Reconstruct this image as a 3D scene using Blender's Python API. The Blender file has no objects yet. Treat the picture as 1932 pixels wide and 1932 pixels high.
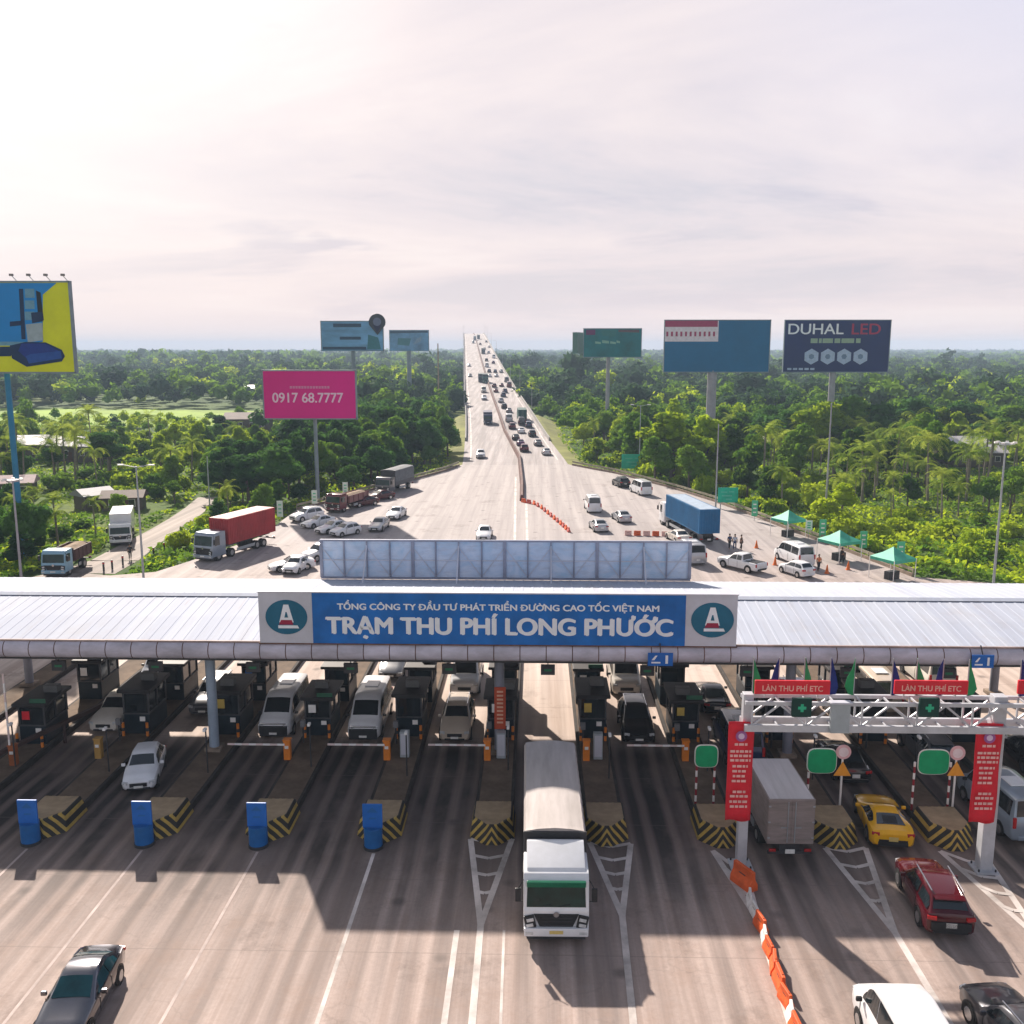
import bpy, bmesh, math, random
import numpy as np
from mathutils import Vector, Matrix
sin, cos, tan, rad, PI = math.sin, math.cos, math.tan, math.radians, math.pi
S = bpy.context.scene
C = S.collection
random.seed(7)

# ------------------------------------------------------------------ camera
FOC, CAMH = 1800.0, 22.5
PITCH = math.atan(311 / FOC)
YAW = math.atan(47 * cos(PITCH) / FOC)
Fw = Vector((-sin(YAW) * cos(PITCH), cos(YAW) * cos(PITCH), -sin(PITCH)))
Rt = Vector((cos(YAW), sin(YAW), 0))
Up = Rt.cross(Fw)
cam_d = bpy.data.cameras.new('camera')
cam = bpy.data.objects.new('camera', cam_d)
C.objects.link(cam)
cam.location = (0, 0, CAMH)
cam.rotation_euler = (PI / 2 - PITCH, 0, YAW)
cam_d.sensor_width = 36
cam_d.lens = 36 * FOC / 1932
cam_d.clip_start = 0.5
cam_d.clip_end = 20000
S.camera = cam

# ------------------------------------------------------------------ light
SUN_AZ, SUN_EL = rad(-24), rad(32.7)
sun_d = bpy.data.lights.new('sun', 'SUN')
sun_d.energy = 5.0
sun_d.angle = rad(0.9)
sun_d.color = (1.0, 0.89, 0.78)
sun = bpy.data.objects.new('sun', sun_d)
C.objects.link(sun)
sdir = Vector((-sin(SUN_AZ) * cos(SUN_EL), -cos(SUN_AZ) * cos(SUN_EL), -sin(SUN_EL)))
sun.rotation_euler = sdir.to_track_quat('-Z', 'Y').to_euler()
sun.location = (-40, 60, 80)

W = bpy.data.worlds.new('World')
S.world = W
W.use_nodes = True
nt = W.node_tree
nt.nodes.clear()
def wn(t, **k):
    n = nt.nodes.new(t)
    for a, b in k.items():
        setattr(n, a, b)
    return n
wo = wn('ShaderNodeOutputWorld')
wb = wn('ShaderNodeBackground')
sky = wn('ShaderNodeTexSky', sky_type='NISHITA', sun_disc=False)
sky.sun_elevation = SUN_EL
sky.sun_rotation = SUN_AZ
sky.air_density = 1.3
sky.dust_density = 3.0
skm = wn('ShaderNodeVectorMath', operation='SCALE')
skm.inputs['Scale'].default_value = 0.07
tc = wn('ShaderNodeTexCoord')
sep = wn('ShaderNodeSeparateXYZ')
nt.links.new(tc.outputs['Generated'], sep.inputs[0])
def wmath(op, a, b=None, c=None, clamp=False):
    n = wn('ShaderNodeMath', operation=op, use_clamp=clamp)
    for i, v in enumerate((a, b, c)):
        if v is None:
            continue
        if isinstance(v, (int, float)):
            n.inputs[i].default_value = v
        else:
            nt.links.new(v, n.inputs[i])
    return n.outputs[0]
# clouds lie on a flat layer: project the direction on it
zz = wmath('MAXIMUM', wmath('ADD', sep.outputs[2], 0.10), 0.02)
cx = wmath('DIVIDE', sep.outputs[0], zz)
cy = wmath('DIVIDE', sep.outputs[1], zz)
cmb = wn('ShaderNodeCombineXYZ')
nt.links.new(cx, cmb.inputs[0]); nt.links.new(cy, cmb.inputs[1])
def wnoise(scale, detail, rough, dist=0.0, loc=(0, 0, 0), sc=(1, 1, 1)):
    mp = wn('ShaderNodeMapping')
    mp.inputs['Location'].default_value = loc
    mp.inputs['Scale'].default_value = sc
    nt.links.new(cmb.outputs[0], mp.inputs[0])
    n = wn('ShaderNodeTexNoise')
    n.inputs['Scale'].default_value = scale
    n.inputs['Detail'].default_value = detail
    n.inputs['Roughness'].default_value = rough
    n.inputs['Distortion'].default_value = dist
    nt.links.new(mp.outputs[0], n.inputs[0])
    return n.outputs[0]
def wramp(v, stops):
    r = wn('ShaderNodeValToRGB')
    e = r.color_ramp.elements
    while len(e) < len(stops):
        e.new(0.5)
    for el, (p, c) in zip(e, stops):
        el.position = p
        el.color = (*c, 1) if len(c) == 3 else c
    nt.links.new(v, r.inputs[0])
    return r.outputs[0]
def wmix(f, a, b, mode='MIX'):
    n = wn('ShaderNodeMix', data_type='RGBA', blend_type=mode)
    for sock, v in ((n.inputs[0], f), (n.inputs[6], a), (n.inputs[7], b)):
        if isinstance(v, (int, float)):
            sock.default_value = v
        elif isinstance(v, tuple):
            sock.default_value = (*v, 1)
        else:
            nt.links.new(v, sock)
    return n.outputs[2]
nbig = wnoise(0.42, 8, 0.60, 0.8, (3.1, 1.7, 0), (0.8, 0.9, 1))
nsml = wnoise(0.75, 5, 0.6, 0.4, (8.6, 2, 0), (0.8, 1.0, 1))
cloud = wramp(nbig, [(0.34, (0.64, 0.59, 0.585)), (0.44, (0.585, 0.525, 0.535)), (0.54, (0.52, 0.475, 0.505)), (0.64, (0.41, 0.405, 0.46))])
cloud = wmix(wramp(nsml, [(0.56, (0, 0, 0)), (0.66, (0.75, 0.75, 0.75))]), cloud, (0.40, 0.385, 0.45))
# thicker and whiter towards the sun, thinner to the east
glow = wmath('ADD', wmath('MULTIPLY', sep.outputs[0], -1.25), wmath('MULTIPLY', sep.outputs[2], 0.55))
glow = wmath('MULTIPLY', wmath('ADD', glow, -0.30), 1.5, None, True)
cloud = wmix(glow, cloud, (0.70, 0.655, 0.645))
east = wmath('MULTIPLY', wmath('SUBTRACT', sep.outputs[0], 0.12), 2.4, None, True)
east = wmath('MULTIPLY', east, wmath('MULTIPLY', wmath('SUBTRACT', sep.outputs[2], 0.10), 5.0, None, True))
cloud = wmix(east, cloud, (0.50, 0.50, 0.60))
# thin bright haze round the hidden sun
vd = wn('ShaderNodeVectorMath', operation='DOT_PRODUCT'); nt.links.new(tc.outputs['Generated'], vd.inputs[0]); vd.inputs[1].default_value = tuple(-sdir)
halo = wmath('POWER', wmath('MAXIMUM', vd.outputs['Value'], 0.0), 70.0)
cloud = wmix(wmath('MULTIPLY', halo, 0.7, None, True), cloud, (1.7, 1.6, 1.5))
# soft pale band above the horizon
low = wramp(sep.outputs[2], [(0.0, (0.9, 0.9, 0.9)), (0.05, (0.4, 0.4, 0.4)), (0.13, (0, 0, 0))])
cloud = wmix(low, cloud, (0.635, 0.535, 0.525))
nt.links.new(sky.outputs[0], skm.inputs[0])
cover = wramp(sep.outputs[2], [(0.34, (0.95, 0.95, 0.95)), (0.8, (0.25, 0.25, 0.25))])
thin = wramp(sep.outputs[2], [(0.33, (1, 1, 1)), (0.60, (0.42, 0.44, 0.48))])
cloud = wmix(1.0, cloud, thin, 'MULTIPLY')
back = wmath('MULTIPLY', wmath('MULTIPLY', wmath('SUBTRACT', 0.0, sep.outputs[1]), 1.6, None, True), wmath('SUBTRACT', 1.0, wmath('MULTIPLY', sep.outputs[2], 1.8, None, True)))
cloud = wmix(back, cloud, (0.52, 0.52, 0.56))
full = wmix(cover, skm.outputs[0], cloud)
nt.links.new(full, wb.inputs[0])
wb.inputs[1].default_value = 0.83
nt.links.new(wb.outputs[0], wo.inputs[0])

S.render.engine = 'CYCLES'
S.view_settings.view_transform = 'Standard'
S.view_settings.look = 'None'
S.view_settings.exposure = 0.95
S.view_settings.gamma = 1
S.cycles.use_denoising = True
S.cycles.max_bounces = 6
S.cycles.diffuse_bounces = 3
S.cycles.glossy_bounces = 3
S.cycles.transmission_bounces = 3
S.cycles.volume_bounces = 0
S.cycles.transparent_max_bounces = 6

# ------------------------------------------------------------------ survey helpers: a point of the place seen at (px, py)
def ray(px, py):
    return Fw + Rt * ((px - 966) / FOC) - Up * ((py - 966) / FOC)
def G(px, py, z=0.0):
    d = ray(px, py); t = (z - CAMH) / d.z
    return Vector((d.x * t, d.y * t, z))
def V(px, py, Y):
    d = ray(px, py); t = Y / d.y
    return Vector((d.x * t, Y, CAMH + d.z * t))
def Dp(px, py, Z):
    d = ray(px, py)
    return Vector((d.x * Z, d.y * Z, CAMH + d.z * Z))

# ------------------------------------------------------------------ materials
MATS = {}
def M(name, col, rough=0.6, metal=0.0, var=0.12, scale=2.0, coat=0.0, bump=0.0, emit=None, estr=1.0, spec=0.25, streak=None):
    if name in MATS:
        return MATS[name]
    m = bpy.data.materials.new(name)
    m.use_nodes = True
    t = m.node_tree
    b = t.nodes['Principled BSDF']
    b.inputs['Roughness'].default_value = rough
    b.inputs['Metallic'].default_value = metal
    b.inputs['Coat Weight'].default_value = coat
    b.inputs['Specular IOR Level'].default_value = spec
    co = t.nodes.new('ShaderNodeTexCoord')
    mp = t.nodes.new('ShaderNodeMapping')
    if streak:
        mp.inputs['Scale'].default_value = streak
    t.links.new(co.outputs['Object'], mp.inputs[0])
    n = t.nodes.new('ShaderNodeTexNoise')
    n.inputs['Scale'].default_value = scale
    n.inputs['Detail'].default_value = 6
    n.inputs['Roughness'].default_value = 0.65
    t.links.new(mp.outputs[0], n.inputs[0])
    r = t.nodes.new('ShaderNodeValToRGB')
    a = 1 - var * 1.4
    r.color_ramp.elements[0].position = 0.3
    r.color_ramp.elements[0].color = (col[0] * a, col[1] * a, col[2] * a * 0.98, 1)
    r.color_ramp.elements[1].position = 0.66
    k = 1 + var * 0.5
    r.color_ramp.elements[1].color = (min(1, col[0] * k), min(1, col[1] * k), min(1, col[2] * k), 1)
    t.links.new(n.outputs[0], r.inputs[0])
    t.links.new(r.outputs[0], b.inputs['Base Color'])
    if bump:
        bp = t.nodes.new('ShaderNodeBump')
        bp.inputs['Strength'].default_value = bump
        bp.inputs['Distance'].default_value = 0.03
        t.links.new(n.outputs[0], bp.inputs['Height'])
        t.links.new(bp.outputs[0], b.inputs['Normal'])
    if emit:
        b.inputs['Emission Color'].default_value = (*emit, 1)
        b.inputs['Emission Strength'].default_value = estr
    MATS[name] = m
    return m

class NT:
    def __init__(s, name):
        s.m = bpy.data.materials.new(name); s.m.use_nodes = True
        s.t = s.m.node_tree; s.b = s.t.nodes['Principled BSDF']
        s.out = s.t.nodes['Material Output']
    def n(s, t, **k):
        x = s.t.nodes.new(t)
        for a, b in k.items():
            setattr(x, a, b)
        return x
    def link(s, a, b): s.t.links.new(a, b)
    def math(s, op, *v, clamp=False):
        x = s.n('ShaderNodeMath', operation=op, use_clamp=clamp)
        for i, a in enumerate(v):
            if isinstance(a, (int, float)): x.inputs[i].default_value = a
            else: s.link(a, x.inputs[i])
        return x.outputs[0]
    def noise(s, vec, scale, detail=5, rough=0.6, sc=(1, 1, 1), loc=(0, 0, 0), dist=0):
        mp = s.n('ShaderNodeMapping'); mp.inputs['Scale'].default_value = sc; mp.inputs['Location'].default_value = loc
        s.link(vec, mp.inputs[0])
        x = s.n('ShaderNodeTexNoise')
        x.inputs['Scale'].default_value = scale; x.inputs['Detail'].default_value = detail; x.inputs['Roughness'].default_value = rough
        x.inputs['Distortion'].default_value = dist
        s.link(mp.outputs[0], x.inputs[0])
        return x.outputs[0]
    def ramp(s, v, stops):
        r = s.n('ShaderNodeValToRGB'); e = r.color_ramp.elements
        while len(e) < len(stops): e.new(0.5)
        for el, (p, c) in zip(e, stops):
            if isinstance(c, (int, float)): c = (c, c, c)
            el.position = p; el.color = (*c, 1)
        s.link(v, r.inputs[0])
        return r.outputs[0]
    def mix(s, f, a, b, mode='MIX'):
        x = s.n('ShaderNodeMix', data_type='RGBA', blend_type=mode)
        for sock, v in ((x.inputs[0], f), (x.inputs[6], a), (x.inputs[7], b)):
            if isinstance(v, (int, float)): sock.default_value = v
            elif isinstance(v, tuple): sock.default_value = (*v, 1)
            else: s.link(v, sock)
        return x.outputs[2]

# ------------------------------------------------------------------ mesh helper
class MB:
    def __init__(s):
        s.v = []; s.f = []; s.mi = []; s.mats = []
    def m(s, mat):
        if mat not in s.mats: s.mats.append(mat)
        return s.mats.index(mat)
    def face(s, pts, mat):
        i = len(s.v); s.v += [tuple(p) for p in pts]
        s.f.append(tuple(range(i, i + len(pts)))); s.mi.append(s.m(mat))
    def box(s, c, d, mat, rz=0.0, rx=0.0, bev=0.0, ry=0.0):
        bm = bmesh.new()
        bmesh.ops.create_cube(bm, size=1)
        bmesh.ops.scale(bm, vec=d, verts=bm.verts)
        if bev:
            bmesh.ops.bevel(bm, geom=bm.edges[:], offset=bev, segments=2, affect='EDGES', profile=0.6)
        R = Matrix.Translation(c) @ Matrix.Rotation(rz, 4, 'Z') @ Matrix.Rotation(ry, 4, 'Y') @ Matrix.Rotation(rx, 4, 'X')
        bmesh.ops.transform(bm, matrix=R, verts=bm.verts)
        s.add(bm, mat); return s
    def add(s, bm, mat):
        i = len(s.v); k = s.m(mat)
        bm.verts.index_update()
        s.v += [tuple(v.co) for v in bm.verts]
        for f in bm.faces:
            s.f.append(tuple(i + v.index for v in f.verts)); s.mi.append(k)
        bm.free()
    def bar(s, a, b, w, mat, h=None, n=4):
        a = Vector(a); b = Vector(b); d = b - a; L = d.length
        if L < 1e-6: return s
        h = h or w
        q = d.to_track_quat('Z', 'Y').to_matrix().to_4x4()
        bm = bmesh.new()
        if n == 4:
            bmesh.ops.create_cube(bm, size=1)
            bmesh.ops.scale(bm, vec=(w, h, L), verts=bm.verts)
        else:
            bmesh.ops.create_cone(bm, cap_ends=True, segments=n, radius1=w, radius2=h, depth=L)
        bmesh.ops.transform(bm, matrix=Matrix.Translation((a + b) / 2) @ q, verts=bm.verts)
        s.add(bm, mat); return s
    def cyl(s, a, b, r0, mat, r1=None, n=12):
        return s.bar(a, b, r0, mat, r0 if r1 is None else r1, n)
    def prism(s, poly, x0, x1, mat, axis='x', bev=0.0, segs=2):
        """poly of (a, b) pairs; axis x: (y,z); axis z: (x,y); axis y: (x,z)"""
        bm = bmesh.new()
        def P(p, t):
            return {'x': (t, p[0], p[1]), 'y': (p[0], t, p[1]), 'z': (p[0], p[1], t)}[axis]
        A = [bm.verts.new(P(p, x0)) for p in poly]; B = [bm.verts.new(P(p, x1)) for p in poly]
        bm.faces.new(A); bm.faces.new(B[::-1])
        for i in range(len(poly)):
            j = (i + 1) % len(poly)
            bm.faces.new((A[j], A[i], B[i], B[j]))
        bmesh.ops.recalc_face_normals(bm, faces=bm.faces)
        if bev:
            bmesh.ops.bevel(bm, geom=bm.edges[:], offset=bev, segments=segs, affect='EDGES', profile=0.6, clamp_overlap=True)
        s.add(bm, mat); return s
    def loft(s, rings, mat, close=True, caps=True):
        i = len(s.v); n = len(rings[0]); k = s.m(mat)
        for r in rings: s.v += [tuple(p) for p in r]
        for a in range(len(rings) - 1):
            for b in range(n if close else n - 1):
                c = (b + 1) % n
                s.f.append((i + a * n + b, i + a * n + c, i + (a + 1) * n + c, i + (a + 1) * n + b)); s.mi.append(k)
        if caps:
            s.f.append(tuple(i + b for b in range(n))[::-1]); s.mi.append(k)
            s.f.append(tuple(i + (len(rings) - 1) * n + b for b in range(n))); s.mi.append(k)
        return s
    def mesh(s, name, smooth=None, fix=False):
        me = bpy.data.meshes.new(name)
        me.from_pydata(s.v, [], s.f)
        for m in s.mats: me.materials.append(m)
        me.polygons.foreach_set('material_index', s.mi)
        if fix:
            bm = bmesh.new(); bm.from_mesh(me)
            bmesh.ops.recalc_face_normals(bm, faces=bm.faces)
            bm.to_mesh(me); bm.free()
        if smooth:
            me.polygons.foreach_set('use_smooth', [True] * len(me.polygons))
            me.set_sharp_from_angle(angle=rad(smooth))
        me.update()
        return me
    def build(s, name, parent=None, smooth=None, loc=None, rz=None, fix=False):
        o = bpy.data.objects.new(name, s.mesh(name, smooth, fix))
        C.objects.link(o)
        if parent is not None: o.parent = parent
        if loc is not None: o.location = loc
        if rz is not None: o.rotation_euler = (0, 0, rz)
        return o

def tag(o, label, cat, group=None, kind=None):
    o['label'] = label; o['category'] = cat
    if group: o['group'] = group
    if kind: o['kind'] = kind
    return o
def thing(name, label, cat, loc=(0, 0, 0), rz=0.0, group=None):
    o = bpy.data.objects.new(name, None)
    o.empty_display_size = 0.3
    C.objects.link(o); o.location = loc; o.rotation_euler = (0, 0, rz)
    return tag(o, label, cat, group)
def struct(o):
    o['kind'] = 'structure'; return o
KIDS = {}
def copy_tree(o, parent=None):
    c = o.copy(); C.objects.link(c)
    if parent is not None: c.parent = parent
    for ch in list(o.children):
        copy_tree(ch, c)
    return c

def text_part(s, mat, parent, w, h, loc, name='lettering', bold=0.0, rot=(PI / 2, 0, 0), depth=0.01):
    """raised lettering fitted to a width w and height h, centred at loc"""
    # letters the built-in font cannot fill cleanly are set as their base letter; bar and horn are added as shapes
    plain = s.translate(str.maketrans('ĐỜỚ', 'DÒÓ'))
    def glyphs(body):
        cu = bpy.data.curves.new(name, 'FONT'); cu.body = body; cu.size = 1.0; cu.extrude = 0.001
        tmp = bpy.data.objects.new(name, cu); C.objects.link(tmp)
        me = tmp.to_mesh(); c = np.empty(len(me.vertices) * 3); me.vertices.foreach_get('co', c); c = c.reshape(-1, 3)
        lo_, hi_ = c.min(0), c.max(0); out = None
        if body == plain: out = me.copy()
        tmp.to_mesh_clear(); bpy.data.objects.remove(tmp); bpy.data.curves.remove(cu)
        return lo_, hi_, out
    _, _, me = glyphs(plain)
    cap = glyphs('H')[1][1]
    bm = bmesh.new(); bm.from_mesh(me)
    for i_, ch in enumerate(s):
        if ch in 'ĐỜỚ':
            xr = glyphs(plain[:i_ + 1])[1][0]; gl_ = glyphs(plain[i_]); wd_ = gl_[1][0] - gl_[0][0]
            if ch == 'Đ': pts = [(xr - wd_ - .09, cap * .45), (xr - wd_ + .24, cap * .45), (xr - wd_ + .24, cap * .56), (xr - wd_ - .09, cap * .56)]
            else: pts = [(xr - .14, cap * .86), (xr - .02, cap * .80), (xr + .09, cap * .93), (xr + .10, cap * 1.16), (xr + .00, cap * 1.16), (xr - .02, cap * .98)]
            bm.faces.new([bm.verts.new((x_, y_, .001)) for x_, y_ in pts])
    bm.to_mesh(me); bm.free()
    co = np.empty(len(me.vertices) * 3); me.vertices.foreach_get('co', co); co = co.reshape(-1, 3)
    lo, hi = co.min(0), co.max(0)
    co[:, 0] = (co[:, 0] - (lo[0] + hi[0]) / 2) * w / max(1e-6, hi[0] - lo[0])
    co[:, 1] = (co[:, 1] - (lo[1] + hi[1]) / 2) * h / max(1e-6, hi[1] - lo[1])
    co[:, 2] = np.where(co[:, 2] > 0, depth, 0.0)
    me.vertices.foreach_set('co', co.ravel()); me.materials.clear(); me.materials.append(mat); me.update()
    if bold:     # heavier strokes: the same letters again, shifted sideways, each 1.5 mm further out
        bm = bmesh.new()
        for k, (dx, dy) in enumerate(((0, 0), (-1, 0), (1, 0), (-.5, .6), (.5, -.6))):
            i0 = len(bm.verts); bm.from_mesh(me); bm.verts.ensure_lookup_table()
            for v in bm.verts[i0:]: v.co += Vector((dx * bold * h, dy * bold * h, k * .0015))
        bm.to_mesh(me); bm.free(); me.update()
    o = bpy.data.objects.new(name, me); C.objects.link(o)
    o.location = loc; o.rotation_euler = rot
    if parent is not None: o.parent = parent
    return o

# common materials
white_m = M('white_steel', (0.74, 0.75, 0.78), 0.45, 0.0, 0.10, 0.6)
grey_m = M('grey_steel', (0.36, 0.39, 0.42), 0.45, 0.3, 0.15, 1.0)
dark_m = M('dark_steel', (0.05, 0.05, 0.055), 0.5, 0.2, 0.2, 2.0)
black_m = M('black_rubber', (0.018, 0.018, 0.018), 0.75, 0, 0.2, 4.0)
plastic_m = M('black_plastic', (0.025, 0.026, 0.028), 0.45, 0, 0.2, 4.0)
glass_m = M('tinted_glass', (0.012, 0.018, 0.022), 0.08, 0, 0.3, 0.8, spec=0.8)
chrome_m = M('bright_metal', (0.55, 0.56, 0.58), 0.25, 0.9, 0.1, 3.0)
lampglass_m = M('clear_lamp', (0.62, 0.64, 0.66), 0.15, 0.2, 0.2, 6.0)
redlamp_m = M('red_lamp', (0.42, 0.02, 0.02), 0.25, 0, 0.2, 6.0)
plate_w = M('white_plate', (0.72, 0.72, 0.70), 0.5, 0, 0.1, 9.0)
plate_y = M('yellow_plate', (0.62, 0.48, 0.16), 0.5, 0, 0.1, 9.0)
orange_m = M('orange_paint', (0.72, 0.16, 0.02), 0.5, 0, 0.18, 3.0)
red_m = M('red_paint', (0.60, 0.03, 0.03), 0.5, 0, 0.18, 2.0)
redban_m = M('red_cloth', (0.66, 0.015, 0.03), 0.7, 0, 0.15, 1.2)
pale_m = M('pale_paint', (0.80, 0.78, 0.76), 0.5, 0, 0.08, 2.0)
green_m = M('sign_green', (0.01, 0.30, 0.12), 0.5, 0, 0.12, 2.0)
blue_m = M('sign_blue', (0.012, 0.13, 0.48), 0.45, 0, 0.12, 1.5)
# ------------------------------------------------------------------ THE GROUND, ROADS
LANE0, PITCHX = -1.98, 5.28           # island centres: LANE0 + PITCHX * k
g = NT('grassland')
geo = g.n('ShaderNodeNewGeometry'); pos = geo.outputs['Position']
a = g.noise(pos, 0.02, 6, 0.6); b_ = g.noise(pos, 0.35, 5, 0.7)
c1 = g.ramp(a, [(0.35, (0.035, 0.075, 0.018)), (0.5, (0.075, 0.13, 0.022)), (0.65, (0.13, 0.17, 0.03))])
c2 = g.mix(g.ramp(b_, [(0.42, 0.0), (0.62, 0.75)]), c1, (0.04, 0.07, 0.02), 'MIX')
c3 = g.mix(g.ramp(g.noise(pos, 1.7, 4, 0.7), [(0.62, 0.0), (0.75, 0.5)]), c2, (0.20, 0.15, 0.09))
g.link(c3, g.b.inputs['Base Color']); g.b.inputs['Roughness'].default_value = 0.95
g.b.inputs['Specular IOR Level'].default_value = 0.1
ground_mat = g.m

def pavement_mat(name, base, near):
    p = NT(name)
    geo = p.n('ShaderNodeNewGeometry'); pos = geo.outputs['Position']
    sp = p.n('ShaderNodeSeparateXYZ'); p.link(pos, sp.inputs[0]); X, Y = sp.outputs[0], sp.outputs[1]
    stA = p.noise(pos, 1.0, 5, 0.62, (0.85, 0.022, 1))
    stB = p.noise(pos, 1.0, 4, 0.6, (2.6, 0.05, 1), (5, 3, 0))
    mot = p.noise(pos, 0.45, 7, 0.72)
    fine = p.noise(pos, 6.0, 4, 0.75)
    col = p.mix(p.ramp(stA, [(0.38, 0.0), (0.62, 1.0)]), tuple(c * 0.74 for c in base), tuple(min(1, c * 1.34) for c in base))
    col = p.mix(p.ramp(stB, [(0.45, 0.0), (0.66, 0.5)]), col, tuple(c * v for c, v in zip(base, (0.80, 0.74, 0.70))))
    col = p.mix(p.ramp(mot, [(0.50, 0.0), (0.72, 0.42)]), col, (base[0] * 0.78, base[1] * 0.64, base[2] * 0.52))
    col = p.mix(p.ramp(fine, [(0.35, 0.22), (0.6, 0.0)]), col, tuple(c * 0.55 for c in base))
    if near:
        sunlit_band = p.ramp(p.math('DIVIDE', Y, 100.0), [(0.505, 0.0), (0.53, 0.95), (0.72, 0.9), (0.85, 0.0)])  # sunlit look of the ground past the booths, painted as paler concrete
        col = p.mix(sunlit_band, col, p.mix(p.ramp(stA, [(0.38, 0.0), (0.62, 1.0)]), (0.40, 0.31, 0.26), (0.58, 0.48, 0.42)))
        farf = p.ramp(p.math('DIVIDE', Y, 200.0), [(0.36, 0.0), (0.55, 0.85)])
        col = p.mix(farf, col, p.mix(p.ramp(stA, [(0.38, 0.0), (0.62, 1.0)]), (0.28, 0.255, 0.255), (0.37, 0.34, 0.335)))
        # oil and tyre tracks along every toll lane, deepened to paint in canopy shade
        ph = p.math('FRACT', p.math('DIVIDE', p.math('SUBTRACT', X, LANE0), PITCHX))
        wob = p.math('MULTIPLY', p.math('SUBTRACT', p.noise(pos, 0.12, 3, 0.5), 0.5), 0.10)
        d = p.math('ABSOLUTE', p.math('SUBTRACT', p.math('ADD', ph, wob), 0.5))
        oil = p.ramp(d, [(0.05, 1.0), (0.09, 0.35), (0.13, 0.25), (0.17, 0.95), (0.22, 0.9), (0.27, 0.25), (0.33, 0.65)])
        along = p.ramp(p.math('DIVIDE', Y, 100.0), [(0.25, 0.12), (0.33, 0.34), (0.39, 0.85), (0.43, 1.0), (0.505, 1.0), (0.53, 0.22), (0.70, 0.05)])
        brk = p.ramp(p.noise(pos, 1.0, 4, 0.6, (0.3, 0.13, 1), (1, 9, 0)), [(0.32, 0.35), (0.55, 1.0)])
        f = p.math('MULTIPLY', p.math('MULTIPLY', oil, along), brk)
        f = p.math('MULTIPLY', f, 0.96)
        shade_band = p.ramp(p.math('DIVIDE', Y, 100.0), [(0.36, 0.0), (0.42, 0.62), (0.50, 0.68), (0.525, 0.0)])  # canopy shade painted into the concrete colour, ending where sun reaches
        col = p.mix(shade_band, col, (base[0] * .30, base[1] * .25, base[2] * .22))
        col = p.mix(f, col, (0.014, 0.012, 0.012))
        # random spots
        vor = p.n('ShaderNodeTexVoronoi'); vor.inputs['Scale'].default_value = 0.35; p.link(pos, vor.inputs[0])
        sp2 = p.ramp(vor.outputs['Distance'], [(0.05, 0.55), (0.14, 0.0)])
        col = p.mix(sp2, col, (0.05, 0.042, 0.038))
        # patches and cracks
        v2 = p.n('ShaderNodeTexVoronoi', feature='DISTANCE_TO_EDGE'); v2.inputs['Scale'].default_value = 0.16; wv = p.n('ShaderNodeVectorMath', operation='ADD'); nz_ = p.n('ShaderNodeTexNoise'); nz_.inputs['Scale'].default_value = 0.6; nz_.inputs['Detail'].default_value = 4; p.link(pos, nz_.inputs[0]); sc_ = p.n('ShaderNodeVectorMath', operation='SCALE'); sc_.inputs['Scale'].default_value = 3.0; p.link(nz_.outputs['Color'], sc_.inputs[0]); p.link(pos, wv.inputs[0]); p.link(sc_.outputs[0], wv.inputs[1]); p.link(wv.outputs[0], v2.inputs[0])
        col = p.mix(p.ramp(v2.outputs['Distance'], [(0.003, 0.16), (0.010, 0.0)]), col, tuple(c * 0.35 for c in base))
        blot = p.ramp(p.noise(pos, 0.22, 6, 0.75, loc=(4, 4, 0)), [(0.56, 0.0), (0.66, 0.38)])
        col = p.mix(blot, col, (0.10, 0.072, 0.06))
        # slab joints
        fx = p.math('ABSOLUTE', p.math('SUBTRACT', p.math('FRACT', p.math('DIVIDE', Y, 5.0)), 0.5))
        j = p.ramp(fx, [(0.003, 0.45), (0.007, 0.0)])
        col = p.mix(j, col, tuple(c * 0.45 for c in base))
    p.link(col, p.b.inputs['Base Color'])
    p.b.inputs['Roughness'].default_value = 0.82
    p.b.inputs['Specular IOR Level'].default_value = 0.35
    bp = p.n('ShaderNodeBump'); bp.inputs['Strength'].default_value = 0.25; bp.inputs['Distance'].default_value = 0.02
    p.link(fine, bp.inputs['Height']); p.link(bp.outputs[0], p.b.inputs['Normal'])
    return p.m
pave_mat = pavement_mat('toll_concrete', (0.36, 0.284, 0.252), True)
asph_mat = pavement_mat('worn_asphalt', (0.30, 0.272, 0.27), False)
dirt_mat = pavement_mat('dirt_surface', (0.24, 0.20, 0.175), False)
mark_mat = M('road_paint', (0.60, 0.54, 0.51), 0.7, 0, 0.38, 0.5)
conc_m = M('concrete', (0.26, 0.20, 0.155), 0.85, 0, 0.3, 1.6, bump=0.3)
conc_g = M('grey_concrete', (0.30, 0.29, 0.28), 0.85, 0, 0.2, 0.6, bump=0.2)

# ground: one sheet to the horizon (rings, so that far cells stay large)
mb = MB()
rs = [0, 60, 120, 200, 320, 500, 800, 1300, 2200, 3400, 4700]
N = 48
vs = [(0, 0, -0.35)]
for r in rs[1:]:
    for k in range(N):
        vs.append((r * cos(2 * PI * k / N), r * sin(2 * PI * k / N), -0.35))
fs = [(0, 1 + k, 1 + (k + 1) % N) for k in range(N)]
for a_ in range(len(rs) - 2):
    for k in range(N):
        i, j = 1 + a_ * N, 1 + (a_ + 1) * N
        fs.append((i + k, j + k, j + (k + 1) % N, i + (k + 1) % N))
mb.v = vs; mb.f = fs; mb.mi = [0] * len(fs); mb.mats = [ground_mat]
struct(mb.build('ground'))

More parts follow.
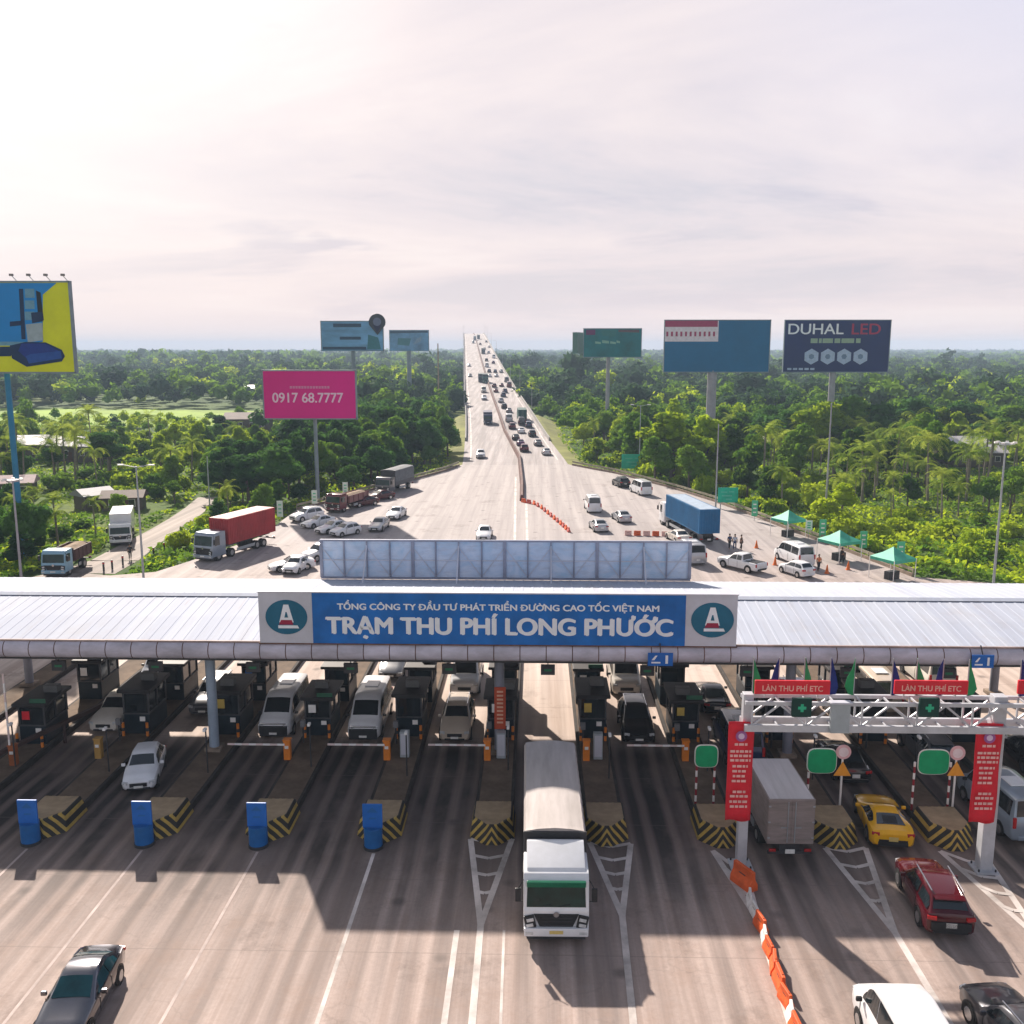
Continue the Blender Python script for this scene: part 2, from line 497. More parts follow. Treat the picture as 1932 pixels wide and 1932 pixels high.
# far highway: centreline through surveyed sections (camera depth, left px, right px, height)
SEC = [(150, 868, 1100, 0), (187, 873, 1071, 0), (221, 881, 1040, 0.15), (283, 880, 1007, 2.0), (379, 877, 972, 6.1),
       (554, 876, 941, 14.6), (750, 876, 924, 25.0), (923, 875.5, 914, 34.5), (1010, 876, 911, 36.5), (1100, 876, 908, 35.0), (1400, 876, 902, 24)]
def sec_point(Zc, px, z):
    # point at camera depth Zc, pixel column px and height z
    r0 = Dp(px, 966, Zc)
    t = (z - r0.z) / Up.z
    return r0 + Up * t
ctl = []
for Zc, xl, xr, z in SEC:
    p = sec_point(Zc, (xl + xr) / 2, z)
    ctl.append((p.x, p.y, z))
ys = np.array([c[1] for c in ctl]); xs = np.array([c[0] for c in ctl]); zs = np.array([c[2] for c in ctl])
def smooth_interp(yq, yk, fk):
    # monotone cubic through the knots
    yq = np.atleast_1d(yq).astype(float)
    h = np.diff(yk); dl = np.diff(fk) / h
    m = np.zeros_like(fk)
    m[0] = dl[0]; m[-1] = dl[-1]
    for i in range(1, len(fk) - 1):
        m[i] = 0 if dl[i - 1] * dl[i] <= 0 else 2 * dl[i - 1] * dl[i] / (dl[i - 1] + dl[i])
    i = np.clip(np.searchsorted(yk, yq) - 1, 0, len(h) - 1)
    t = (yq - yk[i]) / h[i]
    return ((2 * t**3 - 3 * t**2 + 1) * fk[i] + (t**3 - 2 * t**2 + t) * h[i] * m[i] + (-2 * t**3 + 3 * t**2) * fk[i + 1] + (t**3 - t**2) * h[i] * m[i + 1])
RT_Y = np.linspace(100, 1500, 2801)
RT_X, RT_Z = smooth_interp(RT_Y, ys, xs), smooth_interp(RT_Y, ys, zs)
def road_at(y):
    """centre, forward tangent, sideways vector of the far highway at world y"""
    i = (y - 100) * 2; j = int(min(max(i, 0), 2797)); f = i - j
    x = RT_X[j] + (RT_X[j + 1] - RT_X[j]) * f; z = RT_Z[j] + (RT_Z[j + 1] - RT_Z[j]) * f; x2 = RT_X[j + 2]  + (RT_X[j + 3] - RT_X[j + 2]) * f; z2 = RT_Z[j + 2] + (RT_Z[j + 3] - RT_Z[j + 2]) * f
    t = Vector((x2 - x, 1, z2 - z)).normalized()
    sde = Vector((t.y, -t.x, 0)).normalized()
    return Vector((x, y, z)), t, sde
RW = 10.3
Y0R, Y1R = float(ys[1]) - 2, 1380.0
yy = [Y0R + (Y1R - Y0R) * (k / 110.0) ** 1.25 for k in range(111)]
mb = MB()
rows = [road_at(y) for y in yy]
for (c, t, s_), (c2, t2, s2) in zip(rows[:-1], rows[1:]):
    mb.face((c - s_ * RW, c + s_ * RW, c2 + s2 * RW, c2 - s2 * RW), asph_mat)
    # deck sides, 1.4 m deep
    dz = Vector((0, 0, -1.6))
    mb.face((c - s_ * RW, c2 - s2 * RW, c2 - s2 * RW + dz, c - s_ * RW + dz), conc_g)
    mb.face((c + s_ * RW, c + s_ * RW + dz, c2 + s2 * RW + dz, c2 + s2 * RW), conc_g)
    mb.face((c - s_ * RW + dz, c2 - s2 * RW + dz, c2 + s2 * RW + dz, c + s_ * RW + dz), conc_g)
struct(mb.build('highway_road'))
# embankment under the ramp
bank_mat = M('verge_grass', (0.19, 0.20, 0.045), 0.95, 0, 0.35, 0.12)
mb = MB()
er = [r for r in rows if r[0].z < 2.4]
for (c, t, s_), (c2, t2, s2) in zip(er[:-1], er[1:]):
    for sg in (-1, 1):
        def prof(c, s_):
            w = 1.5 + (c.z + 0.4) * 1.6
            e = c + s_ * sg * (RW + 0.02); e = Vector((e.x, e.y, c.z - 0.05))
            m_ = e + s_ * sg * 1.4; m_.z = c.z - 0.12
            o = e + s_ * sg * (1.6 + w); o.z = -0.34
            return e, m_, o
        A, B = prof(c, s_), prof(c2, s2)
        for i in range(2):
            q = (A[i], A[i + 1], B[i + 1], B[i])
            mb.face(q if sg > 0 else q[::-1], bank_mat)
struct(mb.build('verge_ground'))

# the plaza: one paved polygon between the surveyed edges
lp = [(-75, 4, 0), (-75, 78, 0)] + [tuple(G(x, y)) for x, y in ((293, 1079), (357, 1059), (430, 1034), (504, 1008), (528, 985), (560, 962), (620, 948), (690, 928), (770, 908), (840, 889), (866, 879))]
rp = [(75, 4, 0), (75, 80, 0)] + [tuple(G(x, y)) for x, y in ((1722, 1088), (1600, 1041), (1500, 1004), (1420, 973), (1350, 947), (1270, 922), (1160, 893), (1110, 884), (1080, 878))]
c, t, s_ = road_at(Y0R + 1.0)
lp.append(tuple(c - s_ * RW)); rp.append(tuple(c + s_ * RW))
mb = MB()
pl = [(p[0], p[1]) for p in lp] + [(p[0], p[1]) for p in rp[::-1]]
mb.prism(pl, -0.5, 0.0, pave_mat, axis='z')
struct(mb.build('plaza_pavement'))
def inside(x, y, poly=pl):
    if y > 195 or abs(x) > 76: return False
    r = False; j = len(poly) - 1
    for i in range(len(poly)):
        xi, yi = poly[i]; xj, yj = poly[j]
        if (yi > y) != (yj > y) and x < (xj - xi) * (y - yi) / (yj - yi) + xi: r = not r
        j = i
    return r

# side road on the lower ground
sr = [(60, 1110, 8), (160, 1081, 6.5), (215, 1058, 5.2), (262, 1028, 4.4), (310, 1000, 3.8), (345, 978, 3.6), (372, 958, 3.4), (395, 938, 3.4)]
srp = [(G(x, y, -0.32), w) for x, y, w in sr]
mb = MB()
for (p, w), (q, w2) in zip(srp[:-1], srp[1:]):
    d = (q - p).normalized(); n = Vector((d.y, -d.x, 0))
    mb.face((p - n * w / 2, p + n * w / 2, q + n * w2 / 2, q - n * w2 / 2), dirt_mat)
struct(mb.build('side_road'))

# guard rails along the plaza edges: kerb wall + steel beam, posts
def rail(points, name, label, kerb=True):
    r = thing(name, label, 'guard rail', points[0])
    o = Vector(points[0]); k = MB(); b = MB()
    for p, q in zip(points[:-1], points[1:]):
        p = Vector(p) - o; q = Vector(q) - o
        d = (q - p).normalized(); n = Vector((d.y, -d.x, 0))
        k.bar(p + Vector((0, 0, 0.12)), q + Vector((0, 0, 0.12)), 0.25, conc_m, 0.45)
        b.bar(p + Vector((0, 0, 0.72)), q + Vector((0, 0, 0.72)), 0.07, rail_m, 0.32)
        L = (q - p).length; m = max(1, int(L / 3))
        for i in range(m):
            c = p.lerp(q, i / m)
            b.box((c.x, c.y, 0.4), (0.12, 0.12, 0.85), rail_m)
    k.build('kerb', r); b.build('rail_beam', r)
    return r
rail_m = M('galvanised_rail', (0.33, 0.31, 0.22), 0.55, 0.3, 0.3, 0.8)
rail(rp[2:-1], 'guard_rail', 'long steel guard rail on a low kerb beside the green tents')
rail(lp[7:-1], 'guard_rail', 'steel guard rail with dark kerb behind the parked grey truck')
# parapets of the far bridge
for sg, lb in ((-1, 'concrete bridge parapet on the oncoming side of the far highway'), (1, 'concrete bridge parapet beside the queue climbing the far highway')):
    o = thing('bridge_parapet', lb, 'parapet', rows[0][0]); mb = MB(); base = rows[0][0]
    for (c, t, s_), (c2, t2, s2) in zip(rows[8:-1], rows[9:]):
        a0 = c + s_ * sg * (RW - 0.2) - base; b0 = c2 + s2 * sg * (RW - 0.2) - base
        mb.loft([[a0 + Vector((0, 0, z)) + s_ * x for x, z in ((-0.2, 0), (0.2, 0), (0.12, 0.85), (-0.12, 0.85))],
                 [b0 + Vector((0, 0, z)) + s2 * x for x, z in ((-0.2, 0), (0.2, 0), (0.12, 0.85), (-0.12, 0.85))]], conc_g)
    mb.build('parapet_wall', o)
# bridge piers
for y in (420, 470, 525, 585, 650, 720, 800, 890, 980):
    c, t, s_ = road_at(y)
    o = thing('bridge_pier', 'grey concrete pier under the rising highway bridge', 'bridge pier', (c.x, c.y, -0.35), math.atan2(-t.x, t.y), 'piers under the rising highway bridge')
    m1 = MB().box((0, 0, c.z - 1.9), (RW * 1.9, 2.4, 1.2), conc_g, bev=0.1); m1.build('pier_cap', o)
    for dx in (-5.5, 5.5):
        MB().cyl((dx, 0, 0), (dx, 0, c.z - 2.5), 1.1, conc_g, n=14).build('column_shaft', o)

# median: low concrete divider along the centre of the highway, down into the plaza
med = [tuple(G(984, 1030)), tuple(G(984, 985)), tuple(G(984.5, 945)), tuple(G(985, 915)), tuple(G(980, 865))]
c, t, s_ = road_at(235); med2 = []
mpts = [Vector(p) for p in med[2:]] + [road_at(y)[0] for y in yy if y > 245]
o = thing('median_divider', 'dark red-brown median barrier dividing the far highway', 'median barrier', mpts[0]); mb = MB(); base = mpts[0]
med_m = M('rusty_divider', (0.13, 0.065, 0.055), 0.75, 0, 0.4, 0.4)
for p, q in zip(mpts[:-1], mpts[1:]):
    d = (q - p).normalized(); n = Vector((d.y, -d.x, 0)).normalized()
    R_ = lambda P: [P - base + n * x + Vector((0, 0, z)) for x, z in ((-0.35, 0), (0.35, 0), (0.15, 0.9), (-0.15, 0.9))]
    mb.loft([R_(p), R_(q)], med_m)
mb.build('divider_wall', o)

# ------------------------------------------------------------------ painted markings (sheets 4 mm above the concrete)
mk = MB()
def line(a, b, w=0.16, z=0.005):
    a = Vector(a); b = Vector(b); d = (b - a).normalized(); n = Vector((d.y, -d.x, 0)) * w / 2
    L = (b - a).length; m = max(1, int(L / 6))
    for i in range(m):
        p = a.lerp(b, i / m); q = a.lerp(b, (i + 1) / m)
        mk.face((Vector((*(p - n).xy, z)), Vector((*(p + n).xy, z)), Vector((*(q + n).xy, z)), Vector((*(q - n).xy, z))), mark_mat)
def pline(x0, y0, x1, y1, w=0.16, z=0.005):
    a, b = G(x0, y0), G(x1, y1)
    line(a, b, w, z)
mk_main = mk; mk = MB(); mark_main = mark_mat; mark_mat = M('faded_road_paint', (0.48, 0.39, 0.36), 0.8, 0, 0.35, 0.5)
for k in (-4, -3, -2):
    X = LANE0 + PITCHX * k
    line((X, 39.6, 0), (X - 0.2, 8, 0), 0.12)
line((LANE0 - 5.28 * 5, 39.6, 0), (LANE0 - 5.28 * 5 - .3, 8, 0), 0.12)
struct(mk.build('faded_road_markings')); mk = mk_main; mark_mat = mark_main
line((LANE0 - PITCHX, 39.6, 0), (LANE0 - PITCHX - 0.2, 8, 0), 0.16)
pline(862, 1755, 836, 1945, 0.22)
pline(951, 1755, 944, 1945, 0.10)
def chevron(xl, yl, xr, yr, xa, ya, xe, ye, rungs):
    A, B, T, E_ = G(xl, yl), G(xr, yr), G(xa, ya), G(xe, ye)
    line(A, T, 0.26); line(B, T, 0.26, 0.009); line(T, E_, 0.26, 0.013)
    for i in range(rungs):
        f = i / (rungs + 0.6)
        p, q = A.lerp(T, f), B.lerp(T, f); m = (p + q) / 2 + Vector((0, -0.35 * (1 - f), 0))
        line(p, m, 0.22, 0.017); line(m, q, 0.22, 0.021)
chevron(888, 1583, 966, 1583, 907, 1745, 888, 1960, 4)
chevron(1113, 1590, 1190, 1592, 1174, 1728, 1198, 1960, 4)
chevron(1557, 1600, 1633, 1600, 1688, 1759, 1815, 1970, 4)
chevron(1774, 1606, 1868, 1630, 1965, 1775, 2010, 1815, 4)
chevron(1345, 1605, 1405, 1640, 1430, 1735, 1500, 1960, 3)
# white lines where the highway meets the plaza, edge lines and lane dashes
pline(971, 1030, 973, 900, 0.3); pline(995, 1030, 993, 950, 0.3)
for sg in (-1, 1):
    P = [road_at(y)[0] + road_at(y)[2] * sg * (RW - 1.5) for y in yy[2:90:2]]
    for p, q in zip(P[:-1], P[1:]):
        mk.face([v + Vector((0, 0, 0.03)) for v in (p - Vector((0.15, 0, 0)), p + Vector((0.15, 0, 0)), q + Vector((0.15, 0, 0)), q - Vector((0.15, 0, 0)))], mark_mat)
o = struct(mk.build('road_markings'))
# ------------------------------------------------------------------ THE TOLL CANOPY
YE, YB, YR = 48.0, 61.4, 54.6          # front eave, back eave, ridge
ZE, ZR, ZB = 7.12, 7.98, 7.30
XL, XR = -46.0, 44.0
rf = NT('white_roof_sheet'); rtc = rf.n('ShaderNodeTexCoord'); ro_ = rtc.outputs['Object']; rsp = rf.n('ShaderNodeSeparateXYZ'); rf.link(ro_, rsp.inputs[0])
shx = rf.math('FLOOR', rf.math('DIVIDE', rsp.outputs[0], 1.24)); rwn = rf.n('ShaderNodeTexWhiteNoise', noise_dimensions='1D'); rf.link(shx, rwn.inputs['W'])
rcol = rf.mix(rf.ramp(rwn.outputs['Value'], [(0.0, 0.0), (1.0, 1.0)]), (0.40, 0.435, 0.52), (0.45, 0.485, 0.56))
rcol = rf.mix(rf.ramp(rf.noise(ro_, 0.8, 6, 0.7, (2.2, 0.18, 1)), [(0.5, 0.0), (0.72, 0.45)]), rcol, (0.33, 0.33, 0.36))
rcol = rf.mix(rf.ramp(rf.noise(ro_, 0.25, 5, 0.7, (1, 1, 1), (3, 1, 0)), [(0.52, 0.0), (0.7, 0.30)]), rcol, (0.36, 0.33, 0.32))
rcol = rf.mix(rf.ramp(rf.noise(ro_, 1.6, 3, 0.6, (3, 0.12, 1), (9, 1, 0)), [(0.66, 0.0), (0.75, 0.35)]), rcol, (0.30, 0.19, 0.14))
rf.link(rcol, rf.b.inputs['Base Color']); rf.b.inputs['Roughness'].default_value = 0.75; rf.b.inputs['Specular IOR Level'].default_value = 0.12
roof_mat = rf.m
fascia_mat = M('fascia_sheet', (0.55, 0.52, 0.60), 0.5, 0.0, 0.24, 0.5, streak=(1, 1, 2.5))
rust_m = M('rusty_seam', (0.17, 0.085, 0.06), 0.8, 0, 0.4, 2.0)
cn = thing('toll_canopy', 'long white ribbed metal canopy roof spanning all the toll lanes', 'canopy', (0, YE, 0))
def ribbed(z0, y0, z1, y1, name, mat, step=0.62):
    mb = MB(); x = XL; k = mb.m(mat); prof = []
    while x < XR:
        prof += [(x, 0), (x + step * 0.72, 0), (x + step * 0.76, 0.014), (x + step * 0.96, 0.014)]
        x += step
    n = len(prof)
    for (y, z) in ((y0, z0), ((y0 + y1) / 2, (z0 + z1) / 2 + 0.05), (y1, z1)):
        mb.v += [(px_, y - YE, z + h) for px_, h in prof]
    for a in range(2):
        for i in range(n - 1):
            mb.f.append((a * n + i, a * n + i + 1, (a + 1) * n + i + 1, (a + 1) * n + i)); mb.mi.append(k)
    return mb.build(name, cn)
ribbed(ZE, YE + 0.15, ZR, YR, 'front_roof_sheet', roof_mat)
ribbed(ZR, YR, ZB, YB, 'back_roof_sheet', roof_mat)
mb = MB(); mb.prism([(YR - YE - 0.35, ZR + 0.02), (YR - YE, ZR + 0.13), (YR - YE + 0.35, ZR + 0.02), (YR - YE, ZR - 0.04)], XL, XR, roof_mat); mb.build('ridge_cap', cn)
# underside
und_m = M('canopy_underside', (0.16, 0.155, 0.16), 0.8, 0, 0.2, 0.5)
mb = MB()
mb.face([(XL, 0.2, ZE - 0.35), (XL, YB - YE, ZE - 0.35), (XR, YB - YE, ZE - 0.35), (XR, 0.2, ZE - 0.35)], und_m)
mb.build('ceiling_sheet', cn)
# curved gutter fascia, in sheets about 1.37 m wide with dark seams
mb = MB(); sm = MB(); pr = []
for k in range(8):
    a = PI / 2 * k / 7
    pr.append((0.42 - 0.50 * sin(a) * 1.0, ZE - 0.86 + 0.86 * (1 - (1 - cos(a)) * 0.0) * (1 - (k / 7) * 0.0)))
pr = [(0.16, ZE + 0.02), (0.02, ZE - 0.04), (-0.10, ZE - 0.17), (-0.17, ZE - 0.36), (-0.17, ZE - 0.55), (-0.10, ZE - 0.74), (0.02, ZE - 0.86), (0.22, ZE - 0.88)]
x = XL; i = 0
while x < XR:
    w = 1.37 - 0.05
    rings = [[(xx, y, z) for y, z in pr] for xx in (x, x + w)]
    mb.loft(rings, fascia_mat, close=False, caps=False)
    sm.loft([[(xx, y + 0.03, z) for y, z in pr] for xx in (x + w - .02, x + w + 0.07)], rust_m, close=False, caps=False)
    x += 1.37; i += 1
mb.build('fascia_sheet', cn, smooth=50); sm.build('fascia_seam', cn)
mb = MB(); mb.box(((XL + XR) / 2, 0.12, ZE + 0.05), (XR - XL, 0.12, 0.09), M('rusty_gutter', (0.36, 0.27, 0.25), 0.7, 0, 0.4, 0.6)); mb.build('gutter_lip', cn)
mb = MB(); mb.box(((XL + XR) / 2, 0.35, ZE - 0.95), (XR - XL, 0.35, 0.14), dark_m)
mb.box(((XL + XR) / 2, YB - YE - 0.2, ZE - 0.5), (XR - XL, 0.3, 0.7), dark_m)
x = XL + 1
while x < XR:
    mb.box((x, (YB - YE) / 2, ZE - 0.6), (0.2, YB - YE - 1, 0.4), dark_m); x += PITCHX
mb.build('roof_frame', cn)
col_m = M('column_paint', (0.30, 0.37, 0.46), 0.5, 0.1, 0.15, 0.8)
cold_m = M('column_grey', (0.22, 0.23, 0.28), 0.5, 0.1, 0.15, 0.8)
for k in (-6, -3, 0, 3, 6):
    X = LANE0 + PITCHX * k - (0.10 if k == -3 else 0)
    for Yc, mt in ((49.9, col_m if k == -3 else cold_m), (59.8, cold_m)):
        c = MB()
        c.cyl((X, Yc - YE, 0.3), (X, Yc - YE, ZE - 0.6), 0.27, mt, n=20)
        c.box((X, Yc - YE, 0.42), (0.9, 0.9, 0.25), conc_m, bev=0.03)
        c.box((X, Yc - YE, ZE - 0.75), (0.8, 0.8, 0.12), mt)
        c.build('column', cn, smooth=40)

# sign standing on the front eave
SX0, SX1, SZ0, SZ1 = -14.50, 10.42, 7.17, 9.90
sg_ = thing('toll_station_sign', 'wide blue sign with white lettering, oval emblem at each end, on the roof edge', 'sign', (0, YE + 0.1, 0))
bx0, bx1 = V(590, 1170, YE).x, V(1293, 1170, YE).x
signblue = M('sign_print_blue', (0.008, 0.15, 0.50), 0.45, 0, 0.22, 0.5)
silver = M('silver_sheet', (0.56, 0.57, 0.64), 0.4, 0.1, 0.12, 0.5)
MB().box(((bx0 + bx1) / 2, 0, (SZ0 + SZ1) / 2), (bx1 - bx0, 0.30, SZ1 - SZ0), signblue).build('blue_panel', sg_)
for a, b in ((SX0, bx0), (bx1, SX1)):
    MB().box(((a + b) / 2, 0.01, (SZ0 + SZ1) / 2), (b - a - 0.01, 0.30, SZ1 - SZ0), silver).build('silver_panel', sg_)
mb = MB()
for z in (SZ0 - 0.03, SZ1 + 0.03): mb.box(((SX0 + SX1) / 2, 0, z), (SX1 - SX0 + 0.1, 0.36, 0.06), rust_m if z < 8 else silver)
mb.build('sign_edge', sg_)
W3 = M('letter_white', (0.82, 0.84, 0.88), 0.5, 0, 0.05, 2)
mid = (bx0 + bx1) / 2
ltop = (V(637, 1150, YE).x + V(1243, 1150, YE).x) / 2; wtop = V(1243, 1150, YE).x - V(637, 1150, YE).x
text_part('TỔNG CÔNG TY ĐẦU TƯ PHÁT TRIỂN ĐƯỜNG CAO TỐC VIỆT NAM', W3, sg_, wtop, 0.60, (ltop, -0.152, 9.22), bold=0.03)
lb = (V(617, 1185, YE).x + V(1268, 1185, YE).x) / 2; wb_ = V(1268, 1185, YE).x - V(617, 1185, YE).x
text_part('TRẠM THU PHÍ LONG PHƯỚC', W3, sg_, wb_, 1.36, (lb, -0.152, 8.14), bold=0.045)
teal = M('emblem_teal', (0.01, 0.13, 0.22), 0.45, 0, 0.1, 1)
def ellipse(mb, cx, cz, rx, rz, y, mat, n=40, th=0.01):
    mb.face([(cx + rx * cos(2 * PI * i / n), y, cz + rz * sin(2 * PI * i / n)) for i in range(n)][::-1], mat)
emred = M('emblem_red', (0.35, 0.02, 0.06), 0.5)
for cx in (V(541, 1168, YE).x, V(1344, 1168, YE).x):
    mb = MB(); zc = 8.58
    mb.cyl((cx, 0.0, zc), (cx, -0.17, zc), 1.0, teal, n=48)
    for i, v in enumerate(mb.v): mb.v[i] = (cx + (v[0] - cx) * 1.10, v[1], zc + (v[2] - zc) * 0.93)
    mb.build('emblem_disc', sg_)
    mb = MB(); y = -0.175
    mb.face([(cx - 0.38, y, zc - .28), (cx + 0.38, y, zc - .28), (cx + 0.13, y, zc + 0.68), (cx - 0.13, y, zc + 0.68)], W3)
    mb.face([(cx - 0.10, y - .004, zc - .02), (cx + 0.10, y - .004, zc - .02), (cx + 0.03, y - .004, zc + 0.28), (cx - 0.03, y - .004, zc + 0.28)], teal)
    mb.face([(cx - 0.40, y - .004, zc - .40), (cx + 0.36, y - .004, zc - .40), (cx + 0.28, y - .004, zc - 0.15), (cx - 0.28, y - .004, zc - 0.15)], emred)
    mb.face([(cx - 0.44, y - .008, zc - .60), (cx + 0.66, y - .008, zc - .60), (cx + 0.58, y - .008, zc - 0.44), (cx - 0.44, y - .008, zc - 0.44)], W3)
    mb.build('emblem_print', sg_)
for k in range(14):
    x = SX0 + 0.8 + k * (SX1 - SX0 - 1.6) / 13
    MB().bar((x, 0.15, SZ1 - 0.3), (x, 2.0, ZE + 0.25), 0.07, grey_m).build('back_brace', sg_)

# back of the matching sign on the far eave
rx0, rx1 = V(606, 1050, YB).x, V(1302, 1050, YB).x
rz0, rz1 = 7.36, 10.0
bs = thing('sign_frame', 'bare bluish back of a long sign with grey frame ribs on the far roof edge', 'sign', ((rx0 + rx1) / 2, YB, 0))
wd = rx1 - rx0
backblue = NT('translucent_back')
tcb = backblue.n('ShaderNodeTexCoord')
nb = backblue.noise(tcb.outputs['Object'], 0.5, 6, 0.65, (1, 1, 1.6), dist=1.2)
nb2 = backblue.noise(tcb.outputs['Object'], 2.2, 4, 0.6, (0.5, 1, 2.0))
cb = backblue.ramp(nb, [(0.30, (0.36, 0.52, 0.68)), (0.5, (0.52, 0.61, 0.74)), (0.7, (0.64, 0.69, 0.78))])
cb = backblue.mix(backblue.ramp(nb2, [(0.5, 0.0), (0.66, 0.5)]), cb, (0.42, 0.46, 0.55))
backblue.link(cb, backblue.b.inputs['Base Color']); backblue.b.inputs['Roughness'].default_value = 0.6
mb = MB(); mb.box((0, 0.12, (rz0 + rz1) / 2), (wd, 0.08, rz1 - rz0), backblue.m, bev=0.02); mb.build('back_sheet', bs)
fr = MB(); frm = M('frame_grey', (0.28, 0.29, 0.36), 0.5, 0.3, 0.2, 1)
fr.box((0, 0, rz1 - 0.05), (wd + 0.1, 0.14, 0.12), frm); fr.box((0, 0, rz0 + 0.05), (wd + 0.1, 0.14, 0.12), frm)
for k in range(17):
    x = -wd / 2 + k * wd / 16
    fr.box((x, 0.02, (rz0 + rz1) / 2), (0.09 if k % 4 else 0.2, 0.1, rz1 - rz0 - 0.2), frm)
fr.build('frame', bs)
fr = MB()
for k in range(16):
    x = -wd / 2 + k * wd / 16; x2 = x + wd / 16
    a, b = (rz0 + .15, rz1 - .5) if k % 2 else (rz1 - .5, rz0 + .15)
    fr.bar((x, 0.03, a), (x2, 0.03, b), 0.05, silver)
fr.box((0, 0.03, rz0 + 1.25), (wd, 0.06, 0.07), silver)
for k in (2, 6, 10, 14):
    x = -wd / 2 + k * wd / 16
    fr.bar((x, 0, rz1 - 0.4), (x, -1.8, ZB + 0.2), 0.08, silver)
fr.build('lattice', bs)
mb = MB(); x = V(978, 1100, YR).x
lv = thing('roof_light', 'small blue floodlight standing on the ridge behind the blue sign', 'floodlight', (x, YR - 1.2, ZR))
mb.box((0, 0, 0.28), (0.55, 0.3, 0.35), M('lamp_blue', (0.05, 0.18, 0.30), 0.5), rx=0.4, bev=0.03); mb.build('lamp_housing', lv)
MB().cyl((0, 0.02, -0.05), (0, 0.02, 0.15), 0.05, grey_m).build('bracket', lv)

# ------------------------------------------------------------------ TOLL ISLANDS
hz = NT('hazard_stripes')
th_ = hz.n('ShaderNodeTexCoord'); sp = hz.n('ShaderNodeSeparateXYZ'); hz.link(th_.outputs['Object'], sp.inputs[0])
ax_ = hz.math('ABSOLUTE', sp.outputs[0])
fz = hz.math('FRACT', hz.math('DIVIDE', hz.math('ADD', sp.outputs[2], hz.math('MULTIPLY', ax_, 1.4)), 0.40))
st = hz.math('GREATER_THAN', fz, 0.58)
dirt = hz.noise(th_.outputs['Object'], 2.5, 5, 0.7)
yel = hz.mix(hz.ramp(dirt, [(0.4, 0.0), (0.7, 0.7)]), (0.50, 0.34, 0.06), (0.20, 0.14, 0.05))
hz.link(hz.mix(st, (0.02, 0.018, 0.015), yel), hz.b.inputs['Base Color']); hz.b.inputs['Roughness'].default_value = 0.7
kerb_m = M('dark_kerb', (0.045, 0.038, 0.034), 0.85, 0, 0.4, 1.2)
top_m = M('island_top', (0.15, 0.105, 0.072), 0.9, 0, 0.35, 0.8)
nose_top = M('nose_top', (0.33, 0.24, 0.145), 0.85, 0, 0.25, 1.2)
def island(k, label):
    X = LANE0 + PITCHX * k
    t = thing('toll_island', label, 'toll island', (X, 40.45, 0), 0, 'toll islands between the lanes')
    L = 34.5
    b = MB(); b.prism([(-0.95, 2.2), (0.95, 2.2), (0.95, L), (0.4, L + 1.5), (-0.4, L + 1.5), (-0.95, L)], 0.0, 0.34, kerb_m, axis='z', bev=0.04); b.build('island_kerb', t)
    b = MB(); b.prism([(-0.78, 2.2), (0.78, 2.2), (0.78, L - .1), (-0.78, L - .1)], 0.30, 0.352, top_m, axis='z'); b.build('island_deck', t)
    # nose block
    n0 = [(-1.05, 0.75), (-0.30, 0.0), (0.30, 0.0), (1.05, 0.75), (1.05, 2.9), (-1.05, 2.9)]
    bm = bmesh.new(); H0 = 0.88
    lo = [bm.verts.new((x, y, 0.0)) for x, y in n0]
    hi = [bm.verts.new((x * 0.86, y + (0.22 if y < 2 else -0.3), H0)) for x, y in n0]
    for i in range(6):
        j = (i + 1) % 6; bm.faces.new((lo[i], lo[j], hi[j], hi[i]))
    bm.faces.new(hi)
    bmesh.ops.bevel(bm, geom=[e for e in bm.edges if not (e.verts[0].co.z == 0 and e.verts[1].co.z == 0)], offset=0.03, segments=1, affect='EDGES')
    nb_ = MB(); nb_.add(bm, hz.m); nb_.build('striped_nose', t)
    hp = [(x * 0.80, y + (0.30 if y < 2 else -0.35), H0 + 0.004) for x, y in n0]
    nt_ = MB(); nt_.face(hp, nose_top); nt_.build('nose_slab', t)
    return t
isl_lab = {-6: 'toll island at the frame edge beyond the brown rail', -5: 'toll island with the mustard post by the teal booth in the sun',
           -4: 'toll island nearest the white pickup, striped nose behind a blue board', -3: 'toll island carrying the blue-grey canopy column, blue board at its nose',
           -2: 'toll island third from the hero truck with a blue board and open barrier', -1: 'toll island with a blue board, second from the canvas truck',
           0: 'striped toll island just beside the canvas truck, red notice on its column', 1: 'striped toll island whose nose is half hidden by the canvas truck',
           2: 'toll island behind the slim gantry post and orange water barriers', 3: 'toll island between the box truck and the yellow sports car',
           4: 'toll island between the yellow sports car and the thick gantry post', 5: 'toll island beside the silver blue van under the gantry'}
isl_lab[-2] = 'toll island carrying a blue board, third from the canvas truck'
for k in range(-6, 6): island(k, isl_lab[k])

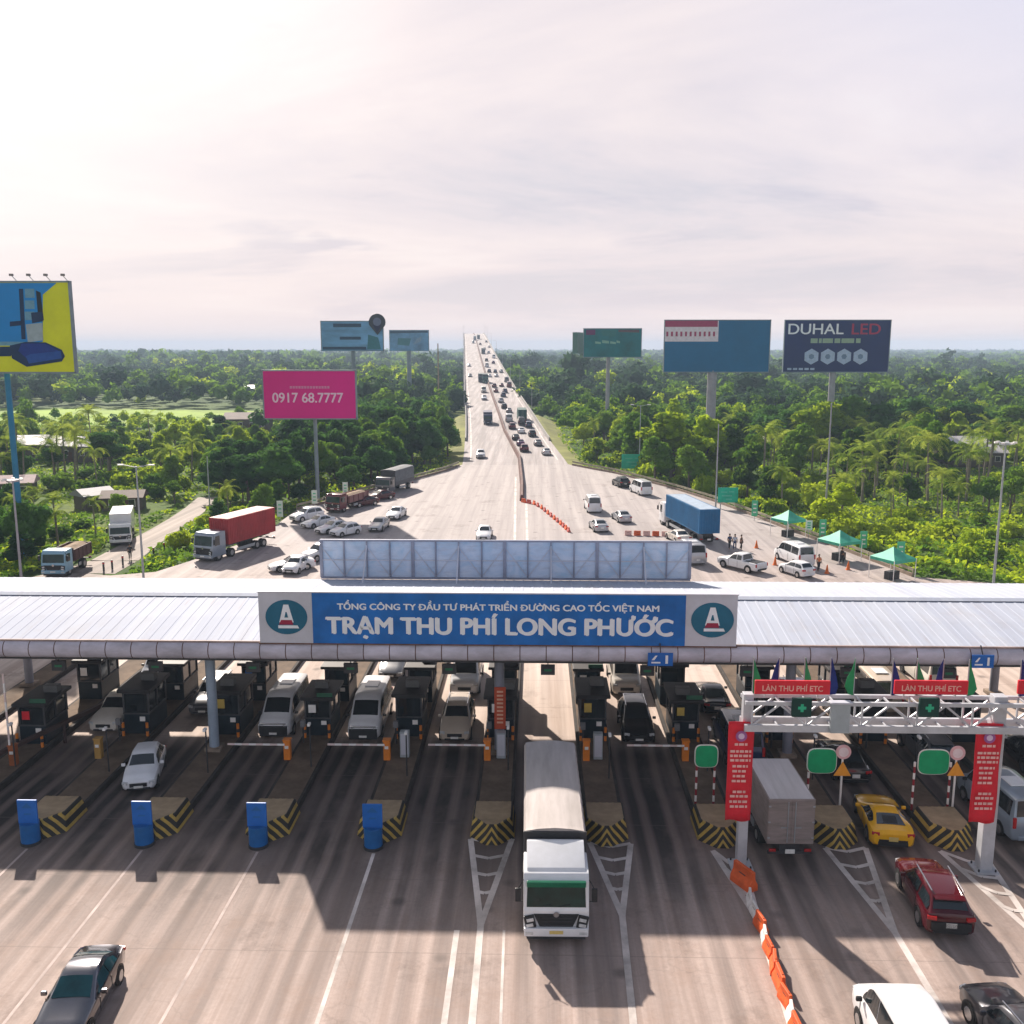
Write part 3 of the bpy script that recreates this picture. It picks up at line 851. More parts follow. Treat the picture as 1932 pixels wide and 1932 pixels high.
# booths
booth_dark = M('booth_body', (0.007, 0.018, 0.028), 0.45, 0.1, 0.25, 1.2)
booth_frame = M('booth_frame', (0.07, 0.07, 0.075), 0.5, 0.2, 0.2, 1.0)
booth_roof = M('booth_roof', (0.035, 0.033, 0.035), 0.6, 0.2, 0.25, 1.0)
def booth(loc, label):
    t = thing('toll_booth', label, 'toll booth', loc, 0, 'toll booths on the islands')
    MB().box((0, 0, 0.55), (1.5, 2.6, 1.1), booth_dark, bev=0.03).build('lower_body', t)
    f = MB()
    for x in (-0.72, 0.72):
        for y in (-1.27, 0, 1.27): f.box((x, y, 1.7), (0.09, 0.09, 1.2), booth_frame)
    f.box((0, 0, 1.12), (1.56, 2.66, 0.07), booth_frame); f.box((0, 0, 2.28), (1.56, 2.66, 0.1), booth_frame)
    f.build('window_frame', t)
    MB().box((0, 0, 1.7), (1.40, 2.5, 1.1), glass_m).build('glazing', t)
    MB().box((0, 0, 2.42), (1.95, 3.1, 0.2), booth_roof, bev=0.05).build('booth_roof', t)
    vr = random.Random(int(loc[0] * 10) + int(loc[1]))
    t.scale = (1, 1, vr.uniform(.93, 1.1))
    if vr.random() < .6: MB().box((-.3, -1.345, 1.75), (.42, .04, .5), (redban_m, pale_m, M('poster_yellow', (.5, .36, .08), .6), blue_m)[vr.randrange(4)]).build('poster', t)
    if vr.random() < .5: MB().box((.45, -1.36, 2.62), (.9, .06, .3), (dark_m, M('board_greenish', (.03, .12, .07), .6))[vr.randrange(2)]).build('roof_board', t)
    a = MB().box((0.15 + vr.uniform(-.4, .3), vr.uniform(-.6, .6), 2.72), (0.8, 0.5, 0.42), M('ac_case', (0.12, 0.12, 0.12), 0.6), bev=0.02); a.build('air_conditioner', t)
    MB().box((0.35, -1.335, 0.85), (0.3, 0.05, 0.25), pale_m).build('notice', t)
    return t
bl = {-6: 'toll booth in the outermost lane at the frame edge', -5: 'dark teal toll booth standing alone in sunlight beside the brown rail', -4: 'toll booth beside the white pickup truck', -3: 'toll booth behind the blue-grey canopy column',
      -2: 'toll booth between the column and the shaded black-nosed van', -1: 'toll booth between the two waiting white-roofed vans', 0: 'toll booth behind the column with the red notice', 1: 'toll booth just behind the canvas truck',
      2: 'toll booth beside the green oval sign nearest the slim gantry post', 3: 'toll booth behind the middle green oval sign', 4: 'toll booth behind the green oval sign next to the thick gantry post', 5: 'toll booth beyond the silver blue van'}
for k in range(-6, 6):
    X = LANE0 + PITCHX * k
    booth((X, 53.2 if k != -5 else 51.6, 0.35), bl[k])
for k in range(-5, 5):
    X = LANE0 + PITCHX * k
    t = booth((X, 58.6, 0.35), 'second toll booth in the back row deep under the canopy')
    t['group'] = 'back row toll booths'
# barrier gates
yelorange = M('gate_orange', (0.75, 0.22, 0.02), 0.5, 0, 0.15, 2)
def gate(x, y, arm, label, up=False, col=None):
    t = thing('barrier_gate', label, 'barrier gate', (x, y, 0.35), 0, 'barrier gates at the lane exits')
    b = MB().box((0, 0, 0.55), (0.36, 0.36, 1.1), col or yelorange, bev=0.03); b.box((0, 0, 1.13), (0.42, 0.42, 0.06), col or yelorange); b.build('housing', t)
    MB().box((0, -0.2, 0.75), (0.2, 0.03, 0.16), pale_m).build('label_plate', t)
    if arm:
        a = MB()
        n = 8; L = arm
        for i in range(n):
            mt = pale_m if i % 2 == 0 else M('arm_pink', (0.72, 0.58, 0.55), 0.5)
            if up: a.box((-0.1, -0.1 + 0, 0.95 + (i + 0.5) * L / n), (0.09, 0.06, L / n - 0.002), mt)
            else: a.box((-(i + 0.5) * L / n - 0.1, -0.22, 0.92), (L / n - 0.002, 0.05, 0.10), mt)
        a.build('arm', t)
    return t
gate(LANE0 - 0.62, 48.9, 3.1, 'orange barrier gate with a white arm, in front of the red notice column')
gate(LANE0 - PITCHX - 0.8, 48.8, 3.1, 'orange barrier gate with its white arm down, second from the red notice column')
gate(LANE0 - 2 * PITCHX - 0.95, 48.7, 3.1, 'orange barrier gate next to the blue-grey canopy column, white arm down')
gate(LANE0 + PITCHX - 0.52, 49.0, 0, 'orange barrier gate housing without arm, beside the rear of the canvas truck')
gate(LANE0 + 2 * PITCHX - 0.42, 49.1, 3.1, 'orange barrier gate with white arm beside the small green oval sign')
gate(LANE0 - 4 * PITCHX - 0.75, 48.6, 0, 'mustard barrier post in front of the white pickup', col=M('mustard', (0.42, 0.24, 0.06), 0.6))
gate(LANE0 - 5 * PITCHX + 0.35, 47.6, 4.2, 'rust coloured barrier gate below the brown rail', col=M('rust_orange', (0.34, 0.10, 0.03), 0.6), up=True)
# control cabinets
cabm = M('cabinet_grey', (0.36, 0.40, 0.43), 0.5, 0.1, 0.15, 1)
for k, lb in ((0, 'pale grey control cabinet on the island beside the canvas truck bed'), (-1, 'pale grey control cabinet behind the second orange gate'), (1, 'blue-grey control cabinet on the island half behind the canvas truck')):
    t = thing('control_cabinet', lb, 'cabinet', (LANE0 + PITCHX * k + 0.12, 49.2, 0.35))
    MB().box((0, 0, 0.75), (0.5, 0.45, 1.45), cabm, bev=0.03).build('cabinet_body', t)
    MB().box((0.0, -0.235, 0.8), (0.4, 0.02, 1.2), silver).build('door', t)
t = thing('notice_board', 'tall red vertical notice fixed to the central canopy column', 'notice', (LANE0 + 0.05, 49.55, 0))
MB().box((0, 0, 3.05), (0.62, 0.08, 2.4), M('notice_red', (0.42, 0.06, 0.02), 0.6, 0, 0.2), bev=0.01).build('board', t)
mb = MB()
for i in range(9): mb.box((0.0, -0.045, 4.0 - i * 0.22), (0.34, 0.01, 0.10), M('notice_text', (0.62, 0.36, 0.25), 0.6))
mb.build('printed_line', t)

# blue boards with crash drums at the noses of the four near-side islands
bluelo = M('drum_blue', (0.012, 0.12, 0.36), 0.45, 0, 0.15, 1.5)
for k, lb in ((-4, 'blue board over a blue crash drum at the island nose, outermost of the four'), (-3, 'blue board over a drum just below the white hatchback'),
              (-2, 'blue board over a drum at the island nose below the left open lane of the shaded van'), (-1, 'blue board over a drum at the island nose nearest the canvas truck')):
    if k == -2: lb = 'blue board over a drum between the two other blue boards near the truck'
    X = LANE0 + PITCHX * k - 0.1
    t = thing('lane_board', lb, 'lane board', (X, 40.1, 0), 0, 'blue boards at the island noses')
    MB().box((0, 0, 1.56), (0.90, 0.10, 1.15), blue_m, bev=0.02).build('board', t)
    MB().cyl((0, 0.05, 0.12), (0, 0.05, 1.02), 0.42, bluelo, n=20).build('drum', t, smooth=40)
    MB().cyl((0, 0.05, 0.0), (0, 0.05, 0.13), 0.46, dark_m, n=20).build('drum_base', t, smooth=40)
    mb = MB()
    mb.face([(-0.16, -0.054, 1.42), (0.16, -0.054, 1.42), (0.16, -0.054, 1.50), (-0.16, -0.054, 1.50)], bluelo)
    mb.face([(-0.25, -0.054, 1.75), (0.25, -0.054, 1.75), (0.0, -0.054, 2.0)], bluelo); mb.build('arrow_print', t)
    MB().cyl((0, 0.09, 0.1), (0, 0.09, 1.5), 0.05, grey_m).build('post', t)

# small hardware that crowds the islands
for k in range(-5, 5):
    X = LANE0 + PITCHX * k; rr_ = random.Random(k)
    grp = 'hardware posts on the toll islands'
    t = thing('card_reader', 'slim dark card reader post on a toll island ahead of its booth', 'card reader', (X - 0.62, 50.9, 0.35), 0, grp)
    MB().cyl((0, 0, 0), (0, 0, 1.0), 0.05, dark_m, n=8).build('post', t); MB().box((0, 0, 1.15), (0.28, 0.22, 0.38), M('reader_case', (0.16, 0.16, 0.17), .5), bev=.02).build('case', t)
    t = thing('camera_pole', 'thin camera pole with a small white camera on a toll island', 'camera pole', (X + 0.55, 47.2 + rr_.uniform(-.6, .6), 0.35), 0, 'camera poles on the toll islands')
    MB().cyl((0, 0, 0), (0, 0, 2.4), 0.04, dark_m, n=8).build('pole', t); MB().box((0, -.12, 2.45), (.14, .32, .14), pale_m, bev=.02).build('camera', t)
    t = thing('lane_light', 'dark lane light box hanging under the canopy over a lane', 'lane light', (X + PITCHX / 2, 48.75, 5.45), 0, 'lane lights under the canopy')
    MB().box((0, 0, 0.1), (.75, .18, .55), dark_m, bev=.02).build('case', t); MB().box((0, -.10, .1), (.4, .02, .12), M('dull_green', (.02, .16, .07), .5)).build('lamp', t); MB().bar((0, 0, .35), (0, 0, .9), .05, dark_m).build('hanger', t)
    for q in range(2):
        t = thing('bollard', 'short striped bollard guarding a toll booth', 'bollard', (X - .7 + q * 1.4, 51.6 if k != -5 else 49.9, 0.35), 0, 'striped bollards at the toll booths')
        MB().cyl((0, 0, 0), (0, 0, .8), .08, yelorange, n=10).build('post', t); MB().cyl((0, 0, .3), (0, 0, .5), .085, dark_m, n=10).build('band', t)

# brown rail / height bar on the far side lane
t = thing('height_rail', 'long dark brown rail running back beside the outermost toll lane', 'rail', (-27.5, 47, 0))
br_m = M('rail_brown', (0.07, 0.04, 0.035), 0.7)
mb = MB(); mb.bar((-2.6, -4.5, 1.15), (2.0, 9.0, 1.25), 0.22, br_m); mb.build('top_rail', t)
for i in range(4):
    MB().cyl((-2.6 + 1.5 * i, -4.5 + 4.4 * i, 0), (-2.6 + 1.5 * i, -4.5 + 4.4 * i, 1.2), 0.09, br_m).build('post', t)

# ------------------------------------------------------------------ ETC GANTRY
GY = 38.95
gt = thing('etc_gantry', 'silver lattice gantry on thick posts crossing the electronic toll lanes', 'gantry', (0, GY, 0))
galv = M('gantry_silver', (0.50, 0.51, 0.55), 0.42, 0.15, 0.16, 1.0)
PX = [9.05, 19.6, 30.2]
for i, x in enumerate(PX):
    p = MB()
    p.box((x, 0, 4.0), (0.42 if i == 0 else 0.55, 0.42 if i == 0 else 0.5, 8.0), galv, bev=0.02)
    p.box((x, 0, 0.05), (0.95, 0.95, 0.09), galv)
    for dx, dy in ((-.36, -.36), (.36, -.36), (.36, .36), (-.36, .36)): p.cyl((x + dx, dy, 0.05), (x + dx, dy, 0.2), 0.04, dark_m, n=6)
    p.build('post', gt)
xa, xb = PX[0] - 0.2, 33.0
tr = MB(); z0, z1 = 6.62, 7.72
for y in (-0.45, 0.45):
    tr.box(((xa + xb) / 2, y, z0), (xb - xa, 0.16, 0.30), galv); tr.box(((xa + xb) / 2, y, z1), (xb - xa, 0.14, 0.16), galv)
tr.build('chord', gt)
la = MB(); x = xa + 0.3; i = 0
while x < xb - 1.3:
    for y in (-0.45, 0.45):
        a, b = (z0 + .1, z1 - .05) if i % 2 == 0 else (z1 - .05, z0 + .1)
        la.bar((x, y, a), (x + 1.15, y, b), 0.075, galv)
        if i % 2 == 0: la.bar((x, y, z0), (x, y, z1), 0.07, galv)
    la.bar((x, -0.45, z1), (x, 0.45, z1), 0.07, galv); la.bar((x, -0.45, z0), (x, 0.45, z0), 0.07, galv)
    x += 1.15; i += 1
la.build('lattice', gt)
t = thing('equipment_box', 'pale grey equipment box fixed on the gantry between two red lane signs', 'equipment box', (V(1586, 1330, GY - .6).x, GY - 0.58, 6.5))
MB().box((0, 0, 0.65), (0.80, 0.22, 1.3), cabm, bev=0.03).build('case', t)
MB().box((0, 0, 1.34), (0.9, 0.35, 0.08), silver, bev=0.02).build('lid', t)
# lane signs on top of the truss
signred = M('lane_sign_red', (0.66, 0.02, 0.035), 0.5, 0, 0.1, 1)
pinkw = M('letter_pink', (0.80, 0.42, 0.36), 0.6)
for i, (x0, x1, lb) in enumerate(((1424, 1566, 'red lane sign on the gantry above the box truck lane'), (1687, 1826, 'red lane sign on the gantry above the yellow sports car lane'), (1920, 2062, 'red lane sign on the gantry cut by the picture edge above the silver van'))):
    a, b = V(x0, 1295, GY - .55), V(x1, 1295, GY - .55)
    t = thing('lane_sign', lb, 'lane sign', ((a.x + b.x) / 2, GY - 0.55, 0))
    w = b.x - a.x; za, zb = V(x0, 1309, GY - .55).z, V(x0, 1283, GY - .55).z
    MB().box((0, 0, (za + zb) / 2), (w, 0.12, zb - za), signred, bev=0.03).build('sign_panel', t)
    text_part('LÀN THU PHÍ ETC', pinkw, t, w * 0.80, (zb - za) * 0.50, (0, -0.062, (za + zb) / 2), bold=0.02)
    for dx in (-w * .35, w * .35): MB().box((dx, 0.12, za + 0.1), (0.06, 0.1, 0.5), galv).build('bracket', t)
# lane lights (green arrow in dark box) on the truss
for px_, lb in ((1512, 'dark lane signal with a green cross light, above the box truck'), (1752, 'dark lane signal with a green cross light, above the yellow sports car')):
    c = V(px_, 1334, GY - .6)
    t = thing('lane_signal', lb, 'lane signal', (c.x, GY - 0.62, c.z))
    MB().box((0, 0, 0), (0.82, 0.18, 0.82), M('signal_case', (0.004, 0.04, 0.032), 0.5), bev=0.03).build('case', t)
    mb = MB(); gl = M('green_led', (0.02, 0.3, 0.16), 0.5, emit=(0.05, 0.6, 0.35), estr=0.05)
    mb.box((0, -0.1, 0), (0.34, 0.02, 0.12), gl); mb.box((0, -0.1, 0), (0.12, 0.024, 0.34), gl); mb.build('lamp', t)
# vertical red banners on the posts
W4 = M('banner_text', (0.80, 0.45, 0.42), 0.6)
for k, (xt, yt, xb_, yb_, lb) in enumerate(((1397, 1362, 1394, 1548, 'tall red banner with a round emblem hung on the slim gantry post'), (1862, 1365, 1858, 1552, 'tall red banner with a round emblem hung on the thick gantry post'))):
    yf = GY - 0.36
    a, b = V(xt, yt, yf), V(xb_, yb_, yf); w = 1.08
    cx = (a.x + b.x) / 2
    t = thing('vertical_banner', lb, 'banner', (cx, yf, 0))
    bm = bmesh.new(); n = 14; rows_ = []
    for i in range(n + 1):
        f = i / n; z = a.z + (b.z - a.z) * f
        rows_.append([bm.verts.new((-w / 2 + w * j / 6, 0.035 * sin(f * 9 + j * 0.7) , z + (0.05 * sin(j * 1.1) if i == n else 0))) for j in range(7)])
    for i in range(n):
        for j in range(6): bm.faces.new((rows_[i][j], rows_[i + 1][j], rows_[i + 1][j + 1], rows_[i][j + 1]))
    m_ = MB(); m_.add(bm, redban_m); cl = m_.build('cloth', t, smooth=60)
    sol = cl.modifiers.new('thick', 'SOLIDIFY'); sol.thickness = 0.012
    mb = MB(); H_ = a.z - b.z
    for i, (fz_, ww) in enumerate(((0.22, .5), (0.29, .82), (0.335, .82), (0.38, .8), (0.44, .6), (0.49, .6), (0.54, .55), (0.59, .62), (0.70, .5), (0.745, .7), (0.80, .74), (0.85, .68))):
        z = a.z - H_ * fz_; x = -ww * w / 2; q = 0
        while x < ww * w / 2 - 0.05:
            l = (0.14, 0.2, 0.11, 0.17)[(q + i) % 4]; l = min(l, ww * w / 2 - x)
            mb.box((x + l / 2, -0.058, z), (l, 0.008, 0.105), W4); x += l + 0.045; q += 1
    mb.build('printed_line', t)
    mb = MB(); mb.cyl((0, -0.05, a.z - 0.62), (0, -0.066, a.z - 0.62), 0.24, M('emblem_violet', (0.32, 0.10, 0.30), 0.5), n=24)
    mb.cyl((0, -0.066, a.z - 0.62), (0, -0.072, a.z - 0.62), 0.13, M('emblem_pale', (0.65, 0.5, 0.66), 0.5), n=24); mb.build('emblem', t)
# feather flags along the gantry
fg = M('flag_green', (0.02, 0.26, 0.09), 0.7, 0, 0.2, 1); fb = M('flag_blue', (0.01, 0.025, 0.17), 0.7, 0, 0.2, 1)
for i, (px_, col) in enumerate(((1421, 'g'), (1470, 'b'), (1518, 'g'), (1567, 'b'), (1613, 'g'), (1684, 'b'), (1730, 'g'), (1780, 'b'), (1828, 'g'), (1926, 'b'))):
    c = V(px_, 1265, GY + 0.45)
    where = ('above the slim gantry post', 'over the box truck lane sign', 'at the far end of the first red lane sign', 'before the equipment box', 'just past the equipment box', 'at the start of the second red lane sign',
             'over the middle of the second red lane sign', 'near the end of the second red lane sign', 'above the thick gantry post', 'at the frame edge above the silver van')[i]
    t = thing('feather_flag', ('green' if col == 'g' else 'navy blue') + ' feather flag on the gantry ' + where, 'flag', (c.x, GY + 0.45, 7.75), 0, 'feather flags on the gantry'); t.scale = (.8, 1, .84)
    MB().cyl((0, 0, 0), (0, 0, 2.0), 0.03, grey_m, n=8).build('pole', t)
    bm = bmesh.new(); pts = [(0.02, 0.05), (0.30, 0.10), (0.46, 0.45), (0.38, 0.95), (0.20, 1.45), (0.02, 2.0)]
    if i % 3 == 1: pts = [(-x, z) for x, z in pts]
    wav = [0.10 * sin(q * 1.7 + i) for q in range(6)]
    A = [bm.verts.new((x, wav[q], z)) for q, (x, z) in enumerate(pts)]; B = [bm.verts.new((0.0, 0.0, z)) for q, (x, z) in enumerate(pts)]
    for q in range(5): bm.faces.new((B[q], A[q], A[q + 1], B[q + 1]))
    m_ = MB(); m_.add(bm, fg if col == 'g' else fb); o = m_.build('cloth', t)
    sol = o.modifiers.new('thick', 'SOLIDIFY'); sol.thickness = 0.015
# small blue lane-number signs hung under the fascia
for x0, x1, y0, y1, lb in ((1222, 1270, 1232, 1256, 'small blue sign with white glyphs hung under the canopy edge near the blue sign'), (1832, 1876, 1236, 1260, 'small blue sign with white glyphs hung under the canopy edge above the thick gantry post')):
    a, b = V(x0, y1, YE - 0.4), V(x1, y0, YE - 0.4)
    t = thing('lane_number_sign', lb, 'sign', ((a.x + b.x) / 2, YE - 0.4, (a.z + b.z) / 2)); w = b.x - a.x; h = b.z - a.z
    MB().box((0, 0, 0), (w, 0.06, h), blue_m, bev=0.01).build('plate', t)
    mb = MB(); mb.face([(-w * .36, -.034, -h * .05), (-w * .2, -.034, h * .3), (-w * .12, -.034, h * .3), (-w * .24, -.034, -h * .05)], W3)
    mb.face([(-w * .36, -.034, -h * .3), (w * .0, -.034, -h * .3), (w * .0, -.034, -h * .18), (-w * .36, -.034, -h * .18)], W3)
    mb.face([(w * .2, -.034, -h * .32), (w * .3, -.034, -h * .32), (w * .3, -.034, h * .32), (w * .2, -.034, h * .32)], W3); mb.build('glyph', t)
    MB().bar((0, 0.05, h / 2), (0, 0.35, h / 2 + 0.4), 0.05, dark_m).build('hanger', t)

# green oval ETC signs on the noses of the right-hand islands
def etc_sign(bx_, by_, w, posts, spd, lb, k):
    X = LANE0 + PITCHX * k
    y = 43.6
    c = V(bx_, by_, y)
    t = thing('oval_sign', lb, 'road sign', (c.x, y, 0))
    mb = MB(); n = 36; hh = 0.60 if k > 2 else 0.54
    mb.prism([(w / 2 * np.sign(cos(a)) * abs(cos(a)) ** 0.5, c.z + hh * np.sign(sin(a)) * abs(sin(a)) ** 0.5) for a in [2 * PI * i / n for i in range(n)]], -0.03, 0.03, M('oval_green', (0.005, 0.33, 0.13), 0.45, 0, 0.15, 1.3), axis='y'); mb.build('sign_panel', t)
    mb = MB()
    mb.prism([((w / 2 + .05) * np.sign(cos(a)) * abs(cos(a)) ** 0.5, c.z + (hh + .05) * np.sign(sin(a)) * abs(sin(a)) ** 0.5) for a in [2 * PI * i / n for i in range(n)]], 0.031, 0.05, pale_m, axis='y'); mb.build('rim', t)
    rwm = M('post_red', (0.25, 0.02, 0.03), 0.6)
    for px_ in posts:
        xx = V(px_, by_, y).x - c.x
        p = MB(); z = 0.35; i = 0
        while z < c.z - 0.1:
            p.cyl((xx, 0.1, z), (xx, 0.1, min(z + 0.32, c.z - 0.05)), 0.055, rwm if i % 2 == 0 else pale_m, n=10); z += 0.32; i += 1
        p.build('post', t)
    if spd:
        d = V(spd[0], spd[1], y)
        s2 = thing('speed_sign', ('round pinkish speed sign over a yellow triangle beside the yellow sports car' if k == 3 else 'round pinkish speed sign over a yellow triangle beside the thick gantry post'), 'road sign', (d.x, y - 0.02, 0))
        pz = V(spd[0], 1450, y).z
        MB().cyl((0, 0, d.z), (0, -0.05, d.z), 0.36, M('sign_pink', (0.70, 0.42, 0.44), 0.5), n=28).build('round_plate', s2)
        MB().cyl((0, -0.051, d.z), (0, -0.06, d.z), 0.24, M('sign_rose', (0.78, 0.66, 0.68), 0.5), n=28).build('plate_face', s2)
        mb = MB(); mb.prism([(-0.42, pz - 0.35), (0.42, pz - 0.35), (0.0, pz + 0.38)], -0.05, 0.0, M('warn_yellow', (0.75, 0.32, 0.03), 0.5), axis='y', bev=0.015); mb.build('triangle_plate', s2)
        MB().cyl((0, 0.05, 0.35), (0, 0.05, d.z), 0.05, pale_m, n=10).build('post', s2)
etc_sign(1333, 1427, 1.05, (1316, 1350), None, 'green oval sign on striped posts next to the slim gantry post', 2)
etc_sign(1551, 1436, 1.34, (1528,), (1591, 1418), 'green oval sign standing between the box truck and the yellow sports car', 3)
etc_sign(1762, 1438, 1.42, (1728, 1796), (1806, 1420), 'green oval sign between the yellow sports car and the thick gantry post', 4)
# water barriers
wb_o = M('barrier_orange', (0.72, 0.12, 0.03), 0.5, 0, 0.2, 2); wb_w = M('barrier_white', (0.74, 0.70, 0.68), 0.5, 0, 0.15, 2)
pp = [(1403, 1670, 'o'), (1415, 1703, 'w'), (1424, 1727, 'w'), (1435, 1752, 'o'), (1443, 1775, 'w'), (1451, 1799, 'o'), (1461, 1829, 'o'), (1471, 1860, 'o'), (1482, 1892, 'o'), (1493, 1922, 'w'), (1503, 1955, 'o')]
def water_barrier(p, ang, mat, label, sc=1.0, grp='water barriers closing off the middle of the plaza'):
    t = thing('water_barrier', label, 'water barrier', p, ang, grp); t.scale = (sc, sc, sc)
    b = MB(); b.prism([(-0.24, 0), (0.24, 0), (0.22, 0.25), (0.09, 0.5), (0.08, 0.8), (-0.08, 0.8), (-0.09, 0.5), (-0.22, 0.25)], -0.55, 0.55, mat, axis='y', bev=0.03); b.build('barrier_body', t)
    MB().cyl((0, 0.3, 0.78), (0, 0.3, 0.83), 0.05, mat, n=10).build('filler_cap', t)
    MB().box((0, 0, 0.5), (0.20, 0.36, 0.05), dark_m).build('slot', t)
    return t
wlab = ['orange water barrier standing first behind the slim gantry post', 'white water barrier, second after the slim gantry post', 'white water barrier, third after the slim gantry post', 'orange water barrier, fourth in the line from the gantry',
        'dull white water barrier between two orange ones, fifth in the line', 'orange water barrier, sixth in the line from the gantry', 'orange water barrier, seventh in the line, level with the white van roof', 'orange water barrier, eighth in the line, beside the white van',
        'orange water barrier, ninth in the line beside the white van', 'white water barrier, tenth in the line near the bottom edge', 'orange water barrier, last of the line at the bottom edge']
for i, (x, y, cc) in enumerate(pp):
    p = G(x, y); q = G(*pp[min(i + 1, len(pp) - 1)][:2]) if i < len(pp) - 1 else p + (p - G(*pp[i - 1][:2]))
    d = q - p
    water_barrier(p, math.atan2(-d.x, d.y) + (0.5 if i == 0 else (0.12, -.15, .05, .2, -.1)[i % 5]), wb_w if cc == 'w' else wb_o, wlab[i], 1.1 if i == 0 else (0.62 if cc == 'w' else (0.74, 0.8, 0.68)[i % 3]))
# ------------------------------------------------------------------ VEHICLES
def paint(name, col, rough=0.28, metal=0.0, coat=0.6):
    return M('paint_' + name, col, rough, metal, 0.06, 1.5, coat=coat)
P_WHITE = paint('white', (0.72, 0.73, 0.76)); P_SILVER = paint('silver', (0.44, 0.45, 0.48), 0.3, 0.4); P_BLACK = paint('black', (0.012, 0.012, 0.014), 0.2); P_GLOSS = paint('glossy_dark', (0.13, 0.13, 0.15), 0.2, 1.0, 1.0)
WIND = M('windscreen_glass', (0.004, 0.030, 0.024), 0.06, 0, 0.4, 1.5, spec=0.35)
P_RED = paint('crimson', (0.065, 0.002, 0.006), 0.2); P_YEL = paint('yellow', (0.80, 0.42, 0.008), 0.25); P_GREY = paint('grey', (0.13, 0.135, 0.15), 0.3, 0.3)
P_NAVY = paint('navy', (0.02, 0.035, 0.09)); P_MAROON = paint('maroon', (0.12, 0.015, 0.025)); P_TEAL = paint('green', (0.02, 0.12, 0.10)); P_BEIGE = paint('beige', (0.50, 0.42, 0.34)); P_CREAM = paint('cream', (0.66, 0.62, 0.56)); P_BLUE = paint('blue', (0.03, 0.13, 0.33)); P_STEEL = paint('steelblue', (0.26, 0.31, 0.38), 0.3, 0.3)
P_PURP = paint('purple', (0.09, 0.02, 0.10))
# stations: y, half width, sill z, belt z, roof half width, top z ; windscreen 3>4, rear window 6>7
SPEC = {
 'sedan': dict(st=[(-2.32, .70, .32, .56, .6, .60), (-2.15, .82, .22, .66, .68, .71), (-1.55, .88, .2, .78, .75, .86), (-.72, .90, .2, .92, .74, .98), (.05, .90, .2, .93, .60, 1.40),
                   (.45, .90, .2, .94, .60, 1.45), (1.0, .90, .2, .95, .58, 1.40), (1.72, .88, .2, .97, .70, 1.05), (2.2, .82, .24, .94, .66, .99), (2.32, .72, .34, .8, .62, .83)], wr=.33, wy=(-1.42, 1.38)),
 'hatchback': dict(st=[(-1.95, .68, .32, .60, .58, .64), (-1.8, .80, .24, .72, .68, .78), (-1.35, .84, .2, .84, .74, .93), (-.75, .86, .2, .95, .72, 1.03), (-.1, .86, .2, .96, .60, 1.44),
                   (.4, .86, .2, .97, .60, 1.50), (1.35, .86, .2, .98, .56, 1.44), (1.78, .84, .24, 1.0, .68, 1.04), (1.9, .80, .26, .98, .68, 1.0), (1.95, .74, .34, .8, .64, .84)], wr=.31, wy=(-1.22, 1.22)),
 'suv': dict(st=[(-2.28, .76, .38, .74, .64, .78), (-2.15, .86, .28, .86, .74, .92), (-1.6, .91, .25, .96, .80, 1.04), (-.85, .93, .25, 1.03, .78, 1.13), (-.15, .93, .25, 1.05, .66, 1.62),
                 (.5, .93, .25, 1.06, .67, 1.70), (1.75, .93, .25, 1.08, .62, 1.62), (2.14, .91, .27, 1.09, .76, 1.14), (2.24, .89, .30, 1.07, .78, 1.09), (2.30, .80, .38, .92, .72, .96)], wr=.37, wy=(-1.42, 1.36)),
 'minibus': dict(st=[(-2.72, .80, .36, .80, .66, .88), (-2.62, .90, .28, .98, .78, 1.06), (-2.3, .95, .25, 1.1, .82, 1.2), (-1.95, .97, .25, 1.2, .84, 1.34), (-1.15, .98, .25, 1.25, .78, 2.12),
                     (-.4, .98, .25, 1.25, .80, 2.26), (2.55, .98, .25, 1.25, .78, 2.22), (2.69, .97, .27, 1.25, .86, 1.36), (2.73, .95, .29, 1.22, .86, 1.26), (2.77, .88, .36, 1.0, .80, 1.04)], wr=.35, wy=(-1.75, 1.75)),
 'sports_car': dict(st=[(-2.25, .70, .28, .46, .6, .50), (-2.0, .88, .16, .60, .72, .66), (-1.4, .95, .15, .72, .80, .78), (-.75, .96, .15, .80, .74, .84), (.0, .94, .15, .83, .56, 1.17),
                        (.35, .94, .15, .86, .56, 1.21), (.8, .96, .15, .90, .54, 1.17), (1.8, .98, .15, .93, .74, .97), (2.12, .94, .2, .90, .72, .93), (2.26, .84, .30, .76, .68, .78)], wr=.35, wy=(-1.35, 1.40)),
 'pickup': dict(st=[(-2.6, .78, .42, .80, .66, .84), (-2.45, .88, .32, .92, .76, .98), (-1.9, .92, .3, 1.02, .82, 1.10), (-1.15, .93, .3, 1.08, .80, 1.17), (-.5, .93, .3, 1.10, .68, 1.70),
                    (.0, .93, .3, 1.10, .70, 1.78), (.65, .93, .3, 1.10, .68, 1.74), (.80, .93, .3, 1.10, .84, 1.12), (2.5, .92, .34, 1.08, .84, 1.10), (2.6, .88, .40, 1.0, .8, 1.02)], wr=.39, wy=(-1.65, 1.55)),
}
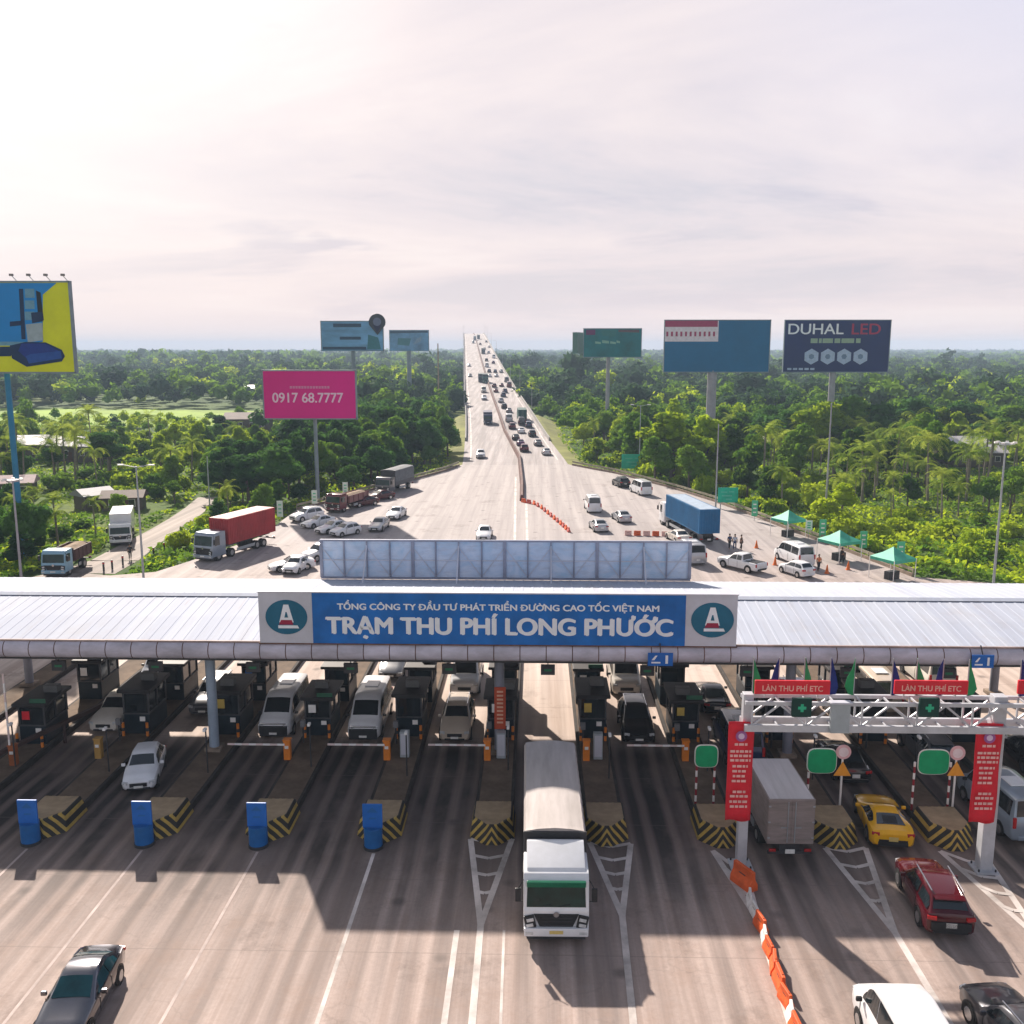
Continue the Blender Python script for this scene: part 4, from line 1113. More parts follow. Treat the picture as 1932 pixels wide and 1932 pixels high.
def car(kind, pt, loc, rz, name, label, group=None, detail=2, plate=plate_w, roof=None, crown=0.025, glass=None, dark_front=False):
    sp = SPEC[kind]; st = sp['st']; gl = glass or glass_m
    cat = {'sedan': 'car', 'hatchback': 'car', 'suv': 'car', 'minibus': 'van', 'sports_car': 'car', 'pickup': 'pickup truck'}[kind]
    t = thing(name, label, cat, loc, rz, group)
    rings = []
    for y, hw, zl, zb, rw, zt in st:
        h = [(hw * .86, zl), (hw * .97, zl + .10), (hw, (zl + zb) / 2 + .04), (hw * .985, zb - .10), (hw * .94, zb), (rw * 1.015, max(zb + 0.01, zt - .07)), (rw * .90, max(zb + .015, zt)), (rw * .45, max(zb + .02, zt) + crown * .8)]
        rings.append([(x, y, z) for x, z in h] + [(0, y, max(zb + .02, zt) + crown)] + [(-x, y, z) for x, z in h[::-1]])
    b = MB(); b.loft(rings, pt, close=True, caps=True)
    o = b.build('body', t, smooth=38, fix=True)
    def S_(u):
        i = min(int(u), len(st) - 2); f = u - i
        return [a + (c - a) * f for a, c in zip(st[i], st[i + 1])]
    def topz(s_, xf):   # height of the top skin at fraction xf of the roof half width
        zt = max(s_[3] + .02, s_[5]); a = abs(xf)
        return zt + crown * (1 - a * .45) if a < .45 else zt + crown * .8 * (0.90 - min(a, .9)) / .45
    def screen(u0, u1, name_, f=0.88):
        m_ = MB(); s0, s1 = S_(u0), S_(u1); n = 6
        d = Vector((0, s1[0] - s0[0], s1[5] - s0[5])).normalized(); nn = Vector((0, -d.z, d.y)); nn = nn if nn.z > 0 else -nn
        if kind == 'minibus' and u0 > 5: nn = Vector((0, 1, 0.15))
        A = []; B = []
        for i in range(n + 1):
            q = -1 + 2 * i / n
            A.append(Vector((q * f * s0[4], s0[0], topz(s0, q * f))) + nn * .014); B.append(Vector((q * f * s1[4], s1[0], topz(s1, q * f))) + nn * .014)
        for i in range(n): m_.face((A[i], A[i + 1], B[i + 1], B[i]) if u0 < 5 else (A[i], A[i + 1], B[i + 1], B[i]), gl)
        return m_.build(name_, t)
    screen(3.06, 3.90, 'windscreen')
    rw0, rw1 = (6.10, 6.90)
    if kind == 'minibus': rw0, rw1 = 6.12, 6.95
    screen(rw0, rw1, 'rear_window')
    spans = [(3.38, 5.25), (5.35, 6.55)] if kind not in ('minibus', 'pickup') else ([(3.35, 4.9), (4.97, 5.45), (5.5, 5.95)] if kind == 'minibus' else [(3.38, 5.0), (5.1, 5.95)])
    for sd in (-1, 1):
        for u0, u1 in spans:
            m_ = MB(); n = 6
            for i in range(n):
                q = []
                for u in (u0 + (u1 - u0) * i / n, u0 + (u1 - u0) * (i + 1) / n):
                    s_ = S_(u); zb = s_[3]; ze = max(zb + .01, s_[5] - .07); xb = s_[1] * .94; xt = s_[4] * 1.015
                    fr = (0.10, 0.88)
                    q.append([Vector((sd * (xb + (xt - xb) * f + .013), s_[0], zb + (ze - zb) * f + .004)) for f in fr])
                p = (q[0][0], q[1][0], q[1][1], q[0][1])
                m_.face(p if sd > 0 else p[::-1], gl)
            m_.build('side_window', t)
    r = sp['wr']
    for y in sp['wy']:
        for sd in (-1, 1):
            hw = [S_(u)[1] for u in [i / 4 for i in range(37)] if abs(S_(u)[0] - y) < .4]
            x = sd * (max(hw) - .20 if hw else .7)
            tob = MB(); tob.cyl((0, 0, 0), (sd * .225, 0, 0), r, black_m, n=18 if detail > 1 else 10)
            w = tob.build('wheel', t, smooth=45, loc=(x, y, r))
            if detail > 1:
                MB().cyl((sd * .20, 0, 0), (sd * .235, 0, 0), r * .62, chrome_m if pt not in (P_BLACK,) else dark_m, n=12).build('rim', w)
            if detail > 1:
                a = MB(); n = 14; xo = sd * (abs(x) + .205)
                pts = [(xo, y + (r + .07) * cos(PI * i / n), r + (r + .07) * sin(PI * i / n)) for i in range(n + 1)]
                pts += [(xo, y - (r + .07), r * .55), (xo, y + (r + .07), r * .55)]
                a.face(pts if sd > 0 else pts[::-1], plastic_m); a.build('wheel_arch', t)
    f0, f1 = st[0], st[1]; r0, r1 = st[-1], st[-2]
    hz_ = f1[3] - .10
    for sd in (-1, 1):
        MB().box((sd * f1[1] * .78, f1[0] + .0, hz_), (.30, .26, .15), lampglass_m, rz=sd * .35, bev=.02).build('headlight', t)
        tz = r1[3] - .12
        if kind == 'minibus': MB().box((sd * r1[1] * .90, r1[0] + .03, 1.15), (.14, .12, .5), redlamp_m, bev=.02).build('tail_light', t)
        elif kind == 'pickup': MB().box((sd * r1[1] * .92, r1[0] + .06, .9), (.13, .12, .32), redlamp_m, bev=.02).build('tail_light', t)
        else: MB().box((sd * r1[1] * .80, r1[0] + .04, tz), (.34, .16, .14), redlamp_m, rz=-sd * .25, bev=.02).build('tail_light', t)
    MB().box((0, f0[0] + .0, (f0[2] + f0[3]) / 2 + .05), (.85, .07, .20), plastic_m, bev=.02).build('grille', t)
    MB().box((0, f0[0] + .02, f0[2] + .0), (1.15, .10, .10), plastic_m, bev=.02).build('front_bumper', t)
    MB().box((0, r0[0] - .02, r0[2] + .05), (1.3, .14, .20), plastic_m if kind in ('suv', 'sports_car', 'pickup') else pt, bev=.03).build('rear_bumper', t)
    if dark_front:
        MB().box((0, f0[0] - .02, .58), (1.62, .16, .62), plastic_m, bev=.05).build('front_guard', t)
        MB().box((0, f0[0] - .03, 1.02), (1.5, .10, .07), chrome_m, bev=.02).build('trim_bar', t)
    if detail > 1:
        MB().box((0, f0[0] - (.115 if dark_front else .045), f0[2] + .10), (.44, .02, .12), plate).build('licence_plate', t)
        MB().box((0, r0[0] + .035 + (.02), r0[2] + .30), (.40, .02, .20), plate).build('licence_plate', t)
        s3 = S_(3.35)
        for sd in (-1, 1):
            MB().box((sd * (s3[1] + .10), s3[0] + .1, s3[3] + .06), (.20, .11, .15), pt if kind != 'minibus' else plastic_m, bev=.03).build('wing_mirror', t)
        m_ = MB()
        for sd in (-1, 1):
            for u in ((4.55,) if kind == 'sports_car' else (3.3, 5.3)):
                s_ = S_(u); m_.box((sd * (s_[1] + .002), s_[0], (s_[2] + s_[3]) / 2 + .05), (.012, .018, (s_[3] - s_[2]) * .75), plastic_m)
        m_.build('door_seam', t)
    if kind == 'minibus' and detail > 1:
        m_ = MB(); m_.box((0, .9, st[5][5] + .045), (.8, 1.0, .06), P_WHITE, bev=.02); m_.build('roof_vent', t)
    if kind == 'suv' and detail > 1:
        MB().box((0, r0[0] + .015, .62), (1.5, .10, .34), plastic_m, bev=.03).build('tailgate_trim', t)
        for sd in (-1, 1): MB().box((sd * .60, .75, 1.73), (.04, 1.9, .04), chrome_m).build('roof_rail', t)
        MB().box((0, 1.92, 1.60), (1.15, .34, .05), pt, bev=.015, rx=-.1).build('spoiler', t)
    if kind == 'sports_car':
        MB().box((0, r0[0] + .01, .50), (1.25, .05, .09), plastic_m).build('rear_vent', t)
        MB().box((0, 1.35, 1.09), (.62, .55, .03), plastic_m, rx=-.19, bev=.01).build('engine_cover', t)
    if kind == 'pickup':
        MB().box((0, 1.65, 1.095), (1.45, 1.55, .09), plastic_m).build('cargo_bed', t)
    return t

def axle_wheels(t, y, hw, r=.5, w=.3, dual=False):
    for sd in (-1, 1):
        ww = w * (1.7 if dual else 1)
        a = MB().cyl((0, 0, 0), (-sd * ww, 0, 0), r, black_m, n=20).build('wheel', t, smooth=45, loc=(sd * hw, y, r))
        MB().cyl((sd * .005, 0, 0), (-sd * .05, 0, 0), r * .55, M('steel_rim', (0.33, 0.33, 0.33), 0.5, 0.4), n=14).build('rim', a)

def cab(t, w, pt, z0=.55, zt=2.75, dep=1.9, visor=None, deflector=0, det=2, dark_front=False, plate=plate_w, bed_dark=False):
    hw = w / 2
    b = MB()
    zc = 1.45 * (zt / 2.75)
    prof = [(0.02, z0), (0.0, zc - .05), (.06, zc + .05), (.24, zt - .28), (.42, zt - .05), (.62, zt), (dep, zt), (dep, z0)]
    b.prism(prof, -hw, hw, pt, 'x', bev=.07, segs=2)
    b.build('cab', t, smooth=35)
    g_ = MB()
    def fp(z):  # front plane y
        return .06 + (z - zc - .05) * (.18 / (zt - .28 - zc - .05))
    za, zb = zc + .08, zt - .36
    g_.face([(-hw * .90, fp(za) - .014, za), (hw * .90, fp(za) - .014, za), (hw * .88, fp(zb) - .014, zb), (-hw * .88, fp(zb) - .014, zb)], WIND); g_.build('windscreen', t)
    for sd in (-1, 1):
        g_ = MB(); p = [(sd * (hw + .004), .42, zc + .08), (sd * (hw + .004), 1.25, zc + .08), (sd * (hw + .004), 1.25, zt - .38), (sd * (hw + .004), .5, zt - .38)]
        g_.face(p if sd > 0 else p[::-1], glass_m); g_.build('side_window', t)
    k = zt / 2.75
    m_ = MB(); m_.prism([(-.86 * k, zc - .16), (.86 * k, zc - .16), (.62 * k, z0 + .22), (-.62 * k, z0 + .22)], -.035, .02, plastic_m, axis='y', bev=.015); gr = m_.build('grille', t)
    if det > 1:
        m_ = MB()
        for i in range(4): m_.box((0, -.045, zc - .30 - i * .15), (1.3 * k - i * .1, .02, .03), dark_m)
        m_.build('grille_bar', gr)
        MB().cyl((0, -.05, zc - .16), (0, -.065, zc - .16), .11, chrome_m, n=16).build('badge', t)
    m_ = MB(); m_.box((0, -.06, z0 + .08), (w * .98, .22, .34), pt if not bed_dark else plastic_m, bev=.05); m_.build('front_bumper', t, smooth=40)
    for sd in (-1, 1):
        MB().box((sd * hw * .80, -.05, z0 + .46), (.40, .10, .52), plastic_m, bev=.03, ry=sd * .22).build('lamp_housing', t)
        l_ = MB()
        for q in (-.12, .1): l_.box((sd * hw * (.80 + q * .05 * sd), -.105, z0 + .46 + q), (.27, .03, .13), lampglass_m, bev=.01, ry=sd * .22)
        l_.build('headlight', t)
        MB().box((sd * hw * .82, -.16, z0 + .06), (.30, .05, .12), lampglass_m, bev=.02).build('fog_light', t)
        if det > 1:
            m_ = MB(); m_.box((sd * (hw + .20), .12, zc + .55), (.22, .10, .55), plastic_m, bev=.03); m_.bar((sd * hw, .25, zt - .2), (sd * (hw + .2), .12, zc + .8), .03, plastic_m); m_.bar((sd * hw, .25, zc + .2), (sd * (hw + .2), .12, zc + .3), .03, plastic_m)
            m_.build('mirror', t)
    MB().box((0, -.175, z0 + .10), (.52, .02, .13), plate).build('licence_plate', t)
    MB().box((0, .9, z0 - .15), (w * .9, 1.7, .35), dark_m).build('chassis', t)
    if det > 1:
        m_ = MB()
        for sd in (-1, 1): m_.bar((sd * .35 - .2, fp(za) - .03, za + .02), (sd * .35 + .2, fp(za + .12) - .03, za + .12), .02, plastic_m)
        m_.build('wiper', t)
    if visor:
        MB().box((0, .17, zt - .33), (w * .90, .14, .24), visor, bev=.03, rx=.3).build('visor', t)
    if deflector:
        m_ = MB(); m_.prism([(.55, zt - .02), (.62, zt + .06), (dep - .15, zt + deflector), (dep, zt + deflector), (dep, zt - .02)], -hw * .90, hw * .90, pt, 'x', bev=.06); m_.build('roof_deflector', t, smooth=40)

def truck(name, label, loc, rz, pt, w=2.45, length=10.0, cargo='box', cargo_mat=None, cz=(1.1, 3.6), dep=1.9, zt=2.75, group=None, det=2, visor=None, deflector=0, wr=.5, rear=True, plate=plate_w, cat='truck', gap=.25, roof_mat_=None):
    """origin on the ground at the middle of the front bumper, body runs to +y"""
    t = thing(name, label, cat, loc, rz, group)
    cab(t, w, pt, z0=wr * 1.05, zt=zt, dep=dep, visor=visor, deflector=deflector, det=det, plate=plate)
    y0, y1 = dep + gap, length
    MB().box((0, (y0 + y1) / 2 - .2, cz[0] - .18), (.9, y1 - y0 + .3, .3), dark_m).build('frame_rail', t)
    z0, z1 = cz
    if cargo == 'box':
        b = MB(); b.box((0, (y0 + y1) / 2, (z0 + z1) / 2), (w, y1 - y0, z1 - z0), cargo_mat, bev=.03); c = b.build('cargo_box', t)
        if roof_mat_:
            MB().box((0, (y0 + y1) / 2, z1 + .006), (w - .14, y1 - y0 - .14, .012), roof_mat_).build('box_roof', c)
        if rear:
            d = MB()
            for sd in (-1, 1): d.box((sd * w * .245, y1 + .012, (z0 + z1) / 2), (w * .46, .03, (z1 - z0) * .93), cargo_mat)
            d.build('rear_door', c)
            d = MB()
            for sd in (-1, 1):
                d.cyl((sd * .16, y1 + .05, z0 + .1), (sd * .16, y1 + .05, z1 - .1), .022, grey_m, n=8); d.box((sd * .3, y1 + .04, z0 + (z1 - z0) * .38), (.3, .03, .04), grey_m)
                for q in (.15, .5, .85): d.box((sd * w * .47, y1 + .03, z0 + (z1 - z0) * q), (.1, .03, .06), grey_m)
            d.build('lock_rod', c)
    elif cargo == 'container':
        b = MB(); L = y1 - y0; n = int(L / .28); hw = w / 2
        b.box((0, (y0 + y1) / 2, (z0 + z1) / 2), (w - .08, L - .08, z1 - z0 - .06), cargo_mat)
        for i in range(n):
            y = y0 + .2 + i * (L - .4) / (n - 1)
            for sd in (-1, 1): b.box((sd * (hw - .03), y, (z0 + z1) / 2), (.05, .13, z1 - z0 - .2), cargo_mat)
        for i in range(8):
            x = -hw + .2 + i * (w - .4) / 7
            for yy_ in (y0 + .02, y1 - .02): b.box((x, yy_, (z0 + z1) / 2), (.13, .05, z1 - z0 - .2), cargo_mat)
        for i in range(n): b.box((0, y0 + .2 + i * (L - .4) / (n - 1), z1 - .02), (w - .2, .12, .03), cargo_mat)
        for sd in (-1, 1):
            for yy_ in (y0 + .06, y1 - .06): b.box((sd * (hw - .05), yy_, (z0 + z1) / 2), (.13, .13, z1 - z0), cargo_mat)
            for z in (z0 + .06, z1 - .05): b.box((sd * (hw - .05), (y0 + y1) / 2, z), (.1, L, .11), cargo_mat)
        for z in (z0 + .06, z1 - .05):
            for yy_ in (y0 + .05, y1 - .05): b.box((0, yy_, z), (w - .1, .1, .11), cargo_mat)
        b.build('container', t)
        if roof_mat_: MB().box((0, (y0 + y1) / 2, z1 + .012), (w - .35, L - .4, .02), roof_mat_).build('container_roof', t)
    elif cargo == 'canvas':
        hw = w / 2; prof = [(-hw, z0), (-hw, z1 - .22), (-hw * .93, z1 - .05), (-hw * .5, z1 + .04), (0, z1 + .08), (hw * .5, z1 + .04), (hw * .93, z1 - .05), (hw, z1 - .22), (hw, z0)]
        b = MB(); rings = []
        n = 12
        for i in range(n * 2 + 1):
            y = y0 + (y1 - y0) * i / (n * 2); s_ = 0.0 if i % 2 == 0 else -.035
            rings.append([(x * (1 + s_ * .3), y, z + (s_ if z > z1 - .3 else 0)) for x, z in prof])
        b.loft(rings, cargo_mat, close=True, caps=True); b.build('canvas_cover', t, smooth=50, fix=True)
        b = MB(); b.box((0, y0 - .03, (z0 + z1) / 2 - .03), (w + .02, .08, z1 - z0 - .05), dark_m, bev=.02); b.build('front_bulkhead', t)
        b = MB(); b.box((0, (y0 + y1) / 2, z0 + .28), (w + .05, y1 - y0, .56), M('side_board', (0.10, 0.10, 0.11), 0.6, 0, 0.25), bev=.02); b.build('side_board', t)
    elif cargo == 'dump':
        hw = w / 2; b = MB()
        for sd in (-1, 1): b.box((sd * (hw - .04), (y0 + y1) / 2, (z0 + z1) / 2), (.08, y1 - y0, z1 - z0), cargo_mat)
        b.box((0, y0 + .04, (z0 + z1) / 2 + .1), (w, .08, z1 - z0 + .2), cargo_mat); b.box((0, y1 - .04, (z0 + z1) / 2), (w, .08, z1 - z0), cargo_mat)
        b.box((0, (y0 + y1) / 2, z0 + .05), (w - .1, y1 - y0 - .1, .1), cargo_mat)
        for i in range(5):
            for sd in (-1, 1): b.box((sd * (hw + .03), y0 + .3 + i * (y1 - y0 - .6) / 4, (z0 + z1) / 2), (.07, .1, z1 - z0), cargo_mat)
        b.build('dump_body', t)
        b = MB(); b.prism([(-hw + .1, z0 + .1), (hw - .1, z0 + .1), (hw - .1, z1 - .25), (.3, z1 + .1), (-.4, z1 + .05), (-hw + .1, z1 - .3)], y0 + .1, y1 - .12, M('sand_load', (0.30, 0.22, 0.15), 0.95, 0, 0.3, 3, bump=.5), axis='y'); b.build('sand_load', t)
    axle_wheels(t, 1.05 if dep > 1.6 else .85, w / 2 - .02, wr)
    if length > 9.5: ax = [length - 2.2, length - 3.4] + ([dep + 1.0] if cargo == 'container' else [])
    else: ax = [length - 1.9]
    for y in ax: axle_wheels(t, y, w / 2 - .02, wr, .3, True)
    m_ = MB(); m_.box((0, y1 - .05, wr + .15), (w * .95, .1, .12), dark_m); m_.build('rear_bumper', t)
    for sd in (-1, 1): MB().box((sd * w * .38, y1 + .02, wr + .28), (.30, .06, .12), redlamp_m, bev=.01).build('tail_light', t)
    MB().box((0, y1 + .03, wr + .22), (.42, .02, .2), plate).build('licence_plate', t)
    for sd in (-1, 1):
        MB().box((sd * (w / 2 - .06), (dep + length) / 2 - .6, wr + .18), (.06, max(.5, length - dep - 5.0), .32), grey_m).build('side_guard', t)
    return t

# ---- hero truck in the lane between the central islands
canvas_m = M('truck_canvas', (0.44, 0.40, 0.385), 0.8, 0, 0.14, 1.3, streak=(2.0, 0.25, 1), bump=.25)
p = G(1048, 1790)
truck('canvas_truck', 'white cab truck with green sun visor and pale canvas cover leaving the centre lane', (0.83, p.y + .25, 0), rad(0.6), P_WHITE, w=2.5, length=10.8, cargo='canvas', cargo_mat=canvas_m,
      cz=(1.15, 3.55), dep=1.95, zt=2.75, visor=M('visor_green', (0.01, 0.14, 0.075), 0.35, 0, 0.15), deflector=.55, plate=plate_y)

def at(kind, pt, px, py, away, name, label, rot=0.0, half=2.2, zg=0.0, **k):
    """vehicle with its nearest bumper on the ground at pixel (px, py)"""
    p = G(px, py, zg)
    d = Vector((-sin(rot), cos(rot), 0))
    c = p + d * half
    return car(kind, pt, (c.x, c.y, zg), (rot + PI) if away else rot, name, label, **k)
HALF = {'sedan': 2.3, 'hatchback': 1.95, 'suv': 2.3, 'minibus': 2.75, 'sports_car': 2.25, 'pickup': 2.6}
def put(kind, pt, px, py, away, label, rot=0.0, **k):
    nm = {'sedan': 'sedan_car', 'hatchback': 'hatchback_car', 'suv': 'suv_car', 'minibus': 'minibus', 'sports_car': 'sports_car', 'pickup': 'pickup_truck'}[kind]
    return at(kind, pt, px, py, away, nm, label, rot, HALF[kind], **k)
# foreground
put('hatchback', P_WHITE, 262, 1499, False, 'white hatchback with dark windscreen driving out between the toll islands', rad(13))
put('sedan', P_GLOSS, 100, 2000, False, 'glossy black sedan with bright roof cut off by the bottom edge', rad(5), crown=.03, glass=M('teal_glass', (0.012, 0.055, 0.07), 0.1, 0, 0.3, 1.0))
put('sports_car', P_YEL, 1684, 1606, True, 'bright yellow low sports car driving away between striped islands', rad(-7), plate=plate_y)
put('suv', P_RED, 1792, 1776, True, 'dark red estate car with black tailgate heading towards the gantry', rad(-5))
put('minibus', P_WHITE, 1785, 2150, True, 'white minibus with long plain roof cut off by the bottom edge', rad(1))
put('suv', paint('charcoal', (0.07, 0.07, 0.08), 0.34, 0.5, 0.5), 2010, 2090, True, 'black car with pale roof at the bottom corner of the frame', rad(6))
p = G(1483, 1628)
boxs = M('box_brown', (0.26, 0.215, 0.205), 0.6, 0.1, 0.2, 1.2, streak=(1, 1, 6)); boxr = M('box_roof_pale', (0.52, 0.49, 0.50), 0.5, 0, 0.12, 0.8, streak=(4, .3, 1))
truck('box_truck', 'small grey-brown box truck with closed rear doors passing under the gantry', (p.x + 0.0, p.y + 6.0, 0), PI + rad(1), P_WHITE, w=2.05, length=6.1, cargo='box', cargo_mat=boxs, cz=(.95, 3.05), dep=1.6, zt=2.25, wr=.40, roof_mat_=boxr, plate=plate_w)
put('minibus', P_STEEL, 1945, 1597, True, 'silver blue van with dark rear window at the edge behind the thick gantry post', rad(2), plate=plate_y)
# waiting under the canopy, fronts to the camera
LC = lambda k: LANE0 + PITCHX * (k + .5)     # lane between island k and k+1
def lane_y(py, z=0): return G(966, py, z).y
def lanecar(kind, pt, k, py, away, label, dx=0, **kw):
    nm = {'sedan': 'sedan_car', 'hatchback': 'hatchback_car', 'suv': 'suv_car', 'minibus': 'minibus', 'pickup': 'pickup_truck'}[kind]
    return car(kind, pt, (LC(k) + dx, lane_y(py) + HALF[kind], 0), PI if away else 0, nm, label, **kw)
lanecar('pickup', P_CREAM, -5, 1398, False, 'pale cream pickup with its bonnet in shade in the lane beside the teal booth', dx=0.45)
lanecar('minibus', P_SILVER, -5, 1306, False, 'pale silver van waiting behind the cream pickup', dx=0.2)
lanecar('suv', P_GREY, -4, 1362, False, 'dark grey car in deep shade beside the blue-grey canopy column')
lanecar('minibus', P_WHITE, -3, 1402, False, 'white roofed van at the barrier closest to the blue-grey canopy column', dark_front=True)
lanecar('minibus', P_WHITE, -2, 1406, False, 'white roofed van at the barrier two lanes from the central column', dark_front=True)
lanecar('suv', P_BEIGE, -1, 1408, False, 'beige car at the barrier in the lane just before the red notice column')
lanecar('minibus', P_WHITE, -1, 1318, False, 'white van queueing right behind the beige car')
lanecar('suv', P_BLACK, 1, 1408, False, 'black car with pale roof at the barrier past the canvas truck')
lanecar('minibus', P_CREAM, 1, 1316, False, 'cream van with orange stripe queueing behind the black car')
lanecar('sedan', P_GREY, -2, 1288, False, 'grey car far back in the lane of the second white roofed van')
# right-hand lanes, backs to the camera
lanecar('minibus', P_NAVY, 2, 1452, True, 'dark blue van in shade in front of the box truck', dx=.15)
lanecar('sedan', P_BLACK, 3, 1478, True, 'black car in shade behind the yellow triangle sign', dx=.1)
lanecar('suv', P_GREY, 4, 1452, True, 'dark car in shade behind the green oval sign by the thick post')
lanecar('suv', P_BLACK, 5, 1462, True, 'black car at the frame edge in shade ahead of the silver blue van')
lanecar('minibus', P_BEIGE, 4, 1345, True, 'beige roofed van leaving the canopy beyond the gantry')
lanecar('minibus', P_CREAM, 5, 1305, True, 'large cream van leaving the canopy under the small blue sign', dx=-.4)
lanecar('suv', P_NAVY, 3, 1345, True, 'dark blue car leaving the canopy beyond the gantry')
lanecar('sedan', P_BLACK, 2, 1350, True, 'black car leaving the canopy beside the small green oval sign')

# ---- plaza beyond the canopy
def tr_at(px, py, rot, **k):
    """truck facing the camera: front bumper at the pixel"""
    p = G(px, py); return p, rad(rot)
cont_red = M('container_red', (0.36, 0.035, 0.04), 0.5, 0, 0.18, .6); cont_blue = M('container_blue', (0.015, 0.13, 0.30), 0.5, 0, 0.18, .6)
p, r = tr_at(384, 1060, -21)
truck('container_truck', 'white cab lorry hauling a long red container on the near corner of the plaza', (p.x, p.y, 0), r, P_STEEL, w=2.5, length=11.0, cargo='container', cargo_mat=cont_red, cz=(1.45, 4.25), dep=2.2, zt=3.1, gap=.5, roof_mat_=M('container_top_red', (0.50, 0.30, 0.26), 0.6, 0, .2))
p = G(1340, 1030)
truck('container_truck', 'lorry with a blue container seen from behind beside the road kerb', (p.x - 2.9, p.y + 14.4, 0), PI + rad(11), P_WHITE, w=2.5, length=14.5, cargo='container', cargo_mat=cont_blue, cz=(1.4, 4.2), dep=2.2, zt=3.0, gap=.5, roof_mat_=M('container_top_blue', (0.34, 0.42, 0.52), 0.5, 0, .15))
p, r = tr_at(722, 934, -16)
truck('covered_truck', 'grey box lorry parked by the trees at the plaza edge', (p.x, p.y, 0), r, P_GREY, w=2.45, length=9.4, cargo='canvas', cargo_mat=M('grey_canvas', (0.15, 0.16, 0.17), .8, 0, .2), cz=(1.2, 3.6), dep=1.9, zt=2.7)
p, r = tr_at(628, 968, -20)
truck('tow_truck', 'dark maroon lorry parked behind the row of white cars', (p.x, p.y, 0), r, P_MAROON, w=2.4, length=7.8, cargo='dump', cargo_mat=P_MAROON, cz=(1.1, 2.1), dep=1.8, zt=2.6)
put('sedan', P_RED, 662, 958, False, 'red saloon parked between the maroon lorry and the grey box lorry', rad(-42))
put('sedan', P_RED, 692, 946, False, 'second red saloon parked closest to the grey box lorry', rad(-46))
p = G(228, 1030, -.32)
truck('white_lorry', 'white lorry with high white load bed standing on the side road', (p.x, p.y, -.32), rad(20), P_WHITE, w=2.4, length=8.0, cargo='box', cargo_mat=P_WHITE, cz=(1.2, 3.5), dep=1.8, zt=2.5)
p = G(102, 1090, -.32)
truck('dump_truck', 'light blue dump truck with an earth load half hidden by the canopy roof', (p.x, p.y, -.32), rad(2), M('paint_lightblue', (0.24, 0.42, 0.55), 0.35, 0, .1), w=2.4, length=6.4, cargo='dump', cargo_mat=M('dump_brown', (0.10, 0.05, 0.045), .7), cz=(1.2, 2.4), dep=1.8, zt=2.7)
# row of parked white cars
for i, (x, y, kd, lb) in enumerate(((552, 986, 'suv', 'white car at the outer end of the slanted parked row'), (573, 998, 'sedan', 'white saloon second in the slanted parked row'), (600, 1009, 'sedan', 'white saloon third in the slanted parked row, pale green glass'), (628, 1014, 'hatchback', 'white hatchback last in the parked row, by the blue sign back'))):
    put(kd, P_WHITE, x, y, False, lb, rad(-38), group='white cars parked in a slanted row')
put('sedan', P_WHITE, 508, 1079, False, 'white car nearest the roof edge beside the long sign back', rad(-62))
put('hatchback', P_WHITE, 545, 1086, False, 'white hatchback half hidden by the roof edge', rad(-8))
put('suv', P_SILVER, 575, 1062, False, 'silver car parked against the corner of the long sign back', rad(-30))
put('sedan', P_SILVER, 706, 1005, False, 'silver saloon driving towards the booths above the sign back', rad(-6))
put('sedan', P_WHITE, 739, 982, False, 'white saloon just behind the silver saloon', rad(-8))
put('sedan', P_WHITE, 912, 1022, False, 'white saloon alone on the oncoming side, partly behind the long sign back', rad(0))
put('minibus', P_WHITE, 1122, 969, True, 'white van driving off towards the highway, beside the red and white barriers', rad(3))
put('sedan', P_SILVER, 1136, 1006, True, 'silver grey saloon just above the long sign back', rad(8))
put('sedan', P_SILVER, 1181, 988, True, 'silver saloon between the white van and the blue container', rad(10))
put('suv', P_BLACK, 1180, 921, True, 'black car in front of the white van beside the kerb', rad(14))
put('minibus', P_WHITE, 1220, 936, True, 'white van heading off along the kerb below the green road sign', rad(14))
put('minibus', P_SILVER, 1317, 1068, True, 'silver van right behind the blue container lorry at the corner of the sign back', rad(8))
put('sedan', P_CREAM, 1292, 1028, True, 'cream saloon between the red fence and the silver van', rad(12))
put('pickup', P_WHITE, 1437, 1083, True, 'white pickup angled across the plaza near the roof edge', rad(38))
put('minibus', P_WHITE, 1522, 1072, True, 'white minibus parked by the green tents', rad(14))
put('hatchback', P_WHITE, 1526, 1092, True, 'white car just behind the parked minibus at the roof edge', rad(24))

# ---- traffic on the far highway
def on_road(px, py):
    """where the ray through (px, py) meets the highway surface"""
    lo = None
    d = ray(px, py)
    y = 150.0
    while y < 1100:
        t = y / d.y; z = CAMH + d.z * t
        if z < road_at(y)[0].z + .02:
            lo = y; break
        y += 1.5
    if lo is None: lo = 950
    c, t, s_ = road_at(lo); x = d.x * lo / d.y
    return Vector((x, lo, c.z + .03)), t
def far(kind, pt, px, py, away, label, group, truckk=None):
    p, t = on_road(px, py)
    rz = math.atan2(-t.x, t.y); pitch = math.asin(t.z)
    if truckk: o = truckk(p, rz, away, label, group)
    else:
        nm = {'sedan': 'sedan_car', 'hatchback': 'hatchback_car', 'suv': 'suv_car', 'minibus': 'minibus'}[kind]
        o = car(kind, pt, p + t * HALF[kind], rz + (PI if away else 0), nm, label, detail=1, group=group)
    o.rotation_euler = (-pitch if away else pitch, 0, o.rotation_euler[2])
    return o
GQ = 'queue climbing the far highway'; GO = 'oncoming traffic on the far highway'
